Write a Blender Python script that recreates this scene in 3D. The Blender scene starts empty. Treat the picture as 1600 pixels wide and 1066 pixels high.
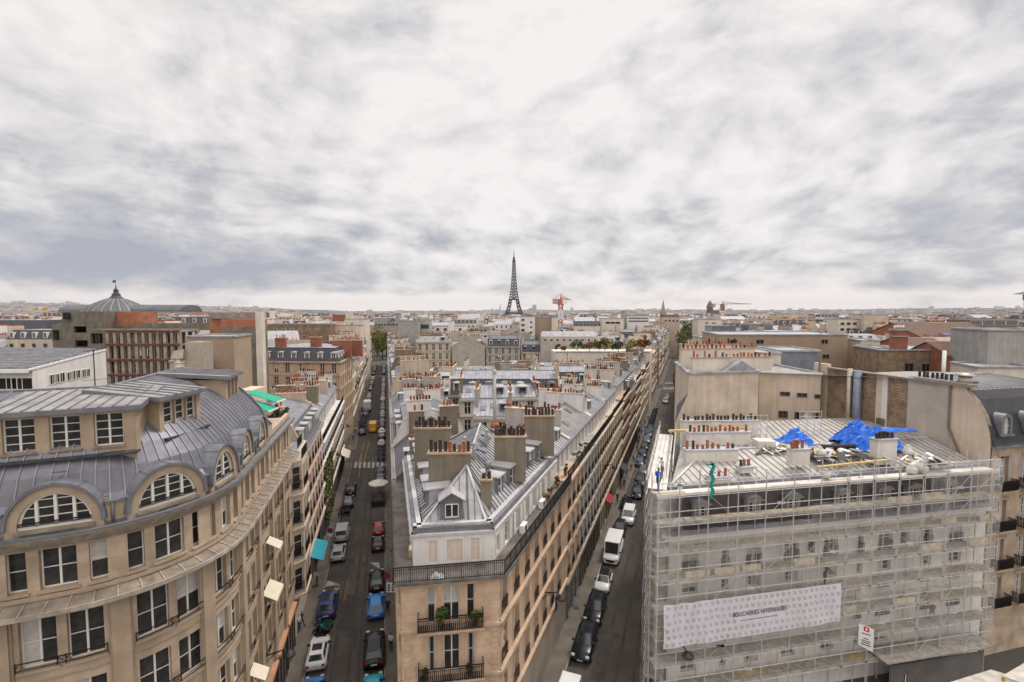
import bpy, math, random
from math import radians as R, sin, cos, pi, atan2, hypot, sqrt
from mathutils import Vector, Matrix
random.seed(7)
SC = bpy.context.scene
# ---------------------------------------------------------------- camera
CAMH = 31.0; FP = 740.0; PITCH = math.atan(43/740)
cd = bpy.data.cameras.new("camera"); cam = bpy.data.objects.new("camera", cd)
SC.collection.objects.link(cam); SC.camera = cam
cam.location = (0, 0, CAMH); cam.rotation_euler = (R(90)-PITCH, 0, 0)
cd.sensor_fit = 'HORIZONTAL'; cd.sensor_width = 36; cd.lens = FP/1600*36
cd.clip_start = .5; cd.clip_end = 60000
# ---------------------------------------------------------------- exposure, sun, sky
SC.view_settings.view_transform = 'Standard'; SC.view_settings.look = 'None'
SC.view_settings.exposure = 0.5; SC.view_settings.gamma = 1; SC.view_settings.use_curve_mapping = False
SUN_EL, SUN_AZ = R(56), R(44)       # azimuth from +Y towards +X
ld = bpy.data.lights.new("sun", 'SUN'); ld.energy = 1.5; ld.angle = R(12); ld.color = (1, .95, .88)
sun = bpy.data.objects.new("sun", ld); SC.collection.objects.link(sun)
sv = Vector((sin(SUN_AZ)*cos(SUN_EL), cos(SUN_AZ)*cos(SUN_EL), sin(SUN_EL)))
sun.rotation_euler = sv.to_track_quat('Z', 'Y').to_euler(); sun.location = (0, 0, 400)
W = bpy.data.worlds.new("World"); SC.world = W; W.use_nodes = True
nt = W.node_tree; N = nt.nodes; LK = nt.links; N.clear()
def nd(t, **k):
    n = N.new(t)
    for a, b in k.items(): setattr(n, a, b)
    return n
def mth(op, a, b=None, c=None, clamp=False):
    n = N.new('ShaderNodeMath'); n.operation = op; n.use_clamp = clamp
    for i, v in enumerate((a, b, c)):
        if v is None: continue
        if isinstance(v, (int, float)): n.inputs[i].default_value = v
        else: LK.new(v, n.inputs[i])
    return n.outputs[0]
def ramp(fac, stops):
    n = N.new('ShaderNodeValToRGB'); e = n.color_ramp.elements
    while len(e) > 1: e.remove(e[-1])
    e[0].position = stops[0][0]; e[0].color = (*stops[0][1], 1)
    for p, c in stops[1:]:
        x = e.new(p); x.color = (*c, 1)
    LK.new(fac, n.inputs[0]); return n.outputs[0]
def mix(f, a, b, bt='MIX'):
    n = N.new('ShaderNodeMix'); n.data_type = 'RGBA'; n.blend_type = bt
    for s, v in ((n.inputs['Factor'], f), (n.inputs[6], a), (n.inputs[7], b)):
        if isinstance(v, (int, float)): s.default_value = v
        elif isinstance(v, tuple): s.default_value = (*v, 1)
        else: LK.new(v, s)
    return n.outputs[2]
def noise(vec, sc, det=6, ro=.55, dist=0.0):
    n = N.new('ShaderNodeTexNoise'); n.inputs['Scale'].default_value = sc; n.inputs['Detail'].default_value = det
    n.inputs['Roughness'].default_value = ro; n.inputs['Distortion'].default_value = dist
    LK.new(vec, n.inputs['Vector']); return n.outputs['Fac']
sky = nd('ShaderNodeTexSky', sky_type='NISHITA', sun_disc=False)
sky.sun_elevation = SUN_EL; sky.sun_rotation = SUN_AZ; sky.altitude = 60; sky.dust_density = 1.5
tc = nd('ShaderNodeTexCoord'); sx = nd('ShaderNodeSeparateXYZ'); LK.new(tc.outputs['Generated'], sx.inputs[0])
X_, Y_, Z_ = sx.outputs
zc = mth('MAXIMUM', Z_, 0.0)
cx = nd('ShaderNodeCombineXYZ'); LK.new(X_, cx.inputs[0]); LK.new(Y_, cx.inputs[1]); LK.new(mth('MULTIPLY', mth('POWER', zc, .85), 1.9), cx.inputs[2])
def shift(v, d):
    n = nd('ShaderNodeVectorMath', operation='ADD'); LK.new(v, n.inputs[0]); n.inputs[1].default_value = d; return n.outputs[0]
cv = shift(cx.outputs[0], (4.3, 2.2, .4))
wv = nd('ShaderNodeTexNoise'); wv.inputs['Scale'].default_value = 1.3; wv.inputs['Detail'].default_value = 4; LK.new(cv, wv.inputs['Vector'])
ws = nd('ShaderNodeVectorMath', operation='SCALE'); LK.new(wv.outputs['Color'], ws.inputs[0]); ws.inputs['Scale'].default_value = .35
wa = nd('ShaderNodeVectorMath', operation='ADD'); LK.new(cv, wa.inputs[0]); LK.new(ws.outputs[0], wa.inputs[1]); cw = wa.outputs[0]
n1 = noise(cw, 2.1, 12, .57)          # broad decks
n2 = noise(cw, 6.0, 12, .60)          # lumps
n3 = noise(cv, .9, 3, .5)
n4 = noise(cw, 14.0, 8, .6)           # small lumps where the deck recedes towards the horizon
n1b = noise(shift(cw, (-.01, -.03, .05)), 2.1, 12, .57)   # the same decks a step towards the light: lumps get a lit side
edge = mth('SUBTRACT', n1, n1b)
lowk = ramp(zc, [(0, (.55, .55, .55)), (.14, (.48, .48, .48)), (.32, (.22, .22, .22)), (.6, (.04, .04, .04))])
dk = mth('ADD', mth('ADD', mth('MULTIPLY', n1, .74), mth('MULTIPLY', n2, .60)), mth('MULTIPLY', n3, .35))
dk = mth('ADD', dk, mth('MULTIPLY', mth('SUBTRACT', n4, .5), lowk))
dk = mth('ADD', mth('SUBTRACT', dk, .238), mth('MULTIPLY', edge, .9))
band = ramp(zc, [(0, (0, 0, 0)), (.030, (0, 0, 0)), (.048, (.75, .75, .75)), (.09, (1, 1, 1)), (.16, (.7, .7, .7)), (.28, (.32, .32, .32)), (.5, (.42, .42, .42))])
glow = nd('ShaderNodeVectorMath', operation='DOT_PRODUCT'); LK.new(tc.outputs['Generated'], glow.inputs[0])
glow.inputs[1].default_value = Vector((-.12, .92, .30)).normalized()
gl = mth('POWER', mth('MAXIMUM', glow.outputs['Value'], 0), 9)
lf = mth('MULTIPLY_ADD', X_, -.06, .0)
dark = mth('ADD', mth('ADD', dk, mth('MULTIPLY', band, .18)), mth('MULTIPLY', band, lf))
dark = mth('SUBTRACT', dark, mth('MULTIPLY', gl, .12))
# separate low clumps hanging under the deck, by bearing (x/y) and slope (z/y)
ysafe = mth('MAXIMUM', Y_, .05); bu = mth('DIVIDE', X_, ysafe); bw = mth('DIVIDE', Z_, ysafe)
nb = noise(shift(cw, (7, 3, 1)), 3.6, 8, .6); nb2 = mth('MULTIPLY_ADD', nb, 2.4, -.75)
for a_, b_, ra, rb, am in ((.285, .222, .060, .040, .22), (.40, .215, .05, .03, .12), (.60, .276, .085, .045, .16), (-.11, .170, .090, .055, .20), (.20, .142, .04, .025, .13), (.475, .130, .085, .028, .16), (-.36, .072, .42, .042, .15), (-.12, .060, .30, .035, .12), (-.92, .115, .22, .05, .13), (.98, .37, .20, .06, .12), (1.0, .285, .2, .05, .10), (.10, .42, .12, .09, .06), (-.28, .64, .1, .08, .07), (.22, .075, .25, .022, .07)):
    e1 = mth('POWER', mth('DIVIDE', mth('SUBTRACT', bu, a_), ra), 2.0); e2 = mth('POWER', mth('DIVIDE', mth('SUBTRACT', bw, b_), rb), 2.0)
    bl = mth('MAXIMUM', mth('SUBTRACT', 1.0, mth('ADD', e1, e2)), 0.0); bl = mth('MULTIPLY', mth('MULTIPLY', mth('POWER', bl, .7), nb2, clamp=True), am)
    dark = mth('ADD', dark, bl)
cloud = ramp(dark, [(.54, (.90, .865, .85)), (.64, (.80, .765, .755)), (.72, (.68, .66, .66)), (.80, (.545, .54, .565)), (.93, (.40, .415, .48))])
warm = ramp(zc, [(0, (1.12, 1.06, 1.0)), (.03, (1.08, 1.03, .99)), (.06, (1, 1, 1)), (1, (1, 1, 1))])
cloud = mix(1.0, cloud, warm, 'MULTIPLY')
cs = nd('ShaderNodeVectorMath', operation='SCALE'); LK.new(cloud, cs.inputs[0]); cs.inputs['Scale'].default_value = 7.4
# an overcast sky is brightest overhead; added boost behind the camera lights facing walls
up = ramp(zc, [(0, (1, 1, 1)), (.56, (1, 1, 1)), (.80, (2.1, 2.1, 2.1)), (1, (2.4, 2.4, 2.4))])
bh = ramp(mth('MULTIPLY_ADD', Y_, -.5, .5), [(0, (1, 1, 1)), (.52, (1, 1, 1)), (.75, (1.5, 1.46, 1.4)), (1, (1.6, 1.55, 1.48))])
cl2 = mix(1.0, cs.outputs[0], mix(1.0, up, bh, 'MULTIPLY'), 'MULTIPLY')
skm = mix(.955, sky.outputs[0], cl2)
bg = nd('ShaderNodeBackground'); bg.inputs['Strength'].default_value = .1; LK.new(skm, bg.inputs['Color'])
wo = nd('ShaderNodeOutputWorld'); LK.new(bg.outputs[0], wo.inputs['Surface'])
# ---------------------------------------------------------------- where a pixel of the 1600x1066 survey view lies
def ray(x, y):
    a = (x-800)/FP; b = -(y-533)/FP
    return Vector((a, cos(PITCH)+b*sin(PITCH), -sin(PITCH)+b*cos(PITCH)))
def PY(x, y, Y):
    r = ray(x, y); return Vector((0, 0, CAMH))+r*(Y/r.y)
def PZ(x, y, z):
    r = ray(x, y); return Vector((0, 0, CAMH))+r*((z-CAMH)/r.z)
def pl(Y, c): return Vector((-.266*Y+c, Y, 0))      # left street frame
def pr(Y, c): return Vector((.3676*Y+c, Y, 0))      # right street frame
AL = atan2(1, -.266); AR = atan2(1, .3676)           # headings of both streets
# ---------------------------------------------------------------- materials
MATS = {}
def mat(name, col, rough=.8, metal=0., var=.12, scale=.6, streak=0., bump=0., bscale=12., spec=.4, col2=None, fine=.0):
    if name in MATS: return MATS[name]
    m = bpy.data.materials.new(name); m.use_nodes = True; MATS[name] = m
    t = m.node_tree; b = t.nodes['Principled BSDF']; L = t.links
    b.inputs['Roughness'].default_value = rough; b.inputs['Metallic'].default_value = metal
    b.inputs['Specular IOR Level'].default_value = spec
    m.diffuse_color = (*col, 1)
    co = t.nodes.new('ShaderNodeTexCoord')
    def nz(sc, det, stretch=None):
        n = t.nodes.new('ShaderNodeTexNoise'); n.inputs['Scale'].default_value = sc; n.inputs['Detail'].default_value = det
        n.inputs['Roughness'].default_value = .6
        if stretch:
            mp = t.nodes.new('ShaderNodeMapping'); mp.inputs['Scale'].default_value = stretch
            L.new(co.outputs['Object'], mp.inputs[0]); L.new(mp.outputs[0], n.inputs['Vector'])
        else: L.new(co.outputs['Object'], n.inputs['Vector'])
        return n.outputs['Fac']
    def rmp(f, a, b_):
        r = t.nodes.new('ShaderNodeMapRange'); r.inputs[1].default_value = .3; r.inputs[2].default_value = .7
        r.inputs[3].default_value = a; r.inputs[4].default_value = b_; L.new(f, r.inputs[0]); return r.outputs[0]
    def mx(f, a, b_, bt='MIX'):
        n = t.nodes.new('ShaderNodeMix'); n.data_type = 'RGBA'; n.blend_type = bt
        for s, v in ((n.inputs['Factor'], f), (n.inputs[6], a), (n.inputs[7], b_)):
            if isinstance(v, (int, float)): s.default_value = v
            elif isinstance(v, tuple): s.default_value = (*v, 1)
            else: L.new(v, s)
        return n.outputs[2]
    c2 = col2 or tuple(max(0, c*(1-2.2*var)) for c in col)
    c1 = tuple(min(1, c*(1+var*.8)) for c in col)
    c = mx(rmp(nz(scale, 7), 0, 1), c1, c2)
    if streak:
        c = mx(rmp(nz(1, 6, (2.2, 2.2, .14)), 0, streak), c, tuple(x*.45 for x in col))
    if fine:
        c = mx(rmp(nz(scale*14, 4), 0, fine), c, tuple(x*.5 for x in col))
    L.new(c, b.inputs['Base Color'])
    if bump:
        bm = t.nodes.new('ShaderNodeBump'); bm.inputs['Strength'].default_value = bump; bm.inputs['Distance'].default_value = .03
        L.new(nz(bscale, 5), bm.inputs['Height']); L.new(bm.outputs[0], b.inputs['Normal'])
    return m
def brickmat(name, c1, c2, mortar, w=.5, h=.25, ms=.02, scale=1., bump=.4, rough=.85, axis='xz', var=.3):
    if name in MATS: return MATS[name]
    m = mat(name, c1, rough); t = m.node_tree; L = t.links; b = t.nodes['Principled BSDF']
    co = t.nodes.new('ShaderNodeTexCoord'); s = t.nodes.new('ShaderNodeSeparateXYZ'); L.new(co.outputs['Object'], s.inputs[0])
    cb = t.nodes.new('ShaderNodeCombineXYZ')
    a = t.nodes.new('ShaderNodeMath'); a.operation = 'ADD'; L.new(s.outputs[0], a.inputs[0]); L.new(s.outputs[1], a.inputs[1])
    if axis == 'xz': L.new(a.outputs[0], cb.inputs[0]); L.new(s.outputs[2], cb.inputs[1])
    else: L.new(s.outputs[0], cb.inputs[0]); L.new(s.outputs[1], cb.inputs[1])
    k = t.nodes.new('ShaderNodeTexBrick'); L.new(cb.outputs[0], k.inputs['Vector'])
    k.inputs['Color1'].default_value = (*c1, 1); k.inputs['Color2'].default_value = (*c2, 1); k.inputs['Mortar'].default_value = (*mortar, 1)
    k.inputs['Scale'].default_value = scale; k.inputs['Brick Width'].default_value = w; k.inputs['Row Height'].default_value = h
    k.inputs['Mortar Size'].default_value = ms; k.inputs['Bias'].default_value = 0
    n = t.nodes.new('ShaderNodeTexNoise'); n.inputs['Scale'].default_value = .9; n.inputs['Detail'].default_value = 7; L.new(co.outputs['Object'], n.inputs['Vector'])
    mr = t.nodes.new('ShaderNodeMapRange'); mr.inputs[1].default_value = .3; mr.inputs[2].default_value = .7; mr.inputs[3].default_value = 1+var*.5; mr.inputs[4].default_value = 1-var
    L.new(n.outputs['Fac'], mr.inputs[0])
    vm = t.nodes.new('ShaderNodeVectorMath'); vm.operation = 'SCALE'; L.new(k.outputs['Color'], vm.inputs[0]); L.new(mr.outputs[0], vm.inputs['Scale'])
    L.new(vm.outputs[0], b.inputs['Base Color'])
    bm = t.nodes.new('ShaderNodeBump'); bm.inputs['Strength'].default_value = bump; bm.inputs['Distance'].default_value = .02; bm.invert = True
    L.new(k.outputs['Fac'], bm.inputs['Height']); L.new(bm.outputs[0], b.inputs['Normal'])
    return m
def netmat(name, col, a0, a1):
    m = bpy.data.materials.new(name); m.use_nodes = True; t = m.node_tree; L = t.links; t.nodes.clear(); MATS[name] = m
    o = t.nodes.new('ShaderNodeOutputMaterial'); mx = t.nodes.new('ShaderNodeMixShader')
    tr = t.nodes.new('ShaderNodeBsdfTransparent'); df = t.nodes.new('ShaderNodeBsdfDiffuse'); tl = t.nodes.new('ShaderNodeBsdfTranslucent')
    df.inputs[0].default_value = (*col, 1); tl.inputs[0].default_value = (*col, 1)
    m2 = t.nodes.new('ShaderNodeMixShader'); m2.inputs[0].default_value = .5; L.new(df.outputs[0], m2.inputs[1]); L.new(tl.outputs[0], m2.inputs[2])
    co = t.nodes.new('ShaderNodeTexCoord'); n = t.nodes.new('ShaderNodeTexNoise'); n.inputs['Scale'].default_value = .9; n.inputs['Detail'].default_value = 5
    mp = t.nodes.new('ShaderNodeMapping'); mp.inputs['Scale'].default_value = (1, 1, .35); L.new(co.outputs['Object'], mp.inputs[0]); L.new(mp.outputs[0], n.inputs['Vector'])
    mr = t.nodes.new('ShaderNodeMapRange'); mr.inputs[1].default_value = .35; mr.inputs[2].default_value = .7; mr.inputs[3].default_value = a0; mr.inputs[4].default_value = a1
    L.new(n.outputs['Fac'], mr.inputs[0]); L.new(mr.outputs[0], mx.inputs[0]); L.new(tr.outputs[0], mx.inputs[1]); L.new(m2.outputs[0], mx.inputs[2]); L.new(mx.outputs[0], o.inputs[0])
    return m
stone1 = brickmat('stone_warm', (.47,.365,.27), (.40,.31,.225), (.30,.215,.15), 1.3, .62, .008, 1, .12, .85, 'xz', .28)
stone1p = mat('stone_plain', (.45,.345,.245), .85, 0, .14, .8, .25, .25, 9, fine=.15)
stone_dirty = mat('stone_weathered', (.43,.36,.28), .9, 0, .35, 2.6, .95, .6, 9, fine=.85)
peach = brickmat('limestone_peach', (.58,.42,.295), (.50,.36,.25), (.40,.27,.18), 1.1, .5, .008, 1, .15, .85, 'xz', .22)
peachp = mat('limestone_trim', (.56,.41,.29), .85, 0, .15, .8, .3, .2, 9)
creamA = mat('render_cream', (.66,.54,.42), .88, 0, .10, .5, .35, .15, 9)
creamB = mat('render_beige', (.60,.50,.39), .88, 0, .12, .5, .45, .15, 9)
creamC = mat('render_greyish', (.47,.43,.38), .88, 0, .12, .5, .45, .15, 9)
creamD = mat('render_pink', (.56,.42,.33), .88, 0, .10, .5, .35, .15, 9)
whiteW = mat('render_white', (.72,.69,.67), .8, 0, .06, .6, .25, .08, 9)
pale = mat('render_pale', (.68,.62,.53), .85, 0, .08, .5, .4, .1, 9)
tan = mat('render_tan', (.36,.27,.19), .88, 0, .08, .4, .2, .1, 9)
taupe = mat('render_taupe', (.235,.20,.15), .88, 0, .12, .7, .4, .2, 9)
zinc = mat('zinc_grey', (.175,.175,.20), .46, .35, .16, 1.1, 0, .12, 3, fine=.2)
zincL = brickmat('zinc_light', (.40,.39,.40), (.33,.325,.335), (.24,.235,.24), .62, 2.3, .014, 1, .15, .62, 'xy', .22)
zincM = brickmat('zinc_mid', (.35,.35,.375), (.28,.28,.305), (.19,.19,.205), .62, 2.3, .014, 1, .15, .62, 'xy', .25)
for m_ in (zincL, zincM): m_.node_tree.nodes['Principled BSDF'].inputs['Metallic'].default_value = .1; m_.node_tree.nodes['Principled BSDF'].inputs['Specular IOR Level'].default_value = .3
zinc_old = mat('zinc_brownish', (.34,.32,.31), .55, .2, .2, .9, 0, .1, 3, fine=.3)
seam = mat('zinc_seam', (.20,.20,.22), .5, .3, .1, 2)
seamD = mat('zinc_seam_dark', (.10,.10,.115), .5, .3, .1, 2)
slate = brickmat('slate', (.075,.078,.09), (.055,.057,.068), (.03,.03,.034), .3, .18, .012, 1, .3, .55, 'xz', .25)
lead = mat('lead_trim', (.20,.205,.23), .5, .3, .15, 2)
tile = mat('roof_tile_brown', (.15,.085,.06), .85, 0, .25, 1.4, 0, .5, 14, fine=.5)
terra = mat('terracotta', (.36,.115,.055), .8, 0, .35, 3)
terraD = mat('pot_dark', (.055,.033,.028), .75, 0, .3, 3)
terraO = mat('pot_orange', (.42,.19,.09), .8, 0, .3, 3)
glass = mat('window_glass', (.045,.045,.045), .07, 0, .42, 1.1, spec=.7)
glassB = mat('skylight_glass', (.10,.13,.16), .08, 0, .1, 2, spec=.9)
framew = mat('window_frame_white', (.70,.67,.62), .5, 0, .04, 2)
frameb = mat('window_frame_beige', (.55,.47,.37), .6, 0, .05, 2)
curtain = mat('curtain', (.50,.48,.45), .9, 0, .1, 3)
shutter = mat('shutter_pale', (.62,.52,.45), .7, 0, .06, 3)
shutterw = mat('shutter_white', (.66,.64,.60), .7, 0, .05, 3)
iron = mat('wrought_iron', (.02,.019,.02), .5, .4, .2, 4)
dark = mat('dark_void', (.016,.014,.013), .9, 0, .2, 3)
asphalt = mat('asphalt', (.098,.083,.070), .9, 0, .22, .25, 0, .25, 30, fine=.35)
asphalt2 = mat('asphalt_patch', (.074,.063,.054), .9, 0, .2, .6, 0, .25, 30, fine=.3)
pavem = mat('pavement', (.17,.145,.12), .9, 0, .2, .5, 0, .2, 20, fine=.3)
kerb = mat('kerb_stone', (.24,.215,.185), .85, 0, .15, 1.2, 0, .1, 20)
paint = mat('road_paint', (.50,.47,.43), .8, 0, .25, 2.2, fine=.5)
painty = mat('road_paint_yellow', (.45,.26,.06), .8, 0, .25, 2.2, fine=.5)
concrete = mat('concrete', (.33,.30,.26), .9, 0, .2, .9, .5, .3, 9, fine=.3)
concreteG = mat('concrete_grey', (.40,.385,.36), .9, 0, .12, .7, .5, .2, 9)
concreteD = mat('concrete_dirty', (.25,.215,.17), .9, 0, .3, .8, .7, .4, 7, fine=.6)
rubble = brickmat('rubble_stone', (.46,.34,.225), (.33,.225,.14), (.16,.11,.075), .34, .17, .035, 1, .9, .9, 'xz', .4)
brick = brickmat('red_brick', (.36,.11,.06), (.28,.085,.05), (.22,.14,.10), .24, .08, .012, 1, .4, .85, 'xz', .3)
brickO = brickmat('orange_brick', (.44,.155,.08), (.36,.12,.065), (.27,.17,.12), .3, .12, .014, 1, .4, .85, 'xz', .3)
rust = mat('rusty_steel', (.14,.065,.045), .75, .3, .3, 3)
steel = mat('galvanised_tube', (.56,.545,.53), .5, .15, .15, 3)
plank = mat('scaffold_plank', (.42,.385,.34), .85, 0, .25, 2.2, fine=.3)
wood = mat('fresh_wood', (.60,.42,.18), .7, 0, .15, 3)
tarp = mat('blue_tarp', (.015,.15,.68), .4, 0, .2, 2.5, 0, .5, 3)
awnT = mat('teal_canvas', (.01,.27,.36), .7, 0, .1, 3)
awnG = mat('green_canvas', (.01,.33,.20), .7, 0, .1, 3)
awnC = mat('cream_canvas', (.66,.58,.46), .8, 0, .06, 3)
whiteP = mat('white_paint', (.76,.76,.75), .35, 0, .04, 2)
foil = mat('duct_metal', (.45,.40,.33), .45, .5, .1, 3)
blueduct = mat('duct_blue_grey', (.21,.24,.29), .5, .4, .12, 2)
leafG = mat('leaves_green', (.10,.145,.028), .8, 0, .45, 1.5)
leafD = mat('leaves_dark', (.03,.055,.012), .8, 0, .4, 1.5)
leafY = mat('leaves_yellow', (.27,.20,.035), .8, 0, .35, 1.5)
leafR = mat('leaves_rust', (.24,.075,.025), .8, 0, .3, 1.5)
bark = mat('bark', (.07,.05,.035), .9, 0, .3, 5)
netM = netmat('debris_net', (.94,.92,.90), .09, .27)
netS = netmat('debris_net_dense', (.9,.88,.86), .10, .34)
# ---------------------------------------------------------------- mesh builder
COL = SC.collection
class MB:
    def __init__(s, f=None): s.v = []; s.f = []; s.m = []; s.sm = []; s.map = f
    def vert(s, p):
        if s.map: p = s.map(*p)
        s.v.append(tuple(p)); return len(s.v)-1
    def poly(s, pts, m=0, smooth=False):
        ids = [s.vert(p) for p in pts]; s.f.append(ids); s.m.append(m); s.sm.append(smooth)
    def box(s, x0, x1, y0, y1, z0, z1, m=0):
        i = len(s.v)
        for p in ((x0,y0,z0),(x1,y0,z0),(x1,y1,z0),(x0,y1,z0),(x0,y0,z1),(x1,y0,z1),(x1,y1,z1),(x0,y1,z1)): s.vert(p)
        for q in ((0,3,2,1),(4,5,6,7),(0,1,5,4),(1,2,6,5),(2,3,7,6),(3,0,4,7)):
            s.f.append([i+k for k in q]); s.m.append(m); s.sm.append(False)
    def hexa(s, b, t, m=0):          # bottom quad, top quad
        i = len(s.v)
        for p in list(b)+list(t): s.vert(p)
        for q in ((0,3,2,1),(4,5,6,7),(0,1,5,4),(1,2,6,5),(2,3,7,6),(3,0,4,7)):
            s.f.append([i+k for k in q]); s.m.append(m); s.sm.append(False)
    def tube(s, a, b, r0, r1=None, n=6, m=0, caps=True):
        r1 = r0 if r1 is None else r1
        a = Vector(a); b = Vector(b); d = (b-a)
        if d.length < 1e-6: return
        d.normalize(); u = d.orthogonal().normalized(); w = d.cross(u); i = len(s.v)
        for c, r in ((a, r0), (b, r1)):
            for k in range(n):
                t = 2*pi*k/n; s.vert(c+u*(r*cos(t))+w*(r*sin(t)))
        for k in range(n):
            s.f.append([i+k, i+(k+1) % n, i+n+(k+1) % n, i+n+k]); s.m.append(m); s.sm.append(n > 5)
        if caps:
            s.f.append([i+k for k in range(n-1, -1, -1)]); s.m.append(m); s.sm.append(False)
            s.f.append([i+n+k for k in range(n)]); s.m.append(m); s.sm.append(False)
    def bar(s, a, b, w, h, m=0):      # box along a-b, w across (horizontal), h vertical, top at line+h/2
        a = Vector(a); b = Vector(b); d = b-a
        if d.length < 1e-6: return
        d.normalize(); sd = Vector((-d.y, d.x, 0))
        if sd.length < 1e-4: sd = Vector((1, 0, 0))
        sd.normalize(); up = sd.cross(d)*-1; up = up if up.z >= 0 else -up
        sd *= w/2; up = up*(h/2)
        s.hexa([a-sd-up, a+sd-up, b+sd-up, b-sd-up], [a-sd+up, a+sd+up, b+sd+up, b-sd+up], m)
    def lathe(s, prof, c=(0, 0, 0), n=12, m=0, smooth=True):
        i = len(s.v); c = Vector(c)
        for r, z in prof:
            for k in range(n):
                t = 2*pi*k/n; s.vert(c+Vector((r*cos(t), r*sin(t), z)))
        for j in range(len(prof)-1):
            for k in range(n):
                s.f.append([i+j*n+k, i+j*n+(k+1) % n, i+(j+1)*n+(k+1) % n, i+(j+1)*n+k]); s.m.append(m); s.sm.append(smooth)
        s.f.append([i+(len(prof)-1)*n+k for k in range(n)]); s.m.append(m); s.sm.append(False)
    def mesh(s, name, mats):
        me = bpy.data.meshes.new(name); me.from_pydata(s.v, [], s.f)
        for m in mats: me.materials.append(m)
        me.polygons.foreach_set('material_index', s.m); me.polygons.foreach_set('use_smooth', s.sm); me.update(); return me
    def build(s, name, mats, parent=None, loc=None, rz=0):
        if not isinstance(mats, (list, tuple)): mats = [mats]
        return link(name, s.mesh(name, mats), parent, loc, rz)
def link(name, data, parent=None, loc=None, rz=0):
    o = bpy.data.objects.new(name, data); COL.objects.link(o)
    if parent: o.parent = parent
    if loc is not None: o.location = loc
    if rz: o.rotation_euler[2] = rz
    return o
def tag(o, label, cat=None, group=None, kind=None):
    if label: o['label'] = label
    if cat: o['category'] = cat
    if group: o['group'] = group
    if kind: o['kind'] = kind
    return o
def thing(name, label, cat, loc=(0, 0, 0), rz=0, group=None):
    o = link(name, None, None, loc, rz); o.empty_display_size = .3; return tag(o, label, cat, group)
def copy_tree(o, parent=None):
    c = o.copy(); COL.objects.link(c); c.parent = parent
    for ch in o.children: copy_tree(ch, c)
    return c
def lerp(a, b, t): return a+(b-a)*t
class Path:           # a wall line in plan; u runs along it, d outwards (to the right of travel)
    def __init__(s, pts, smooth=False):
        s.p = [Vector((p[0], p[1])) for p in pts]; s.u = [0]
        for a, b in zip(s.p, s.p[1:]): s.u.append(s.u[-1]+(b-a).length)
        s.L = s.u[-1]; sg = [((b-a).normalized()) for a, b in zip(s.p, s.p[1:])]; s.sg = sg; s.smooth = smooth
        s.t = [sg[0]]+[((a+b).normalized()) for a, b in zip(sg, sg[1:])]+[sg[-1]]
    def at(s, u):
        k = 0
        while k < len(s.sg)-1 and u > s.u[k+1]: k += 1
        f = (u-s.u[k])/(s.u[k+1]-s.u[k]); p = s.p[k].lerp(s.p[k+1], f)
        t = s.t[k].lerp(s.t[k+1], min(1, max(0, f))).normalized() if s.smooth else s.sg[k]
        return p, t
    def __call__(s, u, d, z):
        p, t = s.at(u); return (p.x+t.y*d, p.y-t.x*d, z)
    def cuts(s, a, b, step=.55):
        if not s.smooth: return [a, b]
        n = max(1, int((b-a)/step+.99)); return [a+(b-a)*i/n for i in range(n+1)]
    def rz(s, u):
        p, t = s.at(u); return atan2(t.y, t.x)
def strip(mb, P, u0, u1, d0, d1, z0, z1, m=0, step=.55):       # bar with its own thickness along a path
    c = P.cuts(u0, u1, step)
    for a, b in zip(c, c[1:]):
        q = [P(a, d1, z0), P(b, d1, z0), P(b, d1, z1), P(a, d1, z1)]; mb.poly(q, m)
        mb.poly([P(a, d1, z1), P(b, d1, z1), P(b, d0, z1), P(a, d0, z1)], m)
        mb.poly([P(a, d0, z0), P(b, d0, z0), P(b, d1, z0), P(a, d1, z0)], m)
    for a, f in ((u0, 1), (u1, 0)):
        q = [P(a, d0, z0), P(a, d1, z0), P(a, d1, z1), P(a, d0, z1)]
        mb.poly(q if f else q[::-1], m)
def wallface(mb, P, u0, u1, z0, z1, wins, m=0, rev=.22, mr=None):      # one storey with openings (uc,w,za,zb)
    mr = m if mr is None else mr
    def q(a, b, za, zb):
        if b-a < 1e-4 or zb-za < 1e-4: return
        c = P.cuts(a, b)
        for x, y in zip(c, c[1:]): mb.poly([P(x, 0, za), P(y, 0, za), P(y, 0, zb), P(x, 0, zb)], m)
    if not wins: q(u0, u1, z0, z1); return
    wins = sorted(wins); e = u0
    for uc, w, za, zb in wins:
        a, b = uc-w/2, uc+w/2
        q(e, a, z0, z1); q(a, b, z0, za); q(a, b, zb, z1); e = b
        mb.poly([P(a, 0, za), P(a, -rev, za), P(a, -rev, zb), P(a, 0, zb)][::-1], mr)
        mb.poly([P(b, 0, za), P(b, -rev, za), P(b, -rev, zb), P(b, 0, zb)], mr)
        mb.poly([P(a, 0, za), P(b, 0, za), P(b, -rev, za), P(a, -rev, za)], mr)
        mb.poly([P(a, 0, zb), P(b, 0, zb), P(b, -rev, zb), P(a, -rev, zb)][::-1], mr)
    q(e, u1, z0, z1)
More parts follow.
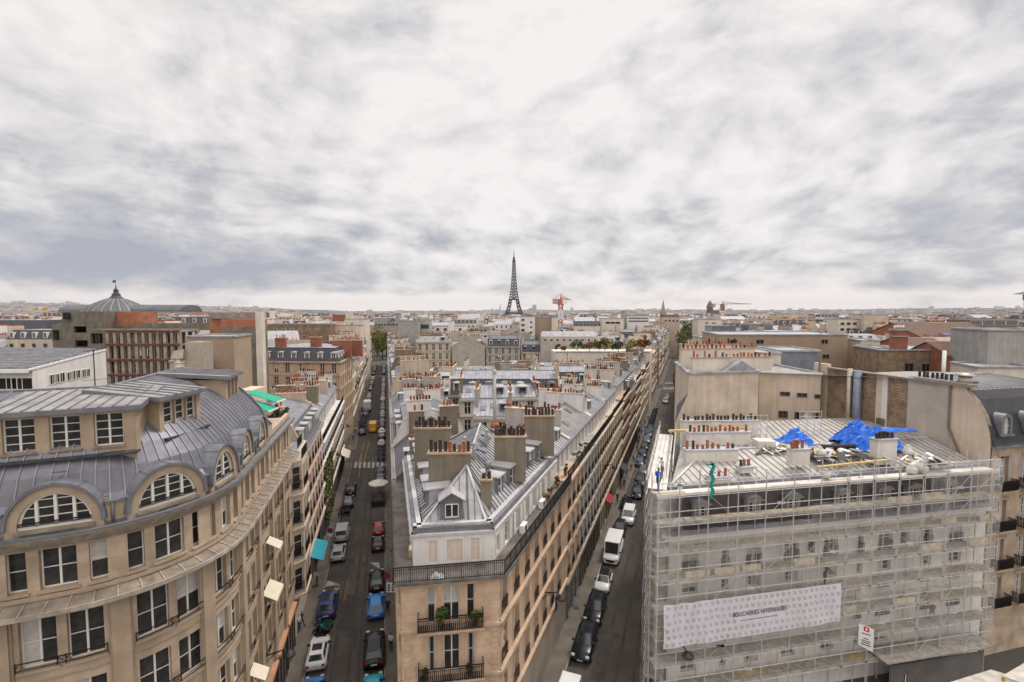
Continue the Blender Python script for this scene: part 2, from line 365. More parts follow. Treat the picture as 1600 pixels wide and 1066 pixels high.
# ---- windows: frame mesh and its pane, shared between copies
WC = {}
def win_meshes(w, h, kind, bars=3):
    key = (round(w, 2), round(h, 2), kind, bars)
    if key in WC: return WC[key]
    f = MB(); t = .055
    f.box(-w/2, -w/2+t, -.02, .05, 0, h); f.box(w/2-t, w/2, -.02, .05, 0, h); f.box(-w/2, w/2, -.02, .05, h-t, h); f.box(-w/2, w/2, -.02, .05, 0, t)
    n = 1 if w < .9 else 2 if w < 2 else 4
    for i in range(1, n): f.box(-w/2+w*i/n-.04, -w/2+w*i/n+.04, -.035, .05, t, h-t)
    for i in range(1, bars): f.box(-w/2+t, w/2-t, -.01, .03, h*i/bars-.018, h*i/bars+.018)
    mats = [framew]
    if kind == 'shut':
        for s in (-1, 1):
            a, b = sorted((s*w/2, s*(w/2+w*.48))); f.box(a, b, -.30, -.25, -.02, h, 1)
        mats.append(shutterw)
    if kind == 'closed':
        f.box(-w/2, w/2, -.16, -.12, 0, h, 1)
        for k in range(int(h/.11)): f.box(-w/2+.06, w/2-.06, -.175, -.16, .05+k*.11, .1+k*.11, 1)
        f.box(-.02, .02, -.18, -.17, 0, h, 0); mats.append(shutter)
    p = MB(); p.poly([(-w/2, .03, 0), (w/2, .03, 0), (w/2, .03, h), (-w/2, .03, h)])
    pm = [glass, curtain]
    if kind == 'curt': p.poly([(-w/2+t, .024, h*.0+t), (-w*.18, .024, t), (-w*.22, .024, h-t), (-w/2+t, .024, h-t)], 1); p.poly([(w*.2, .024, t), (w/2-t, .024, t), (w/2-t, .024, h-t), (w*.25, .024, h-t)], 1)
    if kind == 'blind': p.poly([(-w/2+t, .024, h*.45), (w/2-t, .024, h*.45), (w/2-t, .024, h-t), (-w/2+t, .024, h-t)], 1)
    if kind == 'half': p.poly([(-w/2+t, .024, t), (0, .024, t), (0, .024, h-t), (-w/2+t, .024, h-t)], 1)
    WC[key] = (f.mesh('window', mats), p.mesh('pane', pm)); return WC[key]
def window(P, u, z, w, h, parent, rev=.22, kind=None, bars=3, name='window', pane=True):
    kind = kind or random.choice(['plain', 'plain', 'plain', 'curt', 'blind', 'half', 'plain'])
    fm, pm = win_meshes(w, h, kind, bars)
    o = link(name, fm, parent, P(u, -rev, z), P.rz(u))
    if pane: link('pane', pm, o)
    return o
def railing(mb, P, u0, u1, d, z, h=.95, step=.16, r=.014, m=0, ends=True, dr=0.):
    c = P.cuts(u0, u1)
    def run(zz, w):
        for a, b in zip(c, c[1:]): mb.bar(P(a, d, zz), P(b, d, zz), w, w*1.1, m)
        if ends:
            for a in (u0, u1): mb.bar(P(a, dr, zz), P(a, d, zz), w, w, m)
    run(z+h, .05); run(z+.1, .03); run(z+h-.16, .025)
    n = max(2, int((u1-u0)/step))
    for i in range(n+1):
        u = u0+(u1-u0)*i/n; p = P(u, d, z); k = r*(1.8 if i % 8 == 0 else 1)
        mb.box(p[0]-k, p[0]+k, p[1]-k, p[1]+k, z, z+h, m)
    if ends and d-dr > .3:
        for a in (u0, u1):
            for j in range(1, int((d-dr)/step)):
                p = P(a, dr+j*step, z); mb.box(p[0]-r, p[0]+r, p[1]-r, p[1]+r, z, z+h, m)
# ---- chimney stacks with their pots
POT = {}
def potmesh(k, h):
    key = (k, h)
    if key not in POT:
        b = MB(); r = .125
        b.lathe([(r*1.15, 0), (r, .06), (r*.85, h*.8), (r*1.1, h*.86), (r*1.12, h), (r*.8, h)], n=8)
        POT[key] = b.mesh('chimney_pot', [[terra, terraD, terraO, whiteP][k]])
    return POT[key]
def chimney(parent, a, b, z0, z1, th=.55, m=taupe, pots=8, kinds=(0, 0, 1), sub=True, caps=creamA, dens=.8, ph=(.5, .7, .35)):
    # stack: a thin wall from a to b (plan points in the parent's frame)
    a = Vector(a); b = Vector(b); L = (b-a).length; P = Path([a, b]); mb = MB()
    mb.hexa([P(0, th/2, z0), P(L, th/2, z0), P(L, -th/2, z0), P(0, -th/2, z0)], [P(0, th/2, z1), P(L, th/2, z1), P(L, -th/2, z1), P(0, -th/2, z1)])
    if L > 2:
        k = L*random.uniform(.35, .65)
        mb.hexa([P(k-.35, th/2+.05, z0), P(k+.5, th/2+.05, z0), P(k+.5, -th/2-.05, z0), P(k-.35, -th/2-.05, z0)], [P(k-.35, th/2+.05, z1-.02), P(k+.5, th/2+.05, z1-.02), P(k+.5, -th/2-.05, z1-.02), P(k-.35, -th/2-.05, z1-.02)])
    e = .09
    mb.hexa([P(-e, th/2+e, z1), P(L+e, th/2+e, z1), P(L+e, -th/2-e, z1), P(-e, -th/2-e, z1)], [P(-e, th/2+e, z1+.12), P(L+e, th/2+e, z1+.12), P(L+e, -th/2-e, z1+.12), P(-e, -th/2-e, z1+.12)], 1)
    pl_ = []
    for i in range(pots):
        if random.random() > dens: continue
        u = (i+.5)*L/pots+random.uniform(-.04, .04); pl_.append((u, random.uniform(-.08, .08), random.choice(kinds), random.choice(ph)))
    if not sub:
        for u, d, k, h in pl_:
            p = P(u, d, z1+.12); mb.tube(p, (p[0], p[1], p[2]+h), .13, .11, 6, 2+k)
    o = mb.build('chimney', [m, caps, terra, terraD, terraO, whiteP], parent)
    if sub:
        for u, d, k, h in pl_: link('chimney_pot', potmesh(k, h), o, P(u, d, z1+.12))
    return o
def seams(mb, prof_at, us, m, w=.035, h=.05):     # standing seams: ribs running up a roof profile
    for u in us:
        pts = prof_at(u)
        for a, b in zip(pts, pts[1:]):
            a = Vector(a); b = Vector(b)
            if (b-a).length > .02: mb.bar(a+Vector((0, 0, h/2)), b+Vector((0, 0, h/2)), w, h, m)
# ---------------------------------------------------------------- ground, streets
def elev(x, y):
    d = hypot(x, y); e = 0
    if d > 1500: e -= 26*min(1, (d-1500)/350)
    if d > 3600: e += min(1, (d-3600)/3200)*(74+9*sin(x*.0011+1)+5*sin(x*.0031)+(60 if x < -3200 else 0)*min(1, (-3200-x)/900 if x < -3200 else 0)+(14 if x > 1200 else 0))
    return e
g = MB(); xs = [-12300, -10500, -9000, -7500, -6500]+[i*250 for i in range(-24, 25)]+[6500, 7500, 9000, 10500, 12300]
ys = [-280, -150, 0, 150, 300, 600, 900, 1200]+[1500+i*250 for i in range(0, 28)]+[9000, 9700, 10400]
idx = {}
for j, y in enumerate(ys):
    for i, x in enumerate(xs): idx[i, j] = g.vert((x, y, elev(x, y)))
for j in range(len(ys)-1):
    for i in range(len(xs)-1): g.f.append([idx[i, j], idx[i+1, j], idx[i+1, j+1], idx[i, j+1]]); g.m.append(0); g.sm.append(True)
groundm = mat('ground_far', (.085, .08, .065), .95, 0, .35, .004)
tag(g.build('ground', groundm), None, kind='structure')
# forested ridge on the horizon, its own rise beyond the city
def ridge(name, x0, x1, y, h, amp, seed):
    m = MB(); rr = random.Random(seed); n = 90; ph = [rr.uniform(0, 6) for _ in range(5)]
    rows = []
    for k, (dy, f) in enumerate(((-1400, -.3), (-900, .45), (-400, .85), (0, 1.), (500, .9), (1500, .2))):
        row = []
        for i in range(n+1):
            x = lerp(x0, x1, i/n); e = min(1, i/14, (n-i)/14)
            hh = (h+amp*(sin(x*.0009+ph[0])+.5*sin(x*.0023+ph[1])+.25*sin(x*.006+ph[2])+.12*sin(x*.017+ph[3])))*f*(e*.7+.3)
            row.append(m.vert((x, y+dy, hh)))
        rows.append(row)
    for a, b in zip(rows, rows[1:]):
        for i in range(n): m.f.append([a[i], a[i+1], b[i+1], b[i]]); m.m.append(0); m.sm.append(True)
    tag(m.build(name, mat('forest_ridge', (.05, .065, .035), .95, 0, .4, .004)), None, kind='structure')
ridge('hills', -3300, 5200, 8600, 62, 9, 3)
ridge('hills', -9500, -3000, 7800, 118, 14, 5)
def sheet(name, pts, z, m, th=0):
    b = MB()
    if th: b.hexa([(p[0], p[1], -.02) for p in pts], [(p[0], p[1], z) for p in pts])
    else: b.poly([(p[0], p[1], z) for p in pts])
    return tag(b.build(name, m), None, kind='structure')
sheet('road', [pl(-30, -7.5), pl(-30, -.5), pl(330, -.5), pl(330, -7.5)], .004, asphalt)
sheet('road', [pr(-30, -9.9), pr(-30, 2.0), pr(420, 2.0), pr(420, -9.9)], .008, asphalt)
sheet('road', [(-90, 97), (-29, 97), (-31, 105), (-92, 112)], .012, asphalt)        # side street on the left
sheet('road', [(-160, 289), (300, 289), (300, 312), (-160, 312)], .016, asphalt)       # avenue across the far end
sheet('road', [(20, -8), (75, 2), (75, 26), (8, 14)], .014, asphalt)
for nm, pts in (('pavement', [pl(-30, -9.3), pl(-30, -7.5), pl(96, -7.5), pl(96, -9.3)]), ('pavement', [pl(106, -9.3), pl(106, -7.5), pl(286, -7.5), pl(286, -9.3)]),
                ('pavement', [pl(27, -.5), pl(27, 1.3), pl(286, 1.3), pl(286, -.5)]), ('pavement', [pr(27, -11.9), pr(27, -9.9), pr(194, -9.9), pr(194, -11.9)]),
                ('pavement', [pr(204, -11.9), pr(204, -9.9), pr(400, -9.9), pr(400, -11.9)]), ('pavement', [pr(52, -1.9), pr(52, -.9), pr(194, -.9), pr(194, -1.9)])):
    sheet(nm, pts, .13, pavem, 1)
for f, c, a, b in ((pl, -7.5, -30, 96), (pl, -7.5, 106, 286), (pl, -.62, 27, 286), (pr, -9.9, 27, 194), (pr, -9.9, 204, 400)):
    sheet('kerb', [f(a, c), f(a, c+.13), f(b, c+.13), f(b, c)], .135, kerb, 1)
mk = MB(); mky = MB()
def quadpx(b, pts, z=.022):
    b.poly([tuple(PZ(x, y, z)) for x, y in pts])
# zebra crossings
for c in (-6.9, -6.0, -5.1, -4.2, -3.3, -2.4, -1.5): mk.poly([(*pl(93.6, c)[:2], .022), (*pl(93.6, c+.5)[:2], .022), (*pl(97.2, c+.5)[:2], .022), (*pl(97.2, c)[:2], .022)])
for i in range(9):
    y = 98.2+i*1.0; mk.poly([(-38.2-i*.2, y, .024), (-35.2-i*.2, y, .024), (-35.2-i*.2, y+.5, .024), (-38.2-i*.2, y+.5, .024)])
for c in (-8.8, -7.8, -6.8, -5.8, -4.8, -3.8):
    for Y in (193.5, 208): mk.poly([(*pr(Y, c)[:2], .022), (*pr(Y, c+.55)[:2], .022), (*pr(Y+3, c+.55)[:2], .022), (*pr(Y+3, c)[:2], .022)])
for c in (-6.9, -5.9, -4.9, -3.9, -2.9, -1.9):
    mk.poly([(*pl(232, c)[:2], .022), (*pl(232, c+.5)[:2], .022), (*pl(235.5, c+.5)[:2], .022), (*pl(235.5, c)[:2], .022)])
quadpx(mk, [(508, 917), (530, 913), (512, 907)]); quadpx(mk, [(578, 879), (593, 889), (593, 879)]); quadpx(mk, [(580, 1007), (587, 1013), (587, 1003)])
quadpx(mk, [(515, 828), (521, 824), (519, 818)])
tag(mk.build('road_marking', paint), None, kind='structure')
for a, b in (((530, 913), (514, 990)), ((527, 913), (511, 940)), ((524, 940), (518, 972)), ((531, 706), (543, 690)), ((566, 702), (561, 745))):
    p, q = PZ(*a, .024), PZ(*b, .024); mky.bar(p, q, .12, .004)
for i in range(10):      # LIVRAISONS bay outlines
    p = PZ(532-i*1.2, 925+i*5.2, .026); mky.box(p.x-.12, p.x+.12, p.y-.06, p.y+.06, .022, .026)
for i in range(4):
    for a, b in ((572, 690),): pass
for x0 in (570, 577): mky.bar(PZ(x0, 690, .024), PZ(x0-9, 722, .024), .12, .004)

tag(mky.build('road_marking', painty), None, kind='structure')
mp_ = MB()
for f, cs2 in ((pl, (-5.3, -3.9, -3.0)), (pr, (-6.9, -5.5, -4.0))):
    for k, c in enumerate(cs2): mp_.poly([(*f(20, c)[:2], .0158), (*f(20, c+.32)[:2], .0158), (*f(188, c+.32)[:2], .0158), (*f(188, c)[:2], .0158)])
rr = random.Random(4); zpp = .0165
for f, c0, c1, n in ((pl, -7, -1.2, 16), (pr, -9, -3, 12)):
    for i in range(n):
        Y = 36+rr.random()*130; c = rr.uniform(c0, c1-1); w = rr.uniform(.5, 1.3); l = rr.uniform(1.5, 7)
        zpp += .00015; mp_.poly([(*f(Y, c)[:2], zpp), (*f(Y, c+w)[:2], zpp), (*f(Y+l, c+w)[:2], zpp), (*f(Y+l, c)[:2], zpp)])
tag(mp_.build('road_patch', asphalt2), None, kind='structure')
# ---------------------------------------------------------------- row houses
def rect_win(w, h, zs): return w, h, zs
DORM = {}
def dormer_mesh(w, h, depth, wm, rm, arch=False):
    key = (w, h, depth, wm.name, rm.name, arch)
    if key in DORM: return DORM[key]
    b = MB(); e = .14
    # cheeks and front surround; front plane at y=0, runs back to y=depth
    b.box(-w/2, -w/2+.16, 0, .25, 0, h); b.box(w/2-.16, w/2, 0, .25, 0, h); b.box(-w/2+.16, w/2-.16, 0, .25, 0, .12); b.box(-w/2+.16, w/2-.16, 0, .25, h-.14, h)
    b.poly([(-w/2, .25, 0), (-w/2, depth, 0), (-w/2, depth, h), (-w/2, .25, h)][::-1], 1); b.poly([(w/2, .25, 0), (w/2, depth, 0), (w/2, depth, h), (w/2, .25, h)], 1)
    if arch:
        n = 8; pts = [(-(w/2+e)*cos(pi*i/n), h+sin(pi*i/n)*w*.28) for i in range(n+1)]
        for (xa, za), (xb, zb) in zip(pts, pts[1:]): b.poly([(xa, -e, za), (xb, -e, zb), (xb, depth, zb), (xa, depth, za)], 1)
        b.poly([(x, -.02, z) for x, z in pts[::-1]], 0)
    else:
        b.hexa([(-w/2-e, -e, h), (w/2+e, -e, h), (w/2+e, depth, h+.05), (-w/2-e, depth, h+.05)], [(-w/2-e, -e, h+.09), (w/2+e, -e, h+.09), (w/2+e, depth, h+.16), (-w/2-e, depth, h+.16)], 1)
        b.poly([(-w/2-e, -e, h+.09), (w/2+e, -e, h+.09), (0, depth*.35, h+.3)], 1); b.poly([(w/2+e, -e, h+.09), (w/2+e, depth, h+.16), (0, depth, h+.34), (0, depth*.35, h+.3)], 1)
        b.poly([(-w/2-e, depth, h+.16), (-w/2-e, -e, h+.09), (0, depth*.35, h+.3), (0, depth, h+.34)], 1)
    DORM[key] = b.mesh('dormer', [wm, rm]); return DORM[key]
def dormer(parent, P, u, d, z, w, h, depth, wm, rm, arch=False, win=True, kind=None):
    o = link('dormer', dormer_mesh(w, h, depth, wm, rm, arch), parent, P(u, d, z), P.rz(u))
    if win:
        fm, pm = win_meshes(round(w-.34, 2), round(h-.28, 2), kind or random.choice(['plain', 'curt', 'blind', 'plain']), 2)
        x = link('window', fm, o, (0, .1, .12)); link('pane', pm, x)
    return o
RAILW = {}
def rail_mesh(w):
    k = round(w, 2)
    if k not in RAILW:
        b = MB(); railing(b, Path([(-w/2, 0), (w/2, 0)]), 0, w, .06, 0, .85, .13, .012, 0, False); RAILW[k] = b.mesh('window_rail', [iron])
    return RAILW[k]
def prof_y(pr_, y):
    for (a, za), (b, zb) in zip(pr_, pr_[1:]):
        if a <= y <= b and b > a: return lerp(za, zb, (y-a)/(b-a))
    return pr_[-1][1]
AE = {}
def aerial_mesh(k):
    if k not in AE:
        b = MB(); h = (1.6, 2.4, 1.1)[k]; b.tube((0, 0, -.3), (0, 0, h), .025, n=4)
        for i in range(5): b.bar((-.35+i*.17, -.28, h-.1), (-.35+i*.17, .28, h-.1), .02, .02)
        b.bar((-.45, 0, h-.1), (.5, 0, h-.1), .025, .025)
        if k == 2: b.lathe([(.02, 0), (.28, .1), (.34, .2)], (0, -.2, .6), 12)
        AE[k] = b.mesh('aerial', [lead])
    return AE[k]
SW = {}
def simple_win(w, h):
    k = (round(w, 2), round(h, 1))
    if k not in SW:
        b = MB(); b.poly([(-w/2, 0, 0), (w/2, 0, 0), (w/2, 0, h), (-w/2, 0, h)], 1); b.box(-.05, .05, -.04, 0, 0, h); b.box(-w/2, -w/2+.08, -.04, 0, 0, h); b.box(w/2-.08, w/2, -.04, 0, 0, h); b.box(-w/2, w/2, -.04, 0, h*.6, h*.6+.05)
        SW[k] = b.mesh('window', [framew, glass])
    return SW[k]
def town_house(label, p0, p1, D, E, wm=creamA, roof='zinc', rm=zincM, lod=1, group=None, ground=4.0, bal=(2, 5), ncol=None, party=creamB,
               chim=(1, 1), potk=(0, 0, 1), shop=True, cat='building', dorm=True, sky=2, ww=1.05, hh=None, rh=.33, stackm=None, trim=None, attm=None, attic_h=2.7, back=True, name='town_house', roofpts=None, seamm=None):
    p0 = Vector((p0[0], p0[1])); p1 = Vector((p1[0], p1[1])); L = (p1-p0).length
    t = thing(name, label, cat, (p0.x, p0.y, 0), atan2(p1.y-p0.y, p1.x-p0.x), group); P = Path([(0, 0), (L, 0)])
    trim = trim or wm; attm = attm or whiteW; stackm = stackm or party
    E = E+random.uniform(-.35, .35) if lod > 1 else E; n = max(2, round((E-ground)/3.05)); fh = (E-ground)/n; nc = ncol or max(2, int(L/1.95)); sp = L/nc
    hh = hh or fh*.66; w = MB(); baked = MB()
    wallface(w, P, 0, L, 0, ground, [], 1)
    bal = tuple(n if k == 'top' else k for k in bal)
    for k in range(n):
        z = ground+k*fh; wins = [((i+.5)*sp, ww, z+.35, z+.35+hh) for i in range(nc)]
        wallface(w, P, 0, L, z, z+fh, wins, 0)
        for uc, _, za, zb in wins:
            if lod <= 1:
                window(P, uc, za, ww, hh, t)
                if k not in bal and lod <= 1: link('window_rail', rail_mesh(ww+.1), t, P(uc, 0, za+.03), P.rz(uc))
            else:
                link('window', simple_win(ww, hh), t, P(uc, -.2, za), P.rz(uc))
        if lod <= 1:
            for uc, _, za, zb in wins: strip(w, P, uc-ww/2-.16, uc+ww/2+.16, 0, .09, zb+.08, zb+.24, 3); strip(w, P, uc-ww/2-.12, uc+ww/2+.12, 0, .1, za-.12, za, 3)
    # profile of the roof
    if roofpts: pf = roofpts
    elif roof == 'mansard': pf = [(0, E), (.15, E+.25), (1.2, E+2.7), (D*.5, E+3.9), (D-1.2, E+2.7), (D, E)]
    elif roof == 'attic': pf = [(1.25, E+attic_h), (D*.5, E+attic_h+(D*.5-1.25)*rh*1.6), (D, E+attic_h-.6)]
    elif roof == 'flat': pf = [(0, E+.5), (D, E+.5)]
    else: pf = [(0, E+.05), (D*.5, E+D*.5*rh*1.5), (D, E+.05)]
    if roof == 'attic':
        wa = [((i+.5)*sp, ww, E+.25, E+.25+attic_h*.74) for i in range(nc)]; Pa = Path([(0, 1.25), (L, 1.25)])
        wallface(w, Pa, 0, L, E+.02, E+attic_h, wa, 4)
        for uc, _, za, zb in wa:
            if lod <= 1: window(Pa, uc, za, ww, zb-za, t, kind=random.choice(['shut', 'plain', 'plain', 'curt']))
            else: link('window', simple_win(ww, zb-za), t, Pa(uc, -.2, za), Pa.rz(uc))
        w.poly([(0, 0, E+.02), (L, 0, E+.02), (L, 1.25, E+.02), (0, 1.25, E+.02)], 3)
    gb = [(y, z) for y, z in pf]
    for x, f in ((0, 0), (L, 1)):
        pts = [(x, 0, 0)]+([(x, 0, E)] if gb[0][0] > 0 or gb[0][1] > E+.3 else [])+([(x, 1.25, E)] if roof == 'attic' else [])+[(x, y, z) for y, z in gb]+[(x, D, 0)]
        w.poly(pts if f == 0 else pts[::-1], 5)
        for (ya, za), (yb, zb) in zip(gb, gb[1:]):      # parapet over the party wall
            xx = .0 if f == 0 else L-.3
            w.hexa([(xx, ya, za-.1), (xx+.3, ya, za-.1), (xx+.3, yb, zb-.1), (xx, yb, zb-.1)], [(xx, ya, za+.22), (xx+.3, ya, za+.22), (xx+.3, yb, zb+.22), (xx, yb, zb+.22)], 5)
    w.poly([(0, D, 0), (0, D, gb[-1][1]), (L, D, gb[-1][1]), (L, D, 0)], 6)
    if back:
        nb = max(2, int(L/2.6))
        for k in range(n):
            for i in range(nb):
                x = (i+.5)*L/nb; z = ground+k*fh+.5
                w.box(x-.45, x+.45, D, D+.02, z, z+1.6, 7); w.box(x-.03, x+.03, D+.02, D+.04, z, z+1.6, 2)
    w.build('wall', [wm, mat('shop_stone', (.30, .25, .20), .85, 0, .25, .7), framew, trim, attm, party, party, glass], t)
    c = MB(); strip(c, P, 0, L, 0, .38, E-.28, E+.02); strip(c, P, 0, L, 0, .25, E-.5, E-.28); strip(c, P, 0, L, 0, .22, ground-.25, ground)
    for k in range(1, n): strip(c, P, 0, L, 0, .2, ground+k*fh-.1, ground+k*fh+.04); strip(c, P, 0, L, 0, .1, ground+k*fh-.26, ground+k*fh-.1)
    c.build('cornice', trim, t)
    # roof
    rf = MB(); seamw = .05 if lod < 2 else .07
    for i, ((ya, za), (yb, zb)) in enumerate(zip(pf, pf[1:])):
        steep = roof == 'mansard' and (i in (0, 1, 4))
        rf.poly([(.3, ya, za), (L-.3, ya, za), (L-.3, yb, zb), (.3, yb, zb)], 1 if steep else 0)
    if lod <= 2 and rm is not slate and roof != 'flat':
        us = [.3+.62*i for i in range(1, int((L-.6)/.62)+1)]
        pp = pf if roof != 'mansard' or lod else pf
        seams(rf, lambda u: [(u, y, z) for y, z in (pp[2:5] if roof == 'mansard' else pp)], us, 2, .045, seamw)
    for j in range(1, len(pf)-1): rf.bar((.3, pf[j][0], pf[j][1]+.03), (L-.3, pf[j][0], pf[j][1]+.03), .18, .1, 3)
    if roof in ('zinc', 'mansard'): rf.bar((0, -.2, E+.03), (L, -.2, E+.03), .28, .12, 3)
    else: rf.bar((0, pf[0][0]-.15, pf[0][1]), (L, pf[0][0]-.15, pf[0][1]), .3, .14, 3)
    ro = rf.build('roof', [rm, slate if rm is slate or (roof == 'mansard' and random.random() < .7) else zinc, seamm or seam, lead], t)
    if roof == 'mansard' and dorm:
        for i in range(max(2, int(L/2.6))):
            dormer(t, P, (i+.5)*L/max(2, int(L/2.6)), -.35, E+.35, 1.15, 1.75, 1.3, framew if random.random() < .6 else zincM, zincL, random.random() < .2, lod <= 1)
    elif roof in ('zinc', 'attic') and dorm and sky and lod <= 2:
        y0, z0 = pf[0]; y1, z1 = pf[1]
        for i in range(sky):
            if random.random() < .5 and lod <= 2:
                f = .22; y = lerp(y0, y1, f); z = lerp(z0, z1, f)
                dormer(t, P, (i+.5+random.uniform(-.2, .2))*L/sky, -y, z-.2, 1.25, 1.35, (y1-y)*.75, zinc, zincL, False, lod <= 1)
            else:
                f = random.uniform(.3, .6); y = lerp(y0, y1, f); z = lerp(z0, z1, f); s = (z1-z0)/(y1-y0); x = (i+.5+random.uniform(-.25, .25))*L/sky
                v = MB(); v.hexa([(x-.4, y, z+.02), (x+.4, y, z+.02), (x+.4, y+.9, z+.9*s+.02), (x-.4, y+.9, z+.9*s+.02)], [(x-.4, y, z+.12), (x+.4, y, z+.12), (x+.4, y+.9, z+.9*s+.12), (x-.4, y+.9, z+.9*s+.12)], 1)
                v.hexa([(x-.32, y+.08, z+.08*s+.12), (x+.32, y+.08, z+.08*s+.12), (x+.32, y+.82, z+.82*s+.12), (x-.32, y+.82, z+.82*s+.12)], [(x-.32, y+.08, z+.08*s+.135), (x+.32, y+.08, z+.08*s+.135), (x+.32, y+.82, z+.82*s+.135), (x-.32, y+.82, z+.82*s+.135)], 0)
                v.build('skylight', [glassB, lead], t)
    # balconies
    if lod <= 2:
        for k in bal:
            if k > n or (k == n and roof != 'attic'): continue
            z = ground+k*fh if k < n else E
            b = MB(); strip(b, P, .15, L-.15, 0, .62 if k < n else .12, z-.14 if k < n else z-.01, z+.01 if k < n else z+.04, 1)
            railing(b, P, .2, L-.2, .58 if k < n else .1, z+.04, .95, .2 if lod == 0 else .3, .016 if lod == 0 else .024, 0, True)
            b.build('balcony', [iron, trim], t)
    # chimney stacks on both party walls
    top = max(z for y, z in pf); lo = lambda a, b: min(prof_y(pf, a), prof_y(pf, b))-.2
    for x, f in ((.28, chim[0]), (L-.28, chim[1])):
        if not f: continue
        for a, b in random.choice((((D*.08+1.2, D*.46), (D*.56, D*.9)), ((D*.1+.6, D*.55),), ((D*.22, D*.8),), ((D*.06+1.2, D*.42), (D*.5, D*.8)))):
            a += random.uniform(-.4, .6); b += random.uniform(-.6, .3)
            if b-a < 1.2: continue
            zt = top+random.uniform(.3, 1.7); zb_ = lo(a, b)
            chimney(t, (x, a), (x, b), zb_, zt, .5, random.choice([stackm, stackm, taupe]) if f < 3 else stackm, int((b-a)/.36), potk, sub=lod <= 1, dens=.8)
    if lod <= 2 and random.random() < .55 and roof != 'flat':
        link('aerial', aerial_mesh(random.randrange(3)), t, (L*random.uniform(.1, .9), D*.5, top-.1), random.random()*3)
    # shops
    if shop and lod <= 1:
        ns = max(1, int(L/4.2)); s = MB()
        for i in range(ns):
            a = i*L/ns+.35; b = (i+1)*L/ns-.35
            sh = MB(); sh.box(a, b, -.10, -.02, .3, ground-.6, 1); sh.box(a, b, -.22, -.01, ground-.62, ground-.28, 0); sh.box(a, b, -.18, -.02, .0, .35, 0)
            for q in range(4): x = lerp(a, b, q/3); sh.box(x-.07, x+.07, -.17, -.02, .0, ground-.6, 0)
            sh.build('shop_front', [random.choice([mat('shop_black', (.02, .02, .022), .5), mat('shop_green', (.02, .05, .04), .5), mat('shop_brown', (.10, .05, .03), .6), mat('shop_cream', (.45, .39, .3), .6), mat('shop_grey', (.16, .16, .17), .6)]), glass], t)
            if random.random() < .13:
                aw = MB(); aw.hexa([(a, -1.3, ground-1.25), (b, -1.3, ground-1.25), (b, -.2, ground-.55), (a, -.2, ground-.55)], [(a, -1.3, ground-1.2), (b, -1.3, ground-1.2), (b, -.2, ground-.5), (a, -.2, ground-.5)])
                aw.build('awning', random.choice([awnC, mat('awning_wine', (.16, .03, .03), .8), mat('awning_dark', (.04, .05, .06), .8), awnC]), t)
    return t

mh = MB()
for f, Y, c in ((pl, 44, -4.0), (pl, 57, -3.2), (pl, 70, -4.4), (pl, 86, -3.6), (pl, 52, -8.4), (pl, 60, .4), (pr, 44, -6.2), (pr, 56, -5.2), (pr, 66, -6.0), (pr, 80, -5.4), (pr, 48, -10.9), (pl, 38, -3.6)):
    v = f(Y, c); mh.lathe([(.34, 0), (.34, .006)], (v.x, v.y, .021 if -9.9 < c < -.5 and not (f is pl and c < -7.5) else .132), 14)
tag(mh.build('manhole_covers', mat('cast_iron', (.05, .045, .04), .7, .2)), None, kind='structure')
gm_ = MB()
for f, c, a, b in ((pl, -7.33, 30, 96), (pl, -.68, 27, 286), (pr, -9.7, 27, 190)): gm_.poly([(*f(a, c)[:2], .021), (*f(a, c+.14)[:2], .021), (*f(b, c+.14)[:2], .021), (*f(b, c)[:2], .021)])
tag(gm_.build('gutter_channel', mat('gutter_wet', (.05, .045, .042), .5, 0, .4, 1.2)), None, kind='structure')
# ================================================================ the rounded corner building on the left
def px_u(P, px, d=0., lo=0., hi=None):           # where along a wall the sight line of a survey column meets it
    hi = P.L if hi is None else hi; r = (px-800)/FP
    best = None
    for i in range(400):
        u = lo+(hi-lo)*i/399; p = P(u, d, 0); e = abs(p[0]/p[1]-r) if p[1] > 0 else 9
        if best is None or e < best[0]: best = (e, u)
    return best[1]
CX, CY, CR = -22.1, 25.8, 6.0
def arcp(a, r=CR): return (CX+r*cos(R(a)), CY+r*sin(R(a)))
p0 = arcp(-67.); front0 = (p0[0]-14*cos(R(23)), p0[1]-14*sin(R(23)))
pts = [front0, (p0[0]-.6*cos(R(23)), p0[1]-.6*sin(R(23)))]+[arcp(-67+81.9*i/14) for i in range(15)]
e = pts[-1]; pts += [(e[0]-.257*.6, e[1]+.966*.6), (e[0]-.257*16.2, e[1]+.966*16.2)]
base = Vector((-18, 26, 0)); PL1 = Path([(x-base.x, y-base.y) for x, y in pts], smooth=True)
UL = PL1.L
t1 = thing('corner_building', 'sandstone corner building with a rounded front, arched attic windows and a curved grey zinc roof', 'building', base)
UC = [1.5, 5.6, 9.7, 13.8, 17.9, 21.3, 25.0, 28.9, 32.8, 36.6]
w = MB(PL1 if False else None)
zs = [(14.95, 18.15), (11.85, 14.95), (8.75, 11.85), (5.65, 8.75)]
KINDS = ['plain', 'half', 'plain', 'blind', 'plain', 'curt', 'plain']
def l1win(u, z, ww, hh, kind=None): window(PL1, u, z, ww, hh, t1, .26, kind, 2 if hh < 2 else 2)
UR = 31.8; rowB = []; rowC = []
for i, c in enumerate(UC):
    s = 1.0 if i < 5 else .86
    for du, ww in ((-1.42*s, .72), (0, 1.28*s), (1.42*s, .72)):
        if 0.4 < c+du < UL-.4: rowB.append((c+du, ww*s if i >= 5 else ww))
    for du in (-.82*s, .82*s):
        if .7 < c+du < UL-.7: rowC.append((c+du, 1.28*s))
wallface(w, PL1, 0, UL, 18.15, 21.1, [(u, ww, 18.95, 20.75) for u, ww in rowB], 0, .26, 1)
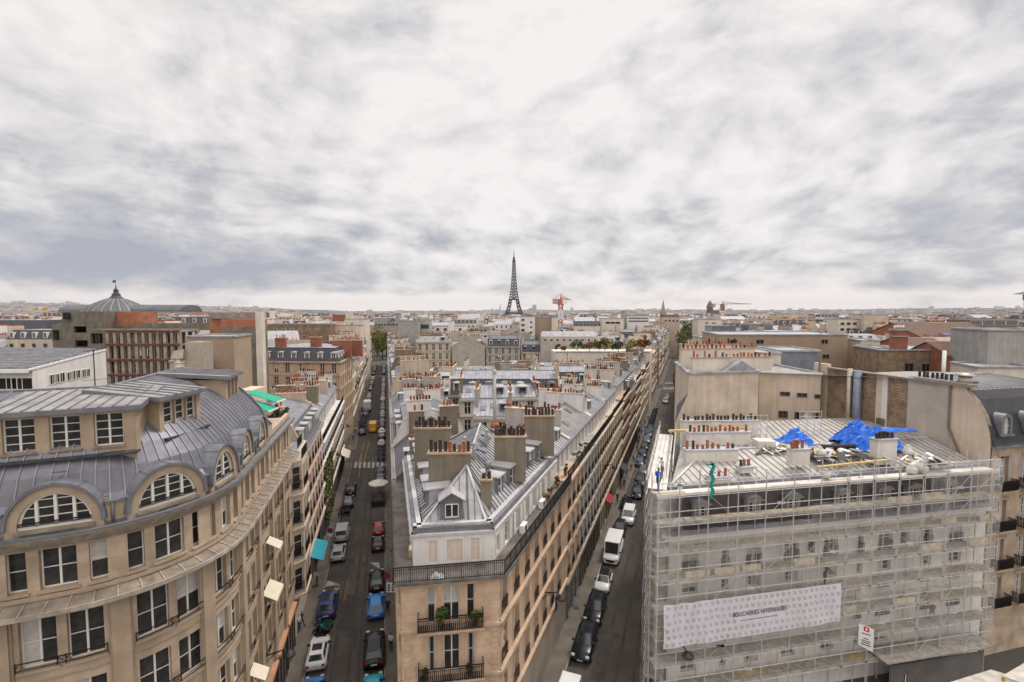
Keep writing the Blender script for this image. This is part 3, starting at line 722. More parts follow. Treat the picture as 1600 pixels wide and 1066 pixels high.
for k, (u, ww) in enumerate(rowB): l1win(u, 18.95, ww, 1.8, 'plain' if k % 5 else 'blind')
for z0, z1 in zs:
    wallface(w, PL1, 0, UL, z0, z1, [(u, ww, z0+.55, z1-.45) for u, ww in rowC], 0, .26, 1)
    for k, (u, ww) in enumerate(rowC): l1win(u, z0+.55, ww, z1-z0-1.0, KINDS[(k*3+int(z0)) % 7])
wallface(w, PL1, 0, UL, 0, 5.65, [], 0)
# attic wall between the arches
AW = [2.55 if i < 5 else 1.85 for i in range(len(UC))]
def span(i): return UC[i]-AW[i]/2-.42, UC[i]+AW[i]/2+.42
eprev = 0
for i in range(8):
    a, b = span(i); strip(w, PL1, eprev, max(a, eprev+.01), -.3, 0, 21.1, 22.45, 0); eprev = min(b, UL-.01)
strip(w, PL1, eprev, UR+.4, -.3, 0, 21.1, 22.45, 0); strip(w, PL1, UR+.4, UL, -.3, 0, 21.1, 21.9, 0)
strip(w, PL1, 0, UR, -.62, -.21, 22.3, 22.63, 0)
w.poly([PL1(UR, 0, 21.5), PL1(UL, 0, 21.5), PL1(UL, -6, 21.5), PL1(UR, -6, 21.5)], 1)
strip(w, PL1, 0, UL, -.5, -.3, 21.1, 21.5, 0)
w.poly([PL1(UL, -d, z) for d, z in ((0, 0), (0, 21.5), (6, 21.5), (6, 0))], 1)
pe = [PL1(UR, -d, z) for d, z in ((0, 21), (0, 22.4), (.5, 23.3), (1.4, 24.5), (2.6, 25.7), (4.2, 26.55), (6, 26.95), (6, 21))]
w.poly(pe, 1); w.poly([PL1(0, -d, z) for d, z in ((0, 0), (0, 22.4), (.5, 23.3), (1.4, 24.5), (2.6, 25.7), (4.2, 26.7), (6, 27.2), (6, 0))][::-1], 1)
A6, C6, B6 = Vector(PL1(0, -6, 0)), Vector((CX-base.x, CY-base.y, 0)), Vector(PL1(UR, -6, 0)); B9 = Vector(PL1(UL, -6, 0)); D6 = A6+B6-C6
for a, b in ((B9, D6+B9-B6), (D6+B9-B6, A6)): w.poly([(a.x, a.y, 0), (b.x, b.y, 0), (b.x, b.y, 21.5), (a.x, a.y, 21.5)], 1)
w.build('wall', [stone1, stone1p], t1)
c = MB()
for z, h, d in ((21.02, .16, .30), (21.18, .14, .42), (21.32, .10, .50)): strip(c, PL1, 0, UL, 0, d, z, z+h, 0)
strip(c, PL1, 0, UL, 0, .14, 20.86, 21.02, 0)
c.build('cornice', stone_dirty, t1)
c = MB(); strip(c, PL1, 0, UL, .28, .52, 21.42, 21.5, 0); strip(c, PL1, 0, UL, -.02, .05, 21.42, 21.58, 0); c.build('gutter', lead, t1)
c = MB()
strip(c, PL1, 0, UL, 0, .12, 18.6, 18.78, 0); strip(c, PL1, 0, UL, 0, .06, 20.8, 20.88, 0)
for u, ww in rowB: strip(c, PL1, u-ww/2-.08, u+ww/2+.08, 0, .12, 18.84, 18.95, 0)
for z0, z1 in zs:
    for u, ww in rowC: strip(c, PL1, u-ww/2-.1, u+ww/2+.1, 0, .14, z0+.42, z0+.55, 0)
    strip(c, PL1, 0, UL, 0, .05, z0-.03, z0+.05, 0)
c.build('string_course', stone1p, t1)
piers = [(UC[i]+UC[i+1])/2 for i in range(len(UC)-1)]
for u in piers:
    c = MB(); strip(c, PL1, u-.34, u+.34, 0, .22, 4.2, 17.95, 0); strip(c, PL1, u-.42, u+.42, 0, .10, 4.2, 18.0, 0); c.build('pilaster', stone1p, t1)
    c = MB(); strip(c, PL1, u-.36, u+.36, 0, .06, 18.85, 20.8, 0); c.build('pilaster', stone1, t1)
# canopy of cast panels between iron ribs over the fourth floor
canm = mat('canopy_panel', (.30, .245, .19), .75, 0, .25, 1.6, 0, .2, 9, fine=.4)
c = MB(); cc = PL1.cuts(0, UL, .5)
for a, b in zip(cc, cc[1:]):
    q = [PL1(a, .02, 18.52), PL1(b, .02, 18.52), PL1(b, .78, 18.28), PL1(a, .78, 18.28)]
    lo_ = [(x, y, z-.08) for x, y, z in q]; c.hexa([lo_[0], lo_[3], lo_[2], lo_[1]], [q[0], q[3], q[2], q[1]])
c.build('canopy', canm, t1); c = MB()
u = .2
while u < UL-.2:
    c.bar(Vector(PL1(u, .02, 18.54)), Vector(PL1(u, .8, 18.30)), .05, .05, 0); u += .78
strip(c, PL1, 0, UL, .76, .84, 18.14, 18.34, 1); strip(c, PL1, 0, UL, 0, .05, 18.52, 18.62, 1)
c.build('canopy_ribs', [mat('canopy_rib', (.42, .36, .29), .6, .1, .2, 3), mat('canopy_edge', (.46, .40, .33), .7, 0, .25, 2, fine=.4)], t1)
# window guards
for i, cu in enumerate(UC):
    for z0, z1 in zs:
        a, b = cu-1.55, cu+1.55
        if b > UL: continue
        r = MB(); cs = PL1.cuts(a, b, .5)
        for zz, k in ((z0+.68, .03), (z0+.98, .04)):
            for x, y in zip(cs, cs[1:]): r.bar(PL1(x, .16, zz), PL1(y, .16, zz), k, k)
        for x in (a, cu-.15, cu+.15, b): r.bar(PL1(x, .16, z0+.6), PL1(x, .16, z0+1.04), .03, .03); r.bar(PL1(x, 0, z0+.8), PL1(x, .16, z0+.8), .03, .03)
        r.bar(PL1(cu-.15, .16, z0+.68), PL1(cu+.15, .16, z0+.98), .02, .02); r.bar(PL1(cu-.15, .16, z0+.98), PL1(cu+.15, .16, z0+.68), .02, .02)
        r.build('window_rail', iron, t1)
# arches
def arch_window(i, cu, ww):
    rz = PL1.rz(cu); o = link('arched_window', None, t1, PL1(cu, 0, 21.5), rz); o.empty_display_size = .2
    a = ww/2; H = 1.42 if ww > 2 else 1.5; n = 18; zb = .28
    def el(r, k): th = pi*k/n; return -cos(th)*(a+r), zb+sin(th)*(H+r)
    s = MB(); ri, ro = 0, .40
    for k in range(n):
        (x0, z0), (x1, z1), (x2, z2), (x3, z3) = el(0, k), el(0, k+1), el(ro, k+1), el(ro, k)
        s.poly([(x0, -.03, z0), (x1, -.03, z1), (x2, -.03, z2), (x3, -.03, z3)][::1], 0)
        s.poly([(x0, -.03, z0), (x0, .38, z0), (x1, .38, z1), (x1, -.03, z1)], 0)
        s.poly([(x3, -.03, z3), (x2, -.03, z2), (x2, .5, z2), (x3, .5, z3)], 0)
    s.box(-a-ro, a+ro, -.03, .5, -.12, zb-.1, 0); s.box(-a-.1, a+.1, -.14, -.03, zb-.22, zb-.08, 1); s.box(-a-ro, -a, -.03, .4, zb-.1, zb, 0); s.box(a, a+ro, -.03, .4, zb-.1, zb, 0)
    s.build('arch_surround', [stone1p, stone_dirty], o)
    h = MB()
    for k in range(n):
        (x0, z0), (x1, z1) = el(ro-.05, k), el(ro-.05, k+1); (x2, z2), (x3, z3) = el(ro+.08, k+1), el(ro+.08, k); back = 1.9
        h.poly([(x3, -.14, z3), (x2, -.14, z2), (x2, back, z2), (x3, back, z3)], 0, True)
        h.poly([(x0, -.14, z0), (x1, -.14, z1), (x2, -.14, z2), (x3, -.14, z3)], 0)
        h.poly([(x1, -.14, z1), (x0, -.14, z0), (x0, .1, z0), (x1, .1, z1)], 0)
        if k % 3 == 0: h.bar((x3, -.14, z3+.015), (x3, back, z3+.015), .03, .03, 1)
    h.build('arch_hood', [lead, seam], o)
    f = MB()
    for k in range(n):
        (x0, z0), (x1, z1), (x2, z2), (x3, z3) = el(-.10, k), el(-.10, k+1), el(0, k+1), el(0, k)
        f.poly([(x0, .09, z0), (x1, .09, z1), (x2, .09, z2), (x3, .09, z3)])
        f.poly([(x0, .09, z0), (x0, .17, z0), (x1, .17, z1), (x1, .09, z1)])
    f.box(-a, a, .05, .17, zb-.08, zb+.07)
    m = 4 if ww > 2 else 2
    for k in range(1, m):
        x = -a+2*a*k/m; zt = zb+H*sqrt(max(0, 1-(x/a)**2)); f.box(x-.055, x+.055, .05, .17, zb, zt)
    for zz in (.42, .80, 1.15):
        xx = a*sqrt(max(0, 1-(zz/H)**2)); f.box(-xx, xx, .12, .16, zb+zz-.018, zb+zz+.018)
    f.build('window_frame', framew, o)
    g_ = MB(); g_.poly([(x, .165, z) for x, z in [el(-.02, k) for k in range(n+1)]][::-1]); g_.build('pane', glass, o)
    r = MB(); r.bar((-a-.05, .0, zb+.2), (a+.05, .0, zb+.2), .05, .05); r.bar((-a-.05, .0, zb+.1), (a+.05, .0, zb+.1), .03, .03); r.build('window_rail', iron, o)
for i, cu in enumerate(UC[:8]): arch_window(i, cu, AW[i])
# roof
PRF = [(0, 22.45), (.32, 22.75), (.75, 23.75), (1.4, 24.6), (2.4, 25.6), (3.9, 26.5), (5.99, 27.0)]
rf = MB(); sm = MB(); st = []
u = 0.
while u < UR-.2: st.append(u); u += .56
st.append(UR)
for a, b in zip(st, st[1:]):
    inar = any(abs((a+b)/2-UC[i])-.28 < AW[i]/2+.05 for i in range(8))
    for (d0, z0), (d1, z1) in (list(zip(PRF, PRF[1:])) if not inar else [((.22, 22.66), PRF[1])]+list(zip(PRF, PRF[1:]))[1:]):
        q = [PL1(a, -d0, z0), PL1(b, -d0, z0), PL1(b, -d1, z1), PL1(a, -d1, z1)]; rf.poly(q, 0, True)
D7 = C6+(D6-C6)*.42; rf.poly([(A6.x, A6.y, 27.0), (C6.x, C6.y, 27.0), (D7.x, D7.y, 22.5), (A6.x+(D7-C6).x, A6.y+(D7-C6).y, 22.5)], 1); rf.poly([(C6.x, C6.y, 27.0), (B6.x, B6.y, 27.0), (B6.x+(D7-C6).x, B6.y+(D7-C6).y, 22.5), (D7.x, D7.y, 22.5)], 1)
for k, u in enumerate(st[1:-1]):
    pf = [Vector(PL1(u, -d, z+.02)) for d, z in PRF]
    if k % 1 == 0:
        on_arc = 14 < u < 22.6
        inar = any(abs(u-UC[i]) < AW[i]/2+.1 for i in range(8))
        for j, (a, b) in enumerate(zip(pf, pf[1:])):
            if inar and j < 1: continue
            if on_arc and k % 2 and j >= 4: continue
            sm.bar(a, b, .045, .06, 0)
    for j in range(1, 6):          # welts across each tray
        if (k+j) % 2 == 0 and k+2 < len(st)-1 and not on_arc: sm.bar(PL1(u, -PRF[j][0]-.25*((k*7) % 3), lerp(PRF[j][1], PRF[j+1][1], .25*((k*7) % 3)/(PRF[j+1][0]-PRF[j][0]))+.01), PL1(st[k+2], -PRF[j][0]-.25*((k*7) % 3), lerp(PRF[j][1], PRF[j+1][1], .25*((k*7) % 3)/(PRF[j+1][0]-PRF[j][0]))+.01), .03, .02, 0)
sm.bar((A6.x, A6.y, 27.0), (C6.x, C6.y, 27.0), .3, .12, 1); sm.bar((C6.x, C6.y, 27.0), (B6.x, B6.y, 27.0), .3, .12, 1)
eprev = 0
for i in range(8):
    a, b = span(i)
    if a > eprev: strip(sm, PL1, eprev, a, -.05, .14, 22.42, 22.52, 1)
    eprev = b
P9 = [Vector(PL1(UR, -d+.06, z+.03)) for d, z in PRF]; [sm.bar(a, b, .22, .12, 1) for a, b in zip(P9, P9[1:])]
ro = rf.build('roof', [zinc, zinc_old], t1); sm.build('roof_seams', [mat('seam_grey', (.26, .26, .285), .5, .3, .1, 2), lead], ro)
for u in (15.75, 11.9, 23.2, 27.0):
    d = MB(); d.tube(PL1(u, .07, 22.45), PL1(u, .07, 21.5), .06, n=8); d.build('downpipe', lead, t1)
def block_dormer(u, d, z0, w, nw, ww, wh, depth, wn=None):
    o = link('dormer', None, t1, PL1(u, d, z0), PL1.rz(u)); o.empty_display_size = .2
    H = wh+.42; b = MB(); P = Path([(-w/2, 0), (w/2, 0)]); sp = (w-.5)/nw
    wl = [(.25+(i+.5)*sp, ww, .3, .3+wh) for i in range(nw)]
    wallface(b, P, 0, w, -.5, H, wl, 0, .18)
    for s in (-1, 1):
        q = [(s*w/2, 0, -.5), (s*w/2, depth, 1.2), (s*w/2, depth, H), (s*w/2, 0, H)]; b.poly(q if s > 0 else q[::-1], 0)
    for uc, *_ in wl: b.box(uc-w/2-ww/2-.06, uc-w/2+ww/2+.06, -.07, 0, .2, .3, 1)
    b.build('dormer_wall', [stone1p, stone_dirty], o)
    for uc, a, za, zb in wl: window(P, uc, za, ww, wh, o, .18, 'plain', 4 if wh > 1.4 else 3)
    r = MB(); e = .3; rise = .32
    r.hexa([(-w/2-e, -e, H), (w/2+e, -e, H), (w/2+e, depth+.9, H+rise), (-w/2-e, depth+.9, H+rise)], [(-w/2-e, -e, H+.22), (w/2+e, -e, H+.22), (w/2+e, depth+.9, H+rise+.25), (-w/2-e, depth+.9, H+rise+.25)], 1)
    r.poly([(-w/2-e+.05, -e+.05, H+.23), (w/2+e-.05, -e+.05, H+.23), (w/2+e-.05, depth+.9, H+rise+.26), (-w/2-e+.05, depth+.9, H+rise+.26)], 0)
    k = int((w+2*e)/.52)
    for i in range(1, k):
        x = -w/2-e+(w+2*e)*i/k; r.bar((x, -e, H+.25), (x, depth+.9, H+rise+.28), .05, .07, 2)
    r.box(-w/2-.15, w/2+.15, -.5, 0, -.08, .0, 3)
    r.build('dormer_roof', [mat('zinc_weathered', (.34, .32, .31), .55, .15, .22, 1.2, 0, .1, 3, fine=.3), lead, seam, mat('lead_apron', (.07, .07, .075), .6, .2, .3, 2)], o)
block_dormer(13.75, -1.45, 24.45, 5.3, 3, 1.1, 1.55, 3.2)
block_dormer(20.6, -1.9, 24.6, 2.9, 3, .72, 1.5, 3.0)
block_dormer(29.4, -1.9, 24.6, 2.9, 3, .72, 1.5, 3.0)
block_dormer(5.0, -1.45, 24.45, 5.5, 3, 1.1, 1.55, 3.2)
# ground floor shop fronts and fixed sun blinds of L1
for i, cu in enumerate(UC[5:], 5):
    s = MB(); strip(s, PL1, cu-1.6, min(UL-.1, cu+1.6), .02, .10, .2, 3.4, 1); strip(s, PL1, cu-1.6, min(UL-.1, cu+1.6), .02, .16, 3.4, 4.0, 0)
    for du in (-1.6, -.5, .5, 1.5):
        if cu+du < UL-.2: strip(s, PL1, cu+du, cu+du+.1, .02, .15, 0, 3.4, 0)
    s.build('shop_front', [mat('shop_dark', (.05, .045, .04), .5), glass], t1)
    s = MB(); strip(s, PL1, cu-1.7, min(UL-.1, cu+1.7), 0, .35, 4.0, 4.25, 0); s.build('string_course', mat('salmon_ledge', (.50, .26, .15), .8), t1)
def blind(parent, P, u, z, w, out, drop, m, nm='awning'):
    b = MB(); q = [P(u-w/2, .02, z), P(u+w/2, .02, z), P(u+w/2, out, z-drop), P(u-w/2, out, z-drop)]
    b.hexa([(x, y, zz-.04) for x, y, zz in (q[0], q[3], q[2], q[1])], [q[0], q[3], q[2], q[1]])
    for x in (u-w/2+.03, u+w/2-.03): b.bar(P(x, 0, z-drop-.35), P(x, out, z-drop-.03), .03, .03, 1)
    b.poly([P(u-w/2, out, z-drop), P(u+w/2, out, z-drop), P(u+w/2, out, z-drop-.18), P(u-w/2, out, z-drop-.18)], 0)
    return b.build(nm, [m, steel], parent)
for cu, du, z in ((25.0, -.5, 8.2), (28.9, .5, 11.1), (28.9, -.6, 11.15), (28.9, .75, 14.3), (21.3, .5, 8.0)):
    blind(t1, PL1, cu+du, z, 1.15, .95, .55, awnC)
# ================================================================ the wedge building between the two streets
base = Vector((-3.5, 30, 0)); A = Vector((-6.95, 28.7)); B = Vector((-.8, 29.6)); Cc = Vector(pr(46, -11.5)[:2]); Dd = Vector(pl(46, .74)[:2])
def loc2(v): return (v[0]-base.x, v[1]-base.y)
tw = thing('corner_building', 'peach limestone wedge building between both streets with iron balcony and hipped zinc roof', 'building', base)
PF = Path([loc2(A), loc2(B)]); PR = Path([loc2(B), loc2(Cc)]); PLf = Path([loc2(Dd), loc2(A)])
w = MB(); c = MB(); zf = [4.5, 7.8, 11.1, 14.4]
wallface(w, PF, 0, PF.L, 0, 4.5, [], 0); wallface(w, PR, 0, PR.L, 0, 4.5, [], 2); wallface(w, PLf, 0, PLf.L, 0, 4.5, [], 2)
rcols = [.75+2.32*i for i in range(7) if .75+2.32*i < PR.L-.4]; lcols = [1.2+2.3*i for i in range(8) if 1.2+2.3*i < PLf.L-.6]
for fi, (z0, z1) in enumerate(zip(zf, zf[1:])):
    fw = [(px_u(PF, 672) if False else 1.85, .48, z0+.15, z1-.55), (3.12, 1.02, z0+.15, z1-.55), (4.35, .5, z0+.15, z1-.55)]
    wallface(w, PF, 0, PF.L, z0, z1, fw, 0, .3, 1)
    kk = (('closed', 'plain', 'closed'), ('closed', 'plain', 'closed'), ('blind', 'blind', 'plain'))[fi]
    for (uc, ww, za, zb), kd in zip(fw, kk):
        window(PF, uc, za, ww, zb-za, tw, .3, kd if kd != 'closed' else 'curt', 2)
        strip(c, PF, uc-ww/2-.14, uc-ww/2, 0, .05, za, zb+.1); strip(c, PF, uc+ww/2, uc+ww/2+.14, 0, .05, za, zb+.1); strip(c, PF, uc-ww/2-.14, uc+ww/2+.14, 0, .07, zb, zb+.16)
    for P_, cols, kd in ((PR, rcols, None), (PLf, lcols, None)):
        rw = [(u, 1.0, z0+.3, z1-.6) for u in cols]; wallface(w, P_, 0, P_.L, z0, z1, rw, 0, .3, 1)
        for uc, ww, za, zb in rw:
            window(P_, uc, za, ww, zb-za, tw, .3, None, 3); link('window_rail', rail_mesh(1.1), tw, P_(uc, 0, za), P_.rz(uc))
            strip(c, P_, uc-.66, uc-.5, 0, .06, za, zb+.1); strip(c, P_, uc+.5, uc+.66, 0, .06, za, zb+.1); strip(c, P_, uc-.72, uc+.72, 0, .16, zb+.12, zb+.26)
    for P_ in (PF, PR, PLf):        # quoins at the corners
        for k in range(8):
            z = z0+.1+k*.37
            for a in ((.12, .75) if k % 2 else (.12, .55), (P_.L-.75, P_.L-.12) if k % 2 else (P_.L-.55, P_.L-.12)):
                if P_ is PR and a[0] > 1 or P_ is PLf and a[0] < 1: continue
                if fi < 2: strip(c, P_, a[0], a[1], 0, .05, z, z+.3)
for z in zf[:-1]:
    for P_ in (PF, PR, PLf): strip(c, P_, -.0, P_.L, 0, .12, z-.3, z-.1); strip(c, P_, -.1, P_.L+.1, 0, .24, z-.1, z+.05)
for P_ in (PF, PR, PLf):
    strip(c, P_, 0, P_.L, 0, .18, 13.85, 14.05); strip(c, P_, -.1, P_.L+.1, 0, .34, 14.05, 14.22)
w.build('wall', [peach, peachp, mat('shop_stone', (.30, .25, .20))], tw)
c.build('cornice', peachp, tw)
sl = MB(); ex = .55
oA = Vector(PF(-.45, ex, 0)); oB = Vector(PF(PF.L+.3, ex, 0)); oC = Vector(PR(PR.L, ex, 0)); oD = Vector(PLf(0, ex, 0))
sl.poly([(oA.x, oA.y, 14.4), (oB.x, oB.y, 14.4), (oC.x, oC.y, 14.4), (oD.x, oD.y, 14.4)]); sl.poly([(v.x, v.y, 14.22) for v in (oD, oC, oB, oA)])
for a, b in ((oA, oB), (oB, oC), (oD, oA)): sl.poly([(a.x, a.y, 14.22), (b.x, b.y, 14.22), (b.x, b.y, 14.4), (a.x, a.y, 14.4)])
terr = sl.build('terrace', mat('terrace_zinc', (.19, .165, .145), .85, 0, .3, .9, 0, .2, 9, fine=.5), tw)
for a, b in ((oA, oB), (oB, oC)):
    P_ = Path([(a.x, a.y), (b.x, b.y)]); r = MB(); railing(r, P_, .03, P_.L-.03, -.06, 14.4, 1.02, .13, .013, 0, False)
    for i in range(int(P_.L/.26)):
        u = .13+i*.26; r.bar(P_(u, -.06, 14.52), P_(u+.13, -.06, 14.66), .015, .015); r.bar(P_(u+.13, -.06, 14.66), P_(u+.26, -.06, 14.52), .015, .015); r.bar(P_(u, -.06, 15.26), P_(u+.13, -.06, 15.40), .015, .015)
    r.build('balcony_railing', iron, tw)
P_ = Path([(oD.x, oD.y), (oA.x, oA.y)]); r = MB(); r.bar(P_(0, -.05, 14.5), P_(P_.L, -.05, 14.5), .1, .2); railing(r, P_, P_.L-1.5, P_.L-.03, -.06, 14.4, 1.0, .13, .013, 0, False); r.build('balcony_railing', iron, tw)
for z, m_ in ((11.1, 1), (7.8, 0), (4.5, 0)):        # front balconies
    b = MB(); strip(b, PF, 1.0, 5.15, 0, .72, z-.02, z+.1, 1); railing(b, PF, 1.05, 5.1, .68, z+.1, .95, .12, .013, 0, True)
    for i in range(30): u = 1.1+i*.133; b.box(PF(u, .68, 0)[0]-.035, PF(u, .68, 0)[0]+.035, PF(u, .68, 0)[1]-.008, PF(u, .68, 0)[1]+.008, z+.2, z+.62, 0)
    b.build('balcony', [iron, peachp], tw)
# attic storey
A2 = Vector((-6.5, 30.2)); B2 = Vector((-1.25, 30.9)); C2 = Vector(pr(46, -12.6)[:2]); D2 = Vector(pl(46, 1.55)[:2])
QF = Path([loc2(A2), loc2(B2)]); QR = Path([loc2(B2), loc2(C2)]); QL = Path([loc2(D2), loc2(A2)])
w = MB(); zt = 16.45
fw = [(1.30, .52, 14.6, 16.05), (2.72, 1.0, 14.6, 16.05), (4.08, .52, 14.6, 16.05)]
wallface(w, QF, 0, QF.L, 14.4, zt, fw, 0, .2)
for uc, ww, za, zb in fw: window(QF, uc, za, ww, zb-za, tw, .2, 'closed', 2)
rw = [(.8, .6, 14.7, 15.9)]+[(2.6+2.2*i, 1.0, 14.5, 16.1) for i in range(6)]; wallface(w, QR, 0, QR.L, 14.4, zt, rw, 0, .2)
for i, (uc, ww, za, zb) in enumerate(rw): window(QR, uc, za, ww, zb-za, tw, .2, 'shut' if i in (2, 3, 5) else 'plain', 3)
lw = [(1.5+2.4*i, 1.0, 14.5, 16.1) for i in range(6)]; wallface(w, QL, 0, QL.L, 14.4, zt, lw, 0, .2)
for uc, ww, za, zb in lw: window(QL, uc, za, ww, zb-za, tw, .2, None, 3)
b4 = [(C2, D2)]; w.poly([(*loc2(C2), 0), (*loc2(D2), 0), (*loc2(D2), 16.9), (*loc2(C2), 16.9)], 1); w.poly([(*loc2(Cc), 0), (*loc2(C2), 0), (*loc2(C2), 14.4), (*loc2(Cc), 14.4)], 1); w.poly([(*loc2(D2), 0), (*loc2(Dd), 0), (*loc2(Dd), 14.4), (*loc2(D2), 14.4)], 1)
for P_, cols in ((QF, fw), (QR, rw), (QL, lw)):
    for uc, ww, za, zb in cols: strip(w, P_, uc-ww/2-.14, uc+ww/2+.14, 0, .06, zb+.05, zb+.15, 2); strip(w, P_, uc-ww/2-.14, uc-ww/2-.04, 0, .05, za, zb+.05, 2); strip(w, P_, uc+ww/2+.04, uc+ww/2+.14, 0, .05, za, zb+.05, 2)
w.build('attic_wall', [whiteW, creamA, framew], tw)
w = MB()
for P_ in (QF, QR, QL): strip(w, P_, -.1, P_.L+.1, -.3, .16, zt, zt+.14, 1); strip(w, P_, 0, P_.L, -.5, -.02, zt+.14, zt+.5, 0); strip(w, P_, 0, P_.L, -.6, -.28, zt+.5, zt+.6, 1)
w.build('cornice', [lead, mat('gutter_white', (.55, .53, .52), .5, .1, .1, 2)], tw)
# hipped roof
ze = 16.95; rA = Vector((-5.95, 30.85)); rB = Vector((-1.8, 31.45)); rC = Vector(pr(46, -13.1)[:2]); rD = Vector(pl(46, 2.1)[:2]); ap = Vector((-3.3, 34.0)); bk = Vector((-3.1, 46)); zr = 19.9; zb_ = 20.2
def L3(v, z): return Vector((v.x-base.x, v.y-base.y, z))
rf = MB(); rf.poly([L3(rC, 0), L3(rD, 0), L3(rD, ze), L3(bk, zb_), L3(rC, ze)], 1)
def hipseams(mb, e0, e1, r0, r1, n, mi):
    for i in range(1, n):
        f = i/n; mb.bar(e0.lerp(e1, f)+Vector((0, 0, .03)), r0.lerp(r1, f)+Vector((0, 0, .03)), .045, .06, mi)
def slopeseams(mb, e0, e1, a, b_, step, mi):      # ribs square to the eave up to the hip/ridge polyline
    d = (e1-e0).normalized(); L = (e1-e0).length; nrm = (e1-e0).cross(a-e0).normalized(); up = nrm.cross(d)
    if up.z < 0: up = -up
    ua, ub = (a-e0).dot(d), (b_-e0).dot(d); ha, hb = (a-e0).dot(up), (b_-e0).dot(up); u = step
    while u < L:
        if u < ua: h = ha*u/ua
        elif u < ub: h = lerp(ha, hb, (u-ua)/(ub-ua))
        else: h = hb*(L-u)/max(.01, L-ub)
        if h > .25: p = e0+d*u; mb.bar(p+nrm*.03*(1 if nrm.z > 0 else -1), p+up*h+nrm*.03*(1 if nrm.z > 0 else -1), .04, .06, mi)
        u += step
def ruled(mb, e0, e1, top, step):      # a slope cut into trays square to the eave, with a seam on every joint
    d = (e1-e0).normalized(); L = (e1-e0).length; n2 = Vector((-d.y, d.x)); tp = [e0]+top+[e1]; us = [min(L, i*step) for i in range(int(L/step)+1)]+[L]
    def hit(u):
        p = e0+d*u; best = None
        if u < 1e-4 or u > L-1e-4: return p, p
        for a, b in zip(tp, tp[1:]):
            r = (b-a); den = n2.x*r.y-n2.y*r.x
            if abs(den) < 1e-9: continue
            w_ = a-p; t = (w_.x*r.y-w_.y*r.x)/den; v = (w_.x*n2.y-w_.y*n2.x)/den
            if -1e-6 <= v <= 1+1e-6 and t > 1e-3 and (best is None or t < best[0]): best = (t, a.lerp(b, v))
        return p, (best[1] if best else p)
    ks = sorted(set(us+[ (q-e0).dot(d) for q in top if 0 < (q-e0).dot(d) < L])); H = [hit(u) for u in ks]
    for (p, q), (p2, q2) in zip(H, H[1:]):
        pts_ = [p, p2]+([q2] if (q2-p2).length > .01 else [])+([q] if (q-p).length > .01 else [])
        if len(pts_) > 2: mb.poly(pts_, 0)
    for u, (p, q) in zip(ks, H):
        if (q-p).length > .2: mb.bar(p+Vector((0, 0, .03)), q+Vector((0, 0, .03)), .04, .06, 2)
ruled(rf, L3(rB, ze), L3(rC, ze), [L3(ap, zr), L3(bk, zb_)], .55); ruled(rf, L3(rA, ze), L3(rB, ze), [L3(ap, zr)], .5); ruled(rf, L3(rD, ze), L3(rA, ze), [L3(bk, zb_), L3(ap, zr)], .55)
for a, b in ((L3(rA, ze), L3(ap, zr)), (L3(rB, ze), L3(ap, zr)), (L3(ap, zr), L3(bk, zb_))): rf.bar(a+Vector((0, 0, .05)), b+Vector((0, 0, .05)), .16, .1, 3)
rf.build('roof', [zincL, creamA, seamD, mat('ridge_zinc', (.5, .49, .49), .5, .2)], tw)
# front dormer with little gable
P_ = Path([loc2(rA), loc2(rB)]); o = link('dormer', None, tw, P_(P_.L*.46, -.12, ze+.12), P_.rz(1)); o.empty_display_size = .2; b = MB()
b.poly([(-.85, 0, 0), (.85, 0, 0), (.72, .15, 1.25), (0, .15, 1.75), (-.72, .15, 1.25)], 0)
for s in (-1, 1):
    q = [(s*.85, 0, 0), (s*.72, .15, 1.25), (s*.72, 1.9, 1.25)]; b.poly(q[::-1] if s < 0 else q, 0)
    q = [(s*.92, -.05, 1.22), (0, -.05, 1.82), (0, 2.4, 1.82), (s*.92, 2.1, 1.22)]; b.poly(q, 1); b.bar((s*.92, -.05, 1.24), (0, -.05, 1.84), .1, .07, 2)
b.box(-.58, .58, -.04, .1, .12, .2, 2); b.build('dormer_wall', [zinc, zincL, lead], o)
wd = Path([(-.5, 0), (.5, 0)]); window(wd, .5, .2, .92, .92, o, -.03, 'plain', 1)
for Y in (35.0, 37.2, 39.4, 41.6, 43.8):          # right hand dormers
    q = Path([loc2(rB), loc2(rC)]); u = (Y-rB.y)/(rC.y-rB.y)*q.L; dormer(tw, q, u, -.45, ze+.15, 1.15, 1.65, 1.9 if Y < 38 else 2.2, lead, zincL)
for Y in (33.2, 34.9, 38.0, 40.0, 42.0, 44.0):
    q = Path([loc2(rD), loc2(rA)]); u = q.L*(1-(Y-rA.y)/(rD.y-rA.y)); dormer(tw, q, u, -.35, ze+.1, 1.2, 1.5, 1.9, lead, zincL)
for x0, x1, Y, z0, z1, n, k in ((-6.1, -3.05, 34.3, 17.2, 20.75, 9, (1, 1, 0)), (-1.45, 1.1, 38.2, 17.3, 20.95, 10, (1,)), (-8.2, -5.25, 39.6, 17.2, 21.3, 11, (1,)), (1.2, 4.0, 44.8, 17.4, 21.2, 9, (1,))):
    chimney(tw, loc2((x0, Y)), loc2((x1, Y+.1)), z0, z1, .8, taupe, n, k, True, mat('cap_stone', (.42, .30, .2), .85), .95, (.55, .75, .9))
chimney(tw, loc2((-2.2, 32.9)), loc2((-1.45, 32.9)), 17.3, 19.25, .6, taupe, 2, (1,), True, mat('cap_stone', (.42, .30, .2)), 1)
b = MB(); b.tube(L3(Vector((-1.75, 33.4)), 18), L3(Vector((-1.75, 33.4)), 20.0), .16, n=10); b.lathe([(.24, 20.0), (.24, 20.3), (.1, 20.45)], L3(Vector((-1.75, 33.4)), 0), 10); b.build('flue', mat('flue_metal', (.20, .19, .18), .5, .5), tw)
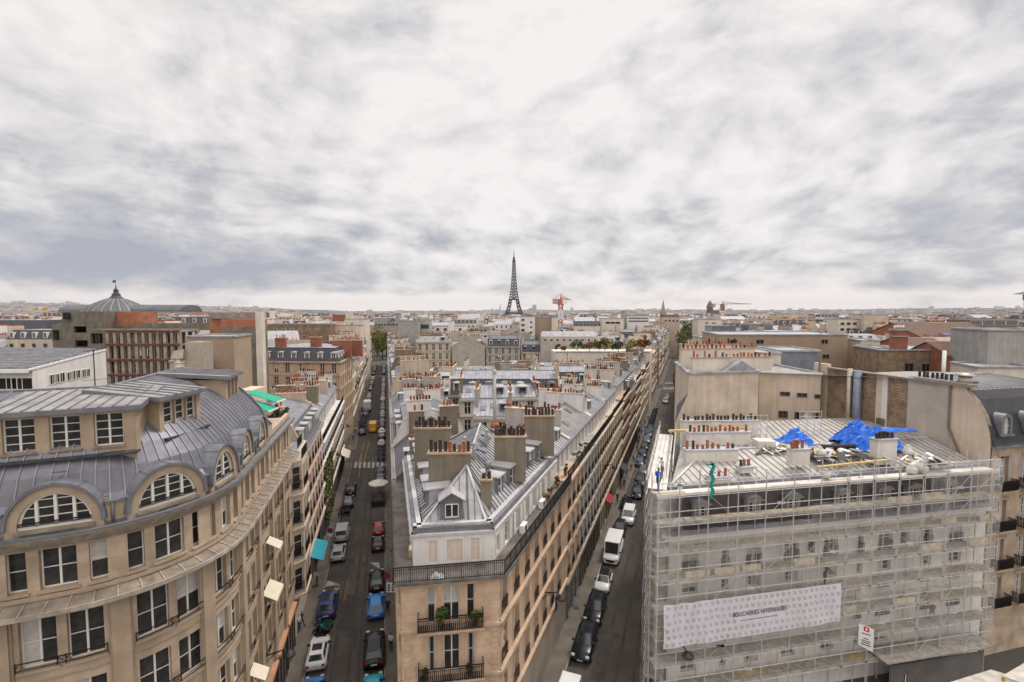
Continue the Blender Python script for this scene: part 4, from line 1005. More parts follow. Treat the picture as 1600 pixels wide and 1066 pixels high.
for x, y, z in ((-3.0, 36.3, 20.0), (-3.9, 38.5, 19.9), (-2.2, 40.5, 20)):
    b = MB(); b.box(x-base.x-.2, x-base.x+.2, y-base.y-.2, y-base.y+.2, z-.2, z+.55); b.tube((x-base.x, y-base.y, z+.5), (x-base.x, y-base.y, z+.85), .1); b.lathe([(.16, z+.85), (.18, z+.92), (.05, z+1.0)], (x-base.x, y-base.y, 0), 8); b.build('roof_vent', zincL, tw)
v = MB(); s_ = .85
for (x, y, z) in ((-2.75, 37.4, 20.15), (-2.6, 41.2, 20.3)): v.hexa([(x-base.x-.1, y-base.y-.4, z+.05), (x-base.x+.75, y-base.y-.4, z-.3), (x-base.x+.75, y-base.y+.5, z-.3), (x-base.x-.1, y-base.y+.5, z+.05)], [(x-base.x-.1, y-base.y-.4, z+.2), (x-base.x+.75, y-base.y-.4, z-.15), (x-base.x+.75, y-base.y+.5, z-.15), (x-base.x-.1, y-base.y+.5, z+.2)])
v.build('skylight', glassB, tw)
# ================================================================ the building under scaffolding
SA, SB = Vector((12, 35.3)), Vector((42, 41)); base = Vector((25, 42, 0))
def l3(v): return (v[0]-base.x, v[1]-base.y)
sdir = (SB-SA).normalized(); snor = Vector((sdir.y, -sdir.x))       # outward
SD = Vector(pr(50, -.95)[:2])                                        # street side, far end
PS = Path([l3(SA), l3(SB)]); PSS = Path([l3(SD), l3(SA)])
def wu(px, d=0.):
    r = (px-800)/FP; n = snor*d; a = SA+n; return (r*a.y-a.x)/(sdir.x-r*sdir.y)
def wz(px, y, d=0.):
    u = wu(px, d); p = SA+sdir*u+snor*d; return PY(px, y, p.y).z
ts = thing('apartment_building', 'pale grey rendered apartment building wrapped in scaffolding, with a dark slate attic', 'building', base)
wallm = mat('render_pale_grey', (.80, .765, .72), .85, 0, .10, .6, .3, .1, 9)
w = MB(); c = MB()
rows = [(11.0, 12.55, 't'), (9.2, 10.1, 's'), (7.75, 8.6, 's'), (5.3, 6.95, 't'), (2.95, 4.1, 's')]
big = [wu(p) for p in (1087, 1189, 1249, 1312, 1399, 1464, 1512)]; nar = [wu(p) for p in (1143, 1359)]; tiny = [wu(p) for p in (1279, 1429)]
zb = [13.9, 10.65, 8.9, 7.2, 4.6, 0]
for (za, zz, k), z1, z0 in zip(rows, zb, zb[1:]):
    wl = [(u, 1.3, za, zz) for u in big if not (za < 4.5 and u > 22)]+[(u, .6, za, zz) for u in nar]+([(u, .55, za+.5, zz-.1) for u in tiny] if k == 't' else [])
    wallface(w, PS, 0, PS.L, z0, z1, wl, 0, .2)
    for u, ww, a, b in wl: window(PS, u, a, ww, b-a, ts, .2, random.choice(['plain', 'plain', 'curt', 'half', 'blind']), 3 if k == 't' else 2)
    for u, ww, a, b in wl:
        if k == 't': strip(c, PS, u-ww/2-.12, u+ww/2+.12, 0, .05, b+.05, b+.2); link('window_rail', rail_mesh(ww+.1), ts, PS(u, 0, a), PS.rz(u))
    wl = [(1.6+2.3*i, 1.0, za, zz) for i in range(6)]; wallface(w, PSS, 0, PSS.L, z0, z1, wl, 0, .2)
    for u, ww, a, b in wl: window(PSS, u, a, ww, b-a, ts, .2, None, 2)
for z, h, d in ((13.7, .2, .25), (13.9, .25, .5), (10.5, .18, .14), (7.15, .16, .12), (4.45, .2, .2)):
    strip(c, PS, -.3, PS.L, 0, d, z, z+h); strip(c, PSS, 0, PSS.L+.3, 0, d, z, z+h)
w.poly([PSS(0, 0, 0), PSS(0, 0, 17.6), (*l3(Vector((41.5, 56))), 17.6), (*l3(Vector((41.5, 56))), 0)], 0)
w.build('wall', [wallm], ts); c.build('cornice', mat('cornice_pale', (.62, .58, .53), .85, 0, .1), ts)
# slate attic, nearly upright, with pedimented dormers
w = MB()
for P_ in (PS, PSS):
    a, b = (0.25, P_.L) if P_ is PS else (0, P_.L-.25)
    q = [P_(a, -.15, 14.15), P_(b, -.15, 14.15), P_(b, -.75, 17.35), P_(a, -.75, 17.35)]; w.poly(q, 0)
    strip(w, P_, a, b, -.9, -.55, 17.35, 17.6, 1); strip(w, P_, a-.2, b+.2, -.15, .5, 14.15, 14.22, 1)
att = w.build('attic_wall', [mat('attic_slate', (.085, .075, .072), .7, 0, .2, 1.5), zincM], ts)
for px in (1103, 1187, 1250, 1330, 1395, 1442, 1500):
    u = wu(px); o = link('dormer', None, ts, PS(u, -.02, 14.95), PS.rz(u)); o.scale = (.8, 1, .85); o.empty_display_size = .2; b = MB()
    b.box(-.75, -.5, -.02, .9, 0, 1.55); b.box(.5, .75, -.02, .9, 0, 1.55); b.box(-.5, .5, -.02, .2, 1.3, 1.55); b.box(-.5, .5, .0, .2, 0, .1)
    n = 8; pp = [(-.98*cos(pi*i/n), 1.55+.4*sin(pi*i/n)) for i in range(n+1)]
    for (x0, z0), (x1, z1) in zip(pp, pp[1:]): b.poly([(x0, -.18, z0), (x1, -.18, z1), (x1, .95, z1), (x0, .95, z0)], 1)
    b.poly([(x, -.1, z) for x, z in pp[::-1]], 0); b.box(-.98, .98, -.2, .1, 1.5, 1.6, 0)
    b.build('dormer_wall', [mat('dormer_stone', (.36, .33, .30), .85, 0, .1), zinc], o)
    window(Path([(-.5, 0), (.5, 0)]), .5, .1, .98, 1.2, o, -.02+.14, 'plain', 2)
# low zinc roof rising away from the eave, hipped at the street corner
n_ = -snor; T1 = SA+n_*.85+sdir*.6; T2 = SB+n_*.85; T3 = Vector(pr(50, 0)[:2]); ins = 5.6
H1 = SA+sdir*6.3+n_*5.2; H2 = SB+n_*5.2
def s3(v, z): return Vector((v.x-base.x, v.y-base.y, z))
r = MB(); a, b_, c_, d_ = s3(T1, 17.62), s3(T2, 17.62), s3(H2, 18.75), s3(H1, 18.75); e_ = s3(T3, 17.62); BK = Vector((20.5, 51.5)); BR = Vector((42.5, 55)); f_ = s3(BK, 18.9); g_ = s3(BR, 18.9)
r.poly([a, b_, c_, d_]); r.poly([e_, a, d_, f_]); r.poly([d_, c_, g_, f_], 0)
for i in range(1, 46): f = i/46; r.bar(a.lerp(b_, f)+Vector((0, 0, .03)), (d_.lerp(c_, max(0, (f*30-5.7)/24.3)) if f*30 > 5.7 else a.lerp(d_, f*30/5.7))+Vector((0, 0, .04)), .05, .07, 1)
for i in range(1, 24): f = i/24; r.bar(e_.lerp(a, f)+Vector((0, 0, .03)), f_.lerp(d_, f)+Vector((0, 0, .04)), .06, .1, 2)
for i in range(1, 34): f = i/34; r.bar(d_.lerp(c_, f)+Vector((0, 0, .04)), f_.lerp(g_, f)+Vector((0, 0, .04)), .05, .08, 1)
for p, q in ((a, d_), (d_, c_), (d_, f_)): r.bar(p+Vector((0, 0, .06)), q+Vector((0, 0, .06)), .16, .1, 2)
r.build('roof', [mat('zinc_dusty', (.44, .415, .39), .6, .12, .18, .8, 0, .1, 3, fine=.3), mat('seam_brown', (.33, .30, .28), .6, .1, .15), mat('seam_light', (.55, .52, .49), .6, .1, .15)], ts)
chw = mat('chimney_white', (.66, .625, .57), .85, 0, .08, 1.2, .2)
capg = mat('cap_grey', (.40, .41, .44), .7, 0, .1)
def Pp(px, y, z): v = PZ(px, y, z); return Vector((v.x, v.y))
for (x0, x1, Y, z0, z1, n, kk, ph) in ((14.9, 19.4, 40.2, 17.9, 19.25, 10, (1, 0, 1, 0), (.35, .5, .7)), (16.4, 22.2, 43.6, 17.9, 19.9, 14, (0, 0, 1), (.4, .6)), (16.9, 24.5, 46.6, 17.9, 20.3, 20, (1, 1, 1), (.4, .6)),
                          (15.6, 17.3, 36.9, 17.6, 18.0, 3, (0,), (.4, .6)), (18.6, 19.7, 38.2, 18.0, 18.4, 3, (0, 1), (.5,)), (23.4, 25.0, 39.3, 18.3, 19.55, 6, (0, 0, 0), (.6, .7)), (31.3, 33.2, 40.4, 18.0, 20.1, 6, (1, 1), (.5, .6))):
    chimney(ts, l3((x0, Y)), l3((x1, Y+.25)), z0, z1, .75, chw, n, kk, True, capg, .95, ph)
b = MB(); b.box(l3((22.4, 0))[0], l3((24.0, 0))[0], l3((0, 42.4))[1], l3((0, 43.6))[1], 18.4, 19.4); b.build('stair_hatch', chw, ts)
# ---------------------------------------------------------------- scaffolding
tsc = thing('scaffolding', 'grey tube scaffolding with plank decks and pale debris netting around the apartment building', 'scaffolding', base)
LV = [2.7, 4.85, 6.95, 9.1, 11.25, 13.4, 15.55, 17.7]
ULs = 29.5; sc_side = Path([l3(Vector(pr(51, -.95)[:2])), l3(SA)])
pu = [-1.7, -.1]+[2.3+i*2.42 for i in range(12)]
def rnd(a): return random.uniform(-a, a)
for d in (.35, 1.5):
    for u in pu:
        for dx in ((0, .16) if (d > 1 and int(u*10) % 3 == 0) else (0,)):
            b = MB(); top = 18.9+(random.random()*.9 if d > 1 else .2)
            b.tube(PS(u+dx, d, .02), PS(u+dx+rnd(.05), d, top), .045 if not dx else .03, n=5)
            for z in LV: b.box(PS(u, d, 0)[0]-.06, PS(u, d, 0)[0]+.06, PS(u, d, 0)[1]-.06, PS(u, d, 0)[1]+.06, z-.05, z+.05)
            b.build('standard', steel, tsc)
for Yd in (2.2, 4.6, 7.0, 9.4, 11.8, 14.2):
    for d in (.35, 1.6):
        b = MB(); u = sc_side.L-Yd; b.tube(sc_side(u, d, .02), sc_side(u, d, 19.0), .035, n=5); b.build('standard', steel, tsc)
for z in LV:
    for zz, ds in ((z-.08, (.35, 1.5)), (z+1.0, (1.5,))):
        for d in ds:
            b = MB(); b.tube(PS(-1.8, d, zz+rnd(.04)), PS(ULs, d, zz+rnd(.05)), .036, n=5); b.build('ledger', steel, tsc)
        b = MB(); b.tube(sc_side(0, 1.6, zz), sc_side(sc_side.L+1.5, 1.6, zz), .03, n=5); b.build('ledger', steel, tsc)
    for u in pu[::2]: b = MB(); b.tube(PS(u, .3, z-.1), PS(u, 1.6, z-.1), .025, n=4); b.build('transom', steel, tsc)
    # decks: planks in runs
    b = MB(); u = -1.7
    while u < ULs-.5:
        L = min(2.42, ULs-u)
        if True:
            for k in range(4): dd = .42+k*.27; b.hexa([PS(u, dd, z), PS(u, dd+.25, z), PS(u+L-.04, dd+.25, z), PS(u+L-.04, dd, z)][::-1], [PS(u, dd, z+.045), PS(u, dd+.25, z+.045), PS(u+L-.04, dd+.25, z+.045), PS(u+L-.04, dd, z+.045)][::-1], random.choice([0, 0, 0, 1]))
            b.hexa([PS(u, 1.46, z), PS(u, 1.49, z), PS(u+L, 1.49, z), PS(u+L, 1.46, z)][::-1], [PS(u, 1.46, z+.2), PS(u, 1.49, z+.2), PS(u+L, 1.49, z+.2), PS(u+L, 1.46, z+.2)][::-1], 0)
        u += 2.42
    for i in range(4): dd = .2+i*.36; b.hexa([sc_side(0, dd, z), sc_side(sc_side.L+.5, dd, z), sc_side(sc_side.L+.5, dd+.33, z), sc_side(0, dd+.33, z)], [sc_side(0, dd, z+.045), sc_side(sc_side.L+.5, dd, z+.045), sc_side(sc_side.L+.5, dd+.33, z+.045), sc_side(0, dd+.33, z+.045)], 0)
    b.build('deck', [plank if z < 17 else mat('deck_white', (.66, .62, .57), .8, 0, .12, 1), mat('plank_yellow', (.46, .38, .24), .85, 0, .2, 2)], tsc)
for i in range(30):
    k = random.randrange(2, 13); z = random.choice(LV[:-1]); s = random.choice((0, 1)); b = MB()
    b.tube(PS(pu[k], 1.53, z if s else z+2.1), PS(pu[k+1], 1.53, z+2.1 if s else z), .022, n=4)
    if random.random() < .4: b.box(PS((pu[k]+pu[k+1])/2, 1.55, 0)[0]-.28, PS((pu[k]+pu[k+1])/2, 1.55, 0)[0]+.28, PS((pu[k]+pu[k+1])/2, 1.6, 0)[1]-.02, PS((pu[k]+pu[k+1])/2, 1.6, 0)[1]+.02, z+.97, z+1.17)
    b.build('brace', steel, tsc)
for u, z in ((6.2, 11.3), (10.9, 9.1), (15.6, 15.6), (15.9, 6.95), (15.4, 4.85), (21.4, 11.3), (20.9, 9.1), (21.2, 4.85), (27.0, 6.95), (27.2, 13.4)):
    b = MB()
    for s in (0, .42): b.tube(PS(u+s, 1.2, z), PS(u+s+.5, .8, z+2.3), .02, n=4)
    for k in range(9): f = (k+.5)/9; b.tube(PS(u+.5*f, 1.2-.4*f, z+2.3*f), PS(u+.42+.5*f, 1.2-.4*f, z+2.3*f), .014, n=4)
    b.build('ladder', steel, tsc)
for u, z, l in ((.6, 11.3, 2.0), (3.0, 11.3, 2.1), (5.3, 11.3, 1.6), (9.8, 11.35, 1.9), (18.3, 15.6, 2.4), (22.0, 11.4, 2.2), (23.8, 13.45, 1.5), (13.6, 6.95, 2.2), (19.5, 7.0, 2.0), (27.8, 13.4, 2.0), (21.5, 15.7, 2.3), (26.8, 11.4, 2)):
    b = MB(); b.hexa([PS(u, 1.40, z+.05), PS(u+l, 1.40, z+.05), PS(u+l, 1.44, z+.05), PS(u, 1.44, z+.05)], [PS(u, 1.36, z+.6), PS(u+l, 1.36, z+.6), PS(u+l, 1.40, z+.6), PS(u, 1.40, z+.6)])
    b.build('toe_panel', mat('plank_pale', (.50, .43, .32), .85, 0, .2, 2), tsc)
# netting hung outside, bellied between the tubes
def net(P_, ua, ub, za, zb, d, m, seed):
    b = MB(); nu = int((ub-ua)/.4); nz = int((zb-za)/.45); rr = random.Random(seed)
    ph = [rr.uniform(0, 6) for _ in range(4)]; ids = {}
    for j in range(nz+1):
        for i in range(nu+1):
            u = lerp(ua, ub, i/nu); z = lerp(za, zb, j/nz)
            dd = d+.06*sin(u*2.6+ph[0]+z*.3)+.05*sin(z*2.9+ph[1]+sin(u))+.03*sin(u*5+z*2+ph[2]); ids[i, j] = b.vert(P_(u, dd, z))
    for j in range(nz):
        for i in range(nu): b.f.append([ids[i, j], ids[i+1, j], ids[i+1, j+1], ids[i, j+1]]); b.m.append(0); b.sm.append(True)
    b.build('netting', m, tsc)
net(PS, 0., 11, 4.6, 15.2, 1.66, netM, 1); net(PS, 11, 22, 4.2, 16.4, 1.68, netM, 2); net(PS, 22, ULs, 3.2, 18.9, 1.70, netM, 3)
net(PS, -2.0, .0, .2, 18.3, 1.72, netS, 4); net(sc_side, .5, sc_side.L+1.6, .2, 18.6, 1.75, netS, 5)
endp = Path([PS(ULs, 1.7, 0)[:2], PS(ULs+1.2, -1.2, 0)[:2]]); net(endp, 0, endp.L, 3.2, 18.6, 0, netM, 6)
# roof-level guard rails and yellow beams
for Yd, z0 in ((0, 17.7),):
    for u in (-1.7, 2.3, 6, 10, 14, 18.5, 23, 27.5):
        b = MB(); b.tube(PS(u, .4, 17.7), PS(u, .4, 19.3), .025, n=4); b.build('guard_post', steel, tsc)
for zz in (18.2, 18.75, 19.2):
    b = MB(); b.tube(sc_side(0, 1.55, zz), sc_side(sc_side.L+.9, 1.55, zz), .025, n=4); b.build('guard_rail', steel, tsc)
    b = MB(); b.tube(sc_side(0, -.1, zz-.1), sc_side(sc_side.L-3, -.1, zz-.1), .025, n=4); b.build('guard_rail', steel, tsc)
b = MB(); b.bar((*l3((24.0, 36.6)), 18.95), (*l3((30.5, 37.9)), 19.1), .2, .12); tag(b.build('timber_beam', wood), 'yellow timber beam lying on the guard rails along the front of the scaffold', 'beam').location = base
b = MB(); b.bar((*l3((15.2, 45.4)), 19.6), (*l3((23.0, 46.0)), 19.75), .3, .2); tag(b.build('timber_beam', wood), 'long yellow timber beam at the back of the scaffolded roof between two chimney stacks', 'beam').location = base
# heaps of builders' sheeting, tarps, sacks
def drape(name, label, cat, cx_, cy_, z, rx, ry, h, m, seed, peaks, rz=0, n=14):
    rr = random.Random(seed); b = MB(); ids = {}
    for j in range(n+1):
        for i in range(n+1):
            x = -rx+2*rx*i/n; y = -ry+2*ry*j/n; zz = 0
            for (px_, py_, ph_, pw) in peaks: zz = max(zz, ph_*max(0, 1-hypot((x-px_)/rx, (y-py_)/ry)/pw))
            k = rr.uniform(-.07, .07)*h; e = .0 if i in (0, n) or j in (0, n) else 1
            ids[i, j] = b.vert((x+rr.uniform(-.06, .06)*rx, y+rr.uniform(-.06, .06)*ry, zz*h+(k+.06)*e))
    for j in range(n):
        for i in range(n): b.f.append([ids[i, j], ids[i+1, j], ids[i+1, j+1], ids[i, j+1]]); b.m.append(0); b.sm.append(False)
    o = b.build(name, m, None, (cx_, cy_, z), rz); return tag(o, label, cat)
drape('tarpaulin', 'large bright blue tarpaulin tented over the open roof beside the brown party wall', 'tarpaulin', 33.4, 44.0, 18.6, 3.0, 1.8, 2.5, tarp, 3, [(-.8, .2, 1, .95), (1.6, .1, .62, .7), (-2.4, 0, .3, .6), (.4, -.6, .8, .5)], .12, 26)
drape('tarpaulin', 'smaller blue tarpaulin with a pointed top left of the large blue one', 'tarpaulin', 26.5, 44.2, 18.5, 2.1, 1.4, 1.8, tarp, 5, [(.4, .2, 1, .9), (-.9, 0, .4, .7)], -.1)
drape('tarpaulin', 'narrow strip of blue tarpaulin along the foot of the brown party wall', 'tarpaulin', 36.6, 45.3, 19.6, 2.6, .5, .35, tarp, 6, [(0, 0, 1, 1.3)], .1)
for i, (x, y, s, lab) in enumerate(((26.9, 40.6, .5, 'white rubble sack on the roof in front of the small blue tarpaulin'), (33.9, 38.6, .65, 'biggest white rubble sack on the top deck near the right end of the scaffold'), (32.9, 38.3, .5, 'white rubble sack leaning on the biggest sack at the right end of the top deck'), (29.0, 43.0, .45, 'white sheet bundle beside the left foot of the large blue tarpaulin'), (34.7, 40.9, .55, 'small white sack right of the white chimney with black pots'), (25.2, 37.3, .45, 'lone white sack hanging on the top rail before the red-potted chimney'))):
    rr = random.Random(i); b = MB(); n = 9
    for k in range(6):
        pass
    prof = [(.1, 0), (.62, .12), (.78, .45), (.7, .8), (.42, 1.05), (.18, 1.2), (.26, 1.38)]
    ids = []
    for r_, z in prof: ids.append([b.vert((s*r_*cos(2*pi*k/n)*(1+rr.uniform(-.34, .3)), s*r_*sin(2*pi*k/n)*(1+rr.uniform(-.34, .3)), s*z*1.2+rr.uniform(-.03, .03))) for k in range(n)])
    for a_, b2 in zip(ids, ids[1:]):
        for k in range(n): b.f.append([a_[k], a_[(k+1) % n], b2[(k+1) % n], b2[k]]); b.m.append(0); b.sm.append(True)
    b.f.append(ids[-1]); b.m.append(0); b.sm.append(False)
    tag(b.build('rubble_sack', mat('sack_cloth', (.58, .56, .54), .85, 0, .1, 5), None, (x, y, 17.8 if y < 39.5 else 18.6)), lab, 'sack')
for hx, hy, hz_0, hs, hn, sd in ((23.4, 42.6, 18.4, .75, 60, 13), (35.2, 39.6, 18.2, .6, 40, 14), (27.0, 41.6, 18.4, .7, 50, 15)):
    rr = random.Random(sd); b = MB()
    for i in range(hn):
        x = rr.uniform(-2.4, 2.4)*hs; y = rr.uniform(-1.3, 1.3)*hs; z = rr.uniform(0, .7)*hs; l = rr.uniform(.3, 1.6); a = rr.uniform(0, pi); d = Vector((cos(a)*l/2, sin(a)*l/2, rr.uniform(-.15, .3)))
        b.bar(Vector((x, y, z+.05))-d, Vector((x, y, z+.05))+d, rr.uniform(.06, .6), .04, rr.choice([0, 1, 1, 2, 2, 3]))
    tag(b.build('demolition_rubble', [mat('debris_dark', (.06, .055, .05), .8), zinc_old, whiteP, wood], None, (hx, hy, hz_0)), None, kind='stuff')
for k_, (x0_, x1_, Y_) in enumerate(((29.0, 31.4, 47.2), (22.6, 24.6, 45.4))):
    b = MB(); P_ = Path([(0, 0), (x1_-x0_, .2)])
    for u in (0, .8, 1.6, 2.3): b.tube(P_(u, 0, 0), P_(u, 0, 2.6), .03, n=5)
    for z in (.6, 1.3, 2.0, 2.5): b.tube(P_(0, 0, z), P_(2.4, 0, z+.02), .025, n=5)
    b.poly([P_(0, .05, .3), P_(2.3, .05, .3), P_(2.3, .05, 1.6), P_(0, .05, 2.5)], 1); tag(b.build('site_screen', [steel, netS], None, (x0_, Y_, 18.6)), ['tube and net screen standing left of the large blue tarpaulin', 'tube and net screen behind the white chimneys on the scaffolded roof'][k_], 'screen')
rr = random.Random(12); b = MB()
for i in range(70):
    x = rr.uniform(-3.2, 3.6); y = rr.uniform(-1.4, 1.4); z = rr.uniform(0, .5)*(1-abs(x)/5)+.02; l = rr.uniform(.3, 1.5); a = rr.uniform(0, pi); d = Vector((cos(a)*l/2, sin(a)*l/2, rr.uniform(-.12, .2)))
    b.bar(Vector((x, y, z))-d, Vector((x, y, z))+d, rr.uniform(.1, .7), .04, rr.choice([0, 0, 1, 2, 3]))
tag(b.build('demolition_rubble', [mat('debris_dark', (.06, .055, .05), .8), zinc_old, whiteP, wood], None, (29.3, 41.2, 18.45)), None, kind='stuff')
b = MB(); b.tube((-1.5, 0, .2), (1.6, .2, .25), .22, n=10); tag(b.build('felt_roll', mat('felt', (.02, .02, .02), .7), None, (29.6, 42.3, 18.7)), 'thick black roll of roofing felt on the debris below the large blue tarpaulin', 'roll')
b = MB()
for k in range(14):
    z = -k*.19; x = sin(k*1.3)*.09
    b.hexa([(x-.13, -.02, z), (x+.16, -.02, z), (x+.16, .03, z), (x-.13, .03, z)], [(x-.1, -.02, z+.2), (x+.12, -.02, z+.2), (x+.12, .03, z+.2), (x-.1, .03, z+.2)])
b.box(-.45, .1, -.02, .03, .0, .12)
p = PY(1113, 727, 34.2); tag(b.build('green_netting', mat('green_net', (.01, .30, .22), .7), None, p), 'strip of green netting dangling from a scaffold tube over the zinc roof', 'netting')
# ---- printed banner
fonts = bpy.data.fonts
def text_mesh(s, size, ext=.004, serif=False, bold=0.):
    cu = bpy.data.curves.new('lettering', 'FONT'); cu.body = s; cu.size = size; cu.extrude = ext; cu.align_x = 'CENTER'; cu.align_y = 'CENTER'; cu.space_character = 1.12
    o = bpy.data.objects.new('lettering_src', cu); COL.objects.link(o); bpy.context.view_layer.update()
    me = bpy.data.meshes.new_from_object(o.evaluated_get(bpy.context.evaluated_depsgraph_get())); bpy.data.objects.remove(o); return me
D_ = 1.95
ua, ub = wu(1046, D_), wu(1331, D_); p = PS((ua+ub)/2, D_, 0); zc_ = 9.15
tb = thing('banner', 'long white printed banner lettered BOUCHERIES NIVERNAISES hung across the scaffolding', 'banner', (p[0]+base.x, p[1]+base.y, 0), PS.rz(0))
wB = ub-ua; z1l, z1r = wz(1046, 947, D_), wz(1331, 911, D_); z0l, z0r = wz(1052, 1014, D_), wz(1331, 971, D_)
def bz(u, f): t = (u+wB/2)/wB; return lerp(lerp(z0l, z0r, t), lerp(z1l, z1r, t), f)
def bd(u, f): t = (u+wB/2)/wB; return min(1, max(0, abs(u-.35)-1.8)/2)*(.05*sin(u*2.1+f*3)*(1-f*.5)+.07*sin(u*4.3-f*4)*max(0, .45-t)*2*f+.03*sin(u*7+f*6)*max(0, .5-t))
b = MB(); nu, nv = 70, 10; ids = {}
for k, off_ in enumerate((0, .012)):
    for j in range(nv+1):
        for i in range(nu+1): u = -wB/2+wB*i/nu; f = j/nv; ids[k, i, j] = b.vert((u, bd(u, f)+off_, bz(u, f)))
for k in (0, 1):
    for j in range(nv):
        for i in range(nu):
            q = [ids[k, i, j], ids[k, i+1, j], ids[k, i+1, j+1], ids[k, i, j+1]]; b.f.append(q if k == 0 else q[::-1]); b.m.append(0); b.sm.append(True)
b.build('banner_cloth', mat('banner_vinyl', (.66, .64, .68), .55, 0, .05, 1), tb)
b = MB(); emb = [(-.11, -.13), (.10, -.13), (.14, .0), (.06, .10), (-.02, .06), (-.10, .15), (-.13, .05), (-.07, -.02)]
cols = int(wB/.50)
for j in range(6):
    for i in range(cols):
        u = -wB/2+.25+i*.50+(.12 if j % 2 else 0); f = (j+.5)/6
        if abs(u-.35) < 1.95 and j in (2, 3) : continue
        if u > wB/2-.2: continue
        zc2 = bz(u, f); b.poly([(u+x*1.3, bd(u, f)-.012, zc2+z*1.3) for x, z in emb])
b.build('banner_emblems', mat('banner_grey', (.50, .485, .52), .6), tb)
me = text_mesh('BOUCHERIES NIVERNAISES', .34, .003, bold=.006); me.materials.append(mat('ink_black', (.02, .02, .025), .6))
f = .56; o = link('banner_lettering', me, tb, (.35, bd(.35, f)-.05, bz(.35, f)+.02)); sl_ = (bz(1, f)-bz(0, f)); o.rotation_euler = (R(90), -math.atan(sl_), 0); o.scale = (1.02, 1.5, 1)
me = text_mesh('SUR RENDEZ-VOUS  -  BOUCHERIE EN GROS  -  PARIS', .13, .003); me.materials.append(MATS['ink_black'])
bpy.data.meshes.remove(me)
b = MB()
for i in range(34):
    if i % 7 == 5: continue
    u = .35-1.6+i*.096; b.box(u, u+.06, bd(.35, .38)-.035, bd(.35, .38)-.03, bz(u, .40), bz(u, .40)+.05)
b.build('banner_small_print', MATS['ink_black'], tb)
# ---- permit sign with red crest
pu_ = wu(1375, 1.9); p = PS(pu_, 1.9, 0)
tsg = thing('site_sign', 'white works sign with a red square emblem tilted on the scaffolding below the banner', 'sign', (p[0]+base.x, p[1]+base.y, wz(1375, 1012, 1.9)), PS.rz(0)-.35)
b = MB(); b.hexa([(-.55, 0, .2), (.55, 0, -.35), (.55, .03, -.35), (-.55, .03, .2)], [(-.55, 0, 1.95), (.55, 0, 1.55), (.55, .03, 1.55), (-.55, .03, 1.95)]); b.build('sign_panel', whiteP, tsg)
b = MB(); b.hexa([(-.2, -.012, 1.4), (.2, -.012, 1.26), (.2, 0, 1.26), (-.2, 0, 1.4)], [(-.2, -.012, 1.76), (.2, -.012, 1.62), (.2, 0, 1.62), (-.2, 0, 1.76)]); b.build('sign_emblem', mat('sign_red', (.55, .02, .02), .5), tsg)
b = MB(); b.poly([(-.08, -.016, 1.46), (.08, -.016, 1.40), (.08, -.016, 1.54), (0, -.016, 1.64), (-.08, -.016, 1.6)]); b.build('sign_emblem_mark', whiteP, tsg)
b = MB()
for k, (z, l) in enumerate(((1.12, .32), (.72, .18), (.55, .34), (.38, .30), (.22, .38))):
    b.hexa([(-l, -.012, z+.12*l), (l, -.012, z-.36*l), (l, 0, z-.36*l), (-l, 0, z+.12*l)], [(-l, -.012, z+.12*l+.07), (l, -.012, z-.36*l+.07), (l, 0, z-.36*l+.07), (-l, 0, z+.12*l+.07)])
b.build('sign_lines', MATS['ink_black'], tsg)
# ================================================================ blind walls behind the scaffolded building
def blockb(name, label, pts, z0, z1, m, cat='building', group=None, roof=None, loc=None):
    c0 = Vector((sum(p[0] for p in pts)/len(pts), sum(p[1] for p in pts)/len(pts))) ; t = thing(name, label, cat, (c0.x, c0.y, z0), 0, group); b = MB(); n = len(pts); q = [(p[0]-c0.x, p[1]-c0.y) for p in pts]
    h = z1-z0
    for i in range(n):
        a, d = q[i], q[(i+1) % n]; b.poly([(*a, 0), (*d, 0), (*d, h), (*a, h)])
    b.build('wall', m, t); r = MB(); r.poly([(*p, h) for p in q], 0)
    for i in range(n):
        a, d = Vector((*q[i], h)), Vector((*q[(i+1) % n], h)); r.bar(a+Vector((0, 0, .1)), d+Vector((0, 0, .1)), .35, .25, 1)
    r.build('roof', roof or [zinc_old, zincM], t); t['_'] = h; del t['_']
    return t, Vector((c0.x, c0.y, z0))
def on_face(t, base_, a, b, px, y0, y1, w_, m=dark, fr=framew, frame=True, rev=.0, name='window'):
    # a window set on the wall a-b where the sight line of a survey column meets it
    a = Vector(a[:2]); b = Vector(b[:2]); d = (b-a).normalized(); r = (px-800)/FP; s = (r*a.y-a.x)/(d.x-r*d.y); p = a+d*s
    z0, z1 = PY(px, y1, p.y).z, PY(px, y0, p.y).z; o = link(name, None, t, (p.x-base_.x, p.y-base_.y, z0-base_.z), atan2(d.y, d.x)); o.empty_display_size = .1
    h = z1-z0; f = MB(); 
    for xa, xb, za, zb_ in ((-w_/2-.08, -w_/2, -.06, h+.06), (w_/2, w_/2+.08, -.06, h+.06), (-w_/2, w_/2, -.06, 0), (-w_/2, w_/2, h, h+.06)): f.box(xa, xb, -.08, .02, za, zb_)
    if frame: f.box(-.03, .03, -.06, -.02, 0, h)
    f.build('window_frame', fr, o); g_ = MB(); g_.poly([(-w_/2, -.02, 0), (w_/2, -.02, 0), (w_/2, -.02, h), (-w_/2, -.02, h)]); g_.build('pane', m, o); return o
def inter(px, a, b):
    a = Vector(a[:2]); b = Vector(b[:2]); d = (b-a).normalized(); r = (px-800)/FP; s = (r*a.y-a.x)/(d.x-r*d.y); return a+d*s
def at(px, Y): return ((px-800)/FP*Y*1.0, Y)
pW = [at(1078, 52), at(1188, 53.5), (31.5, 64), (22.2, 64)]
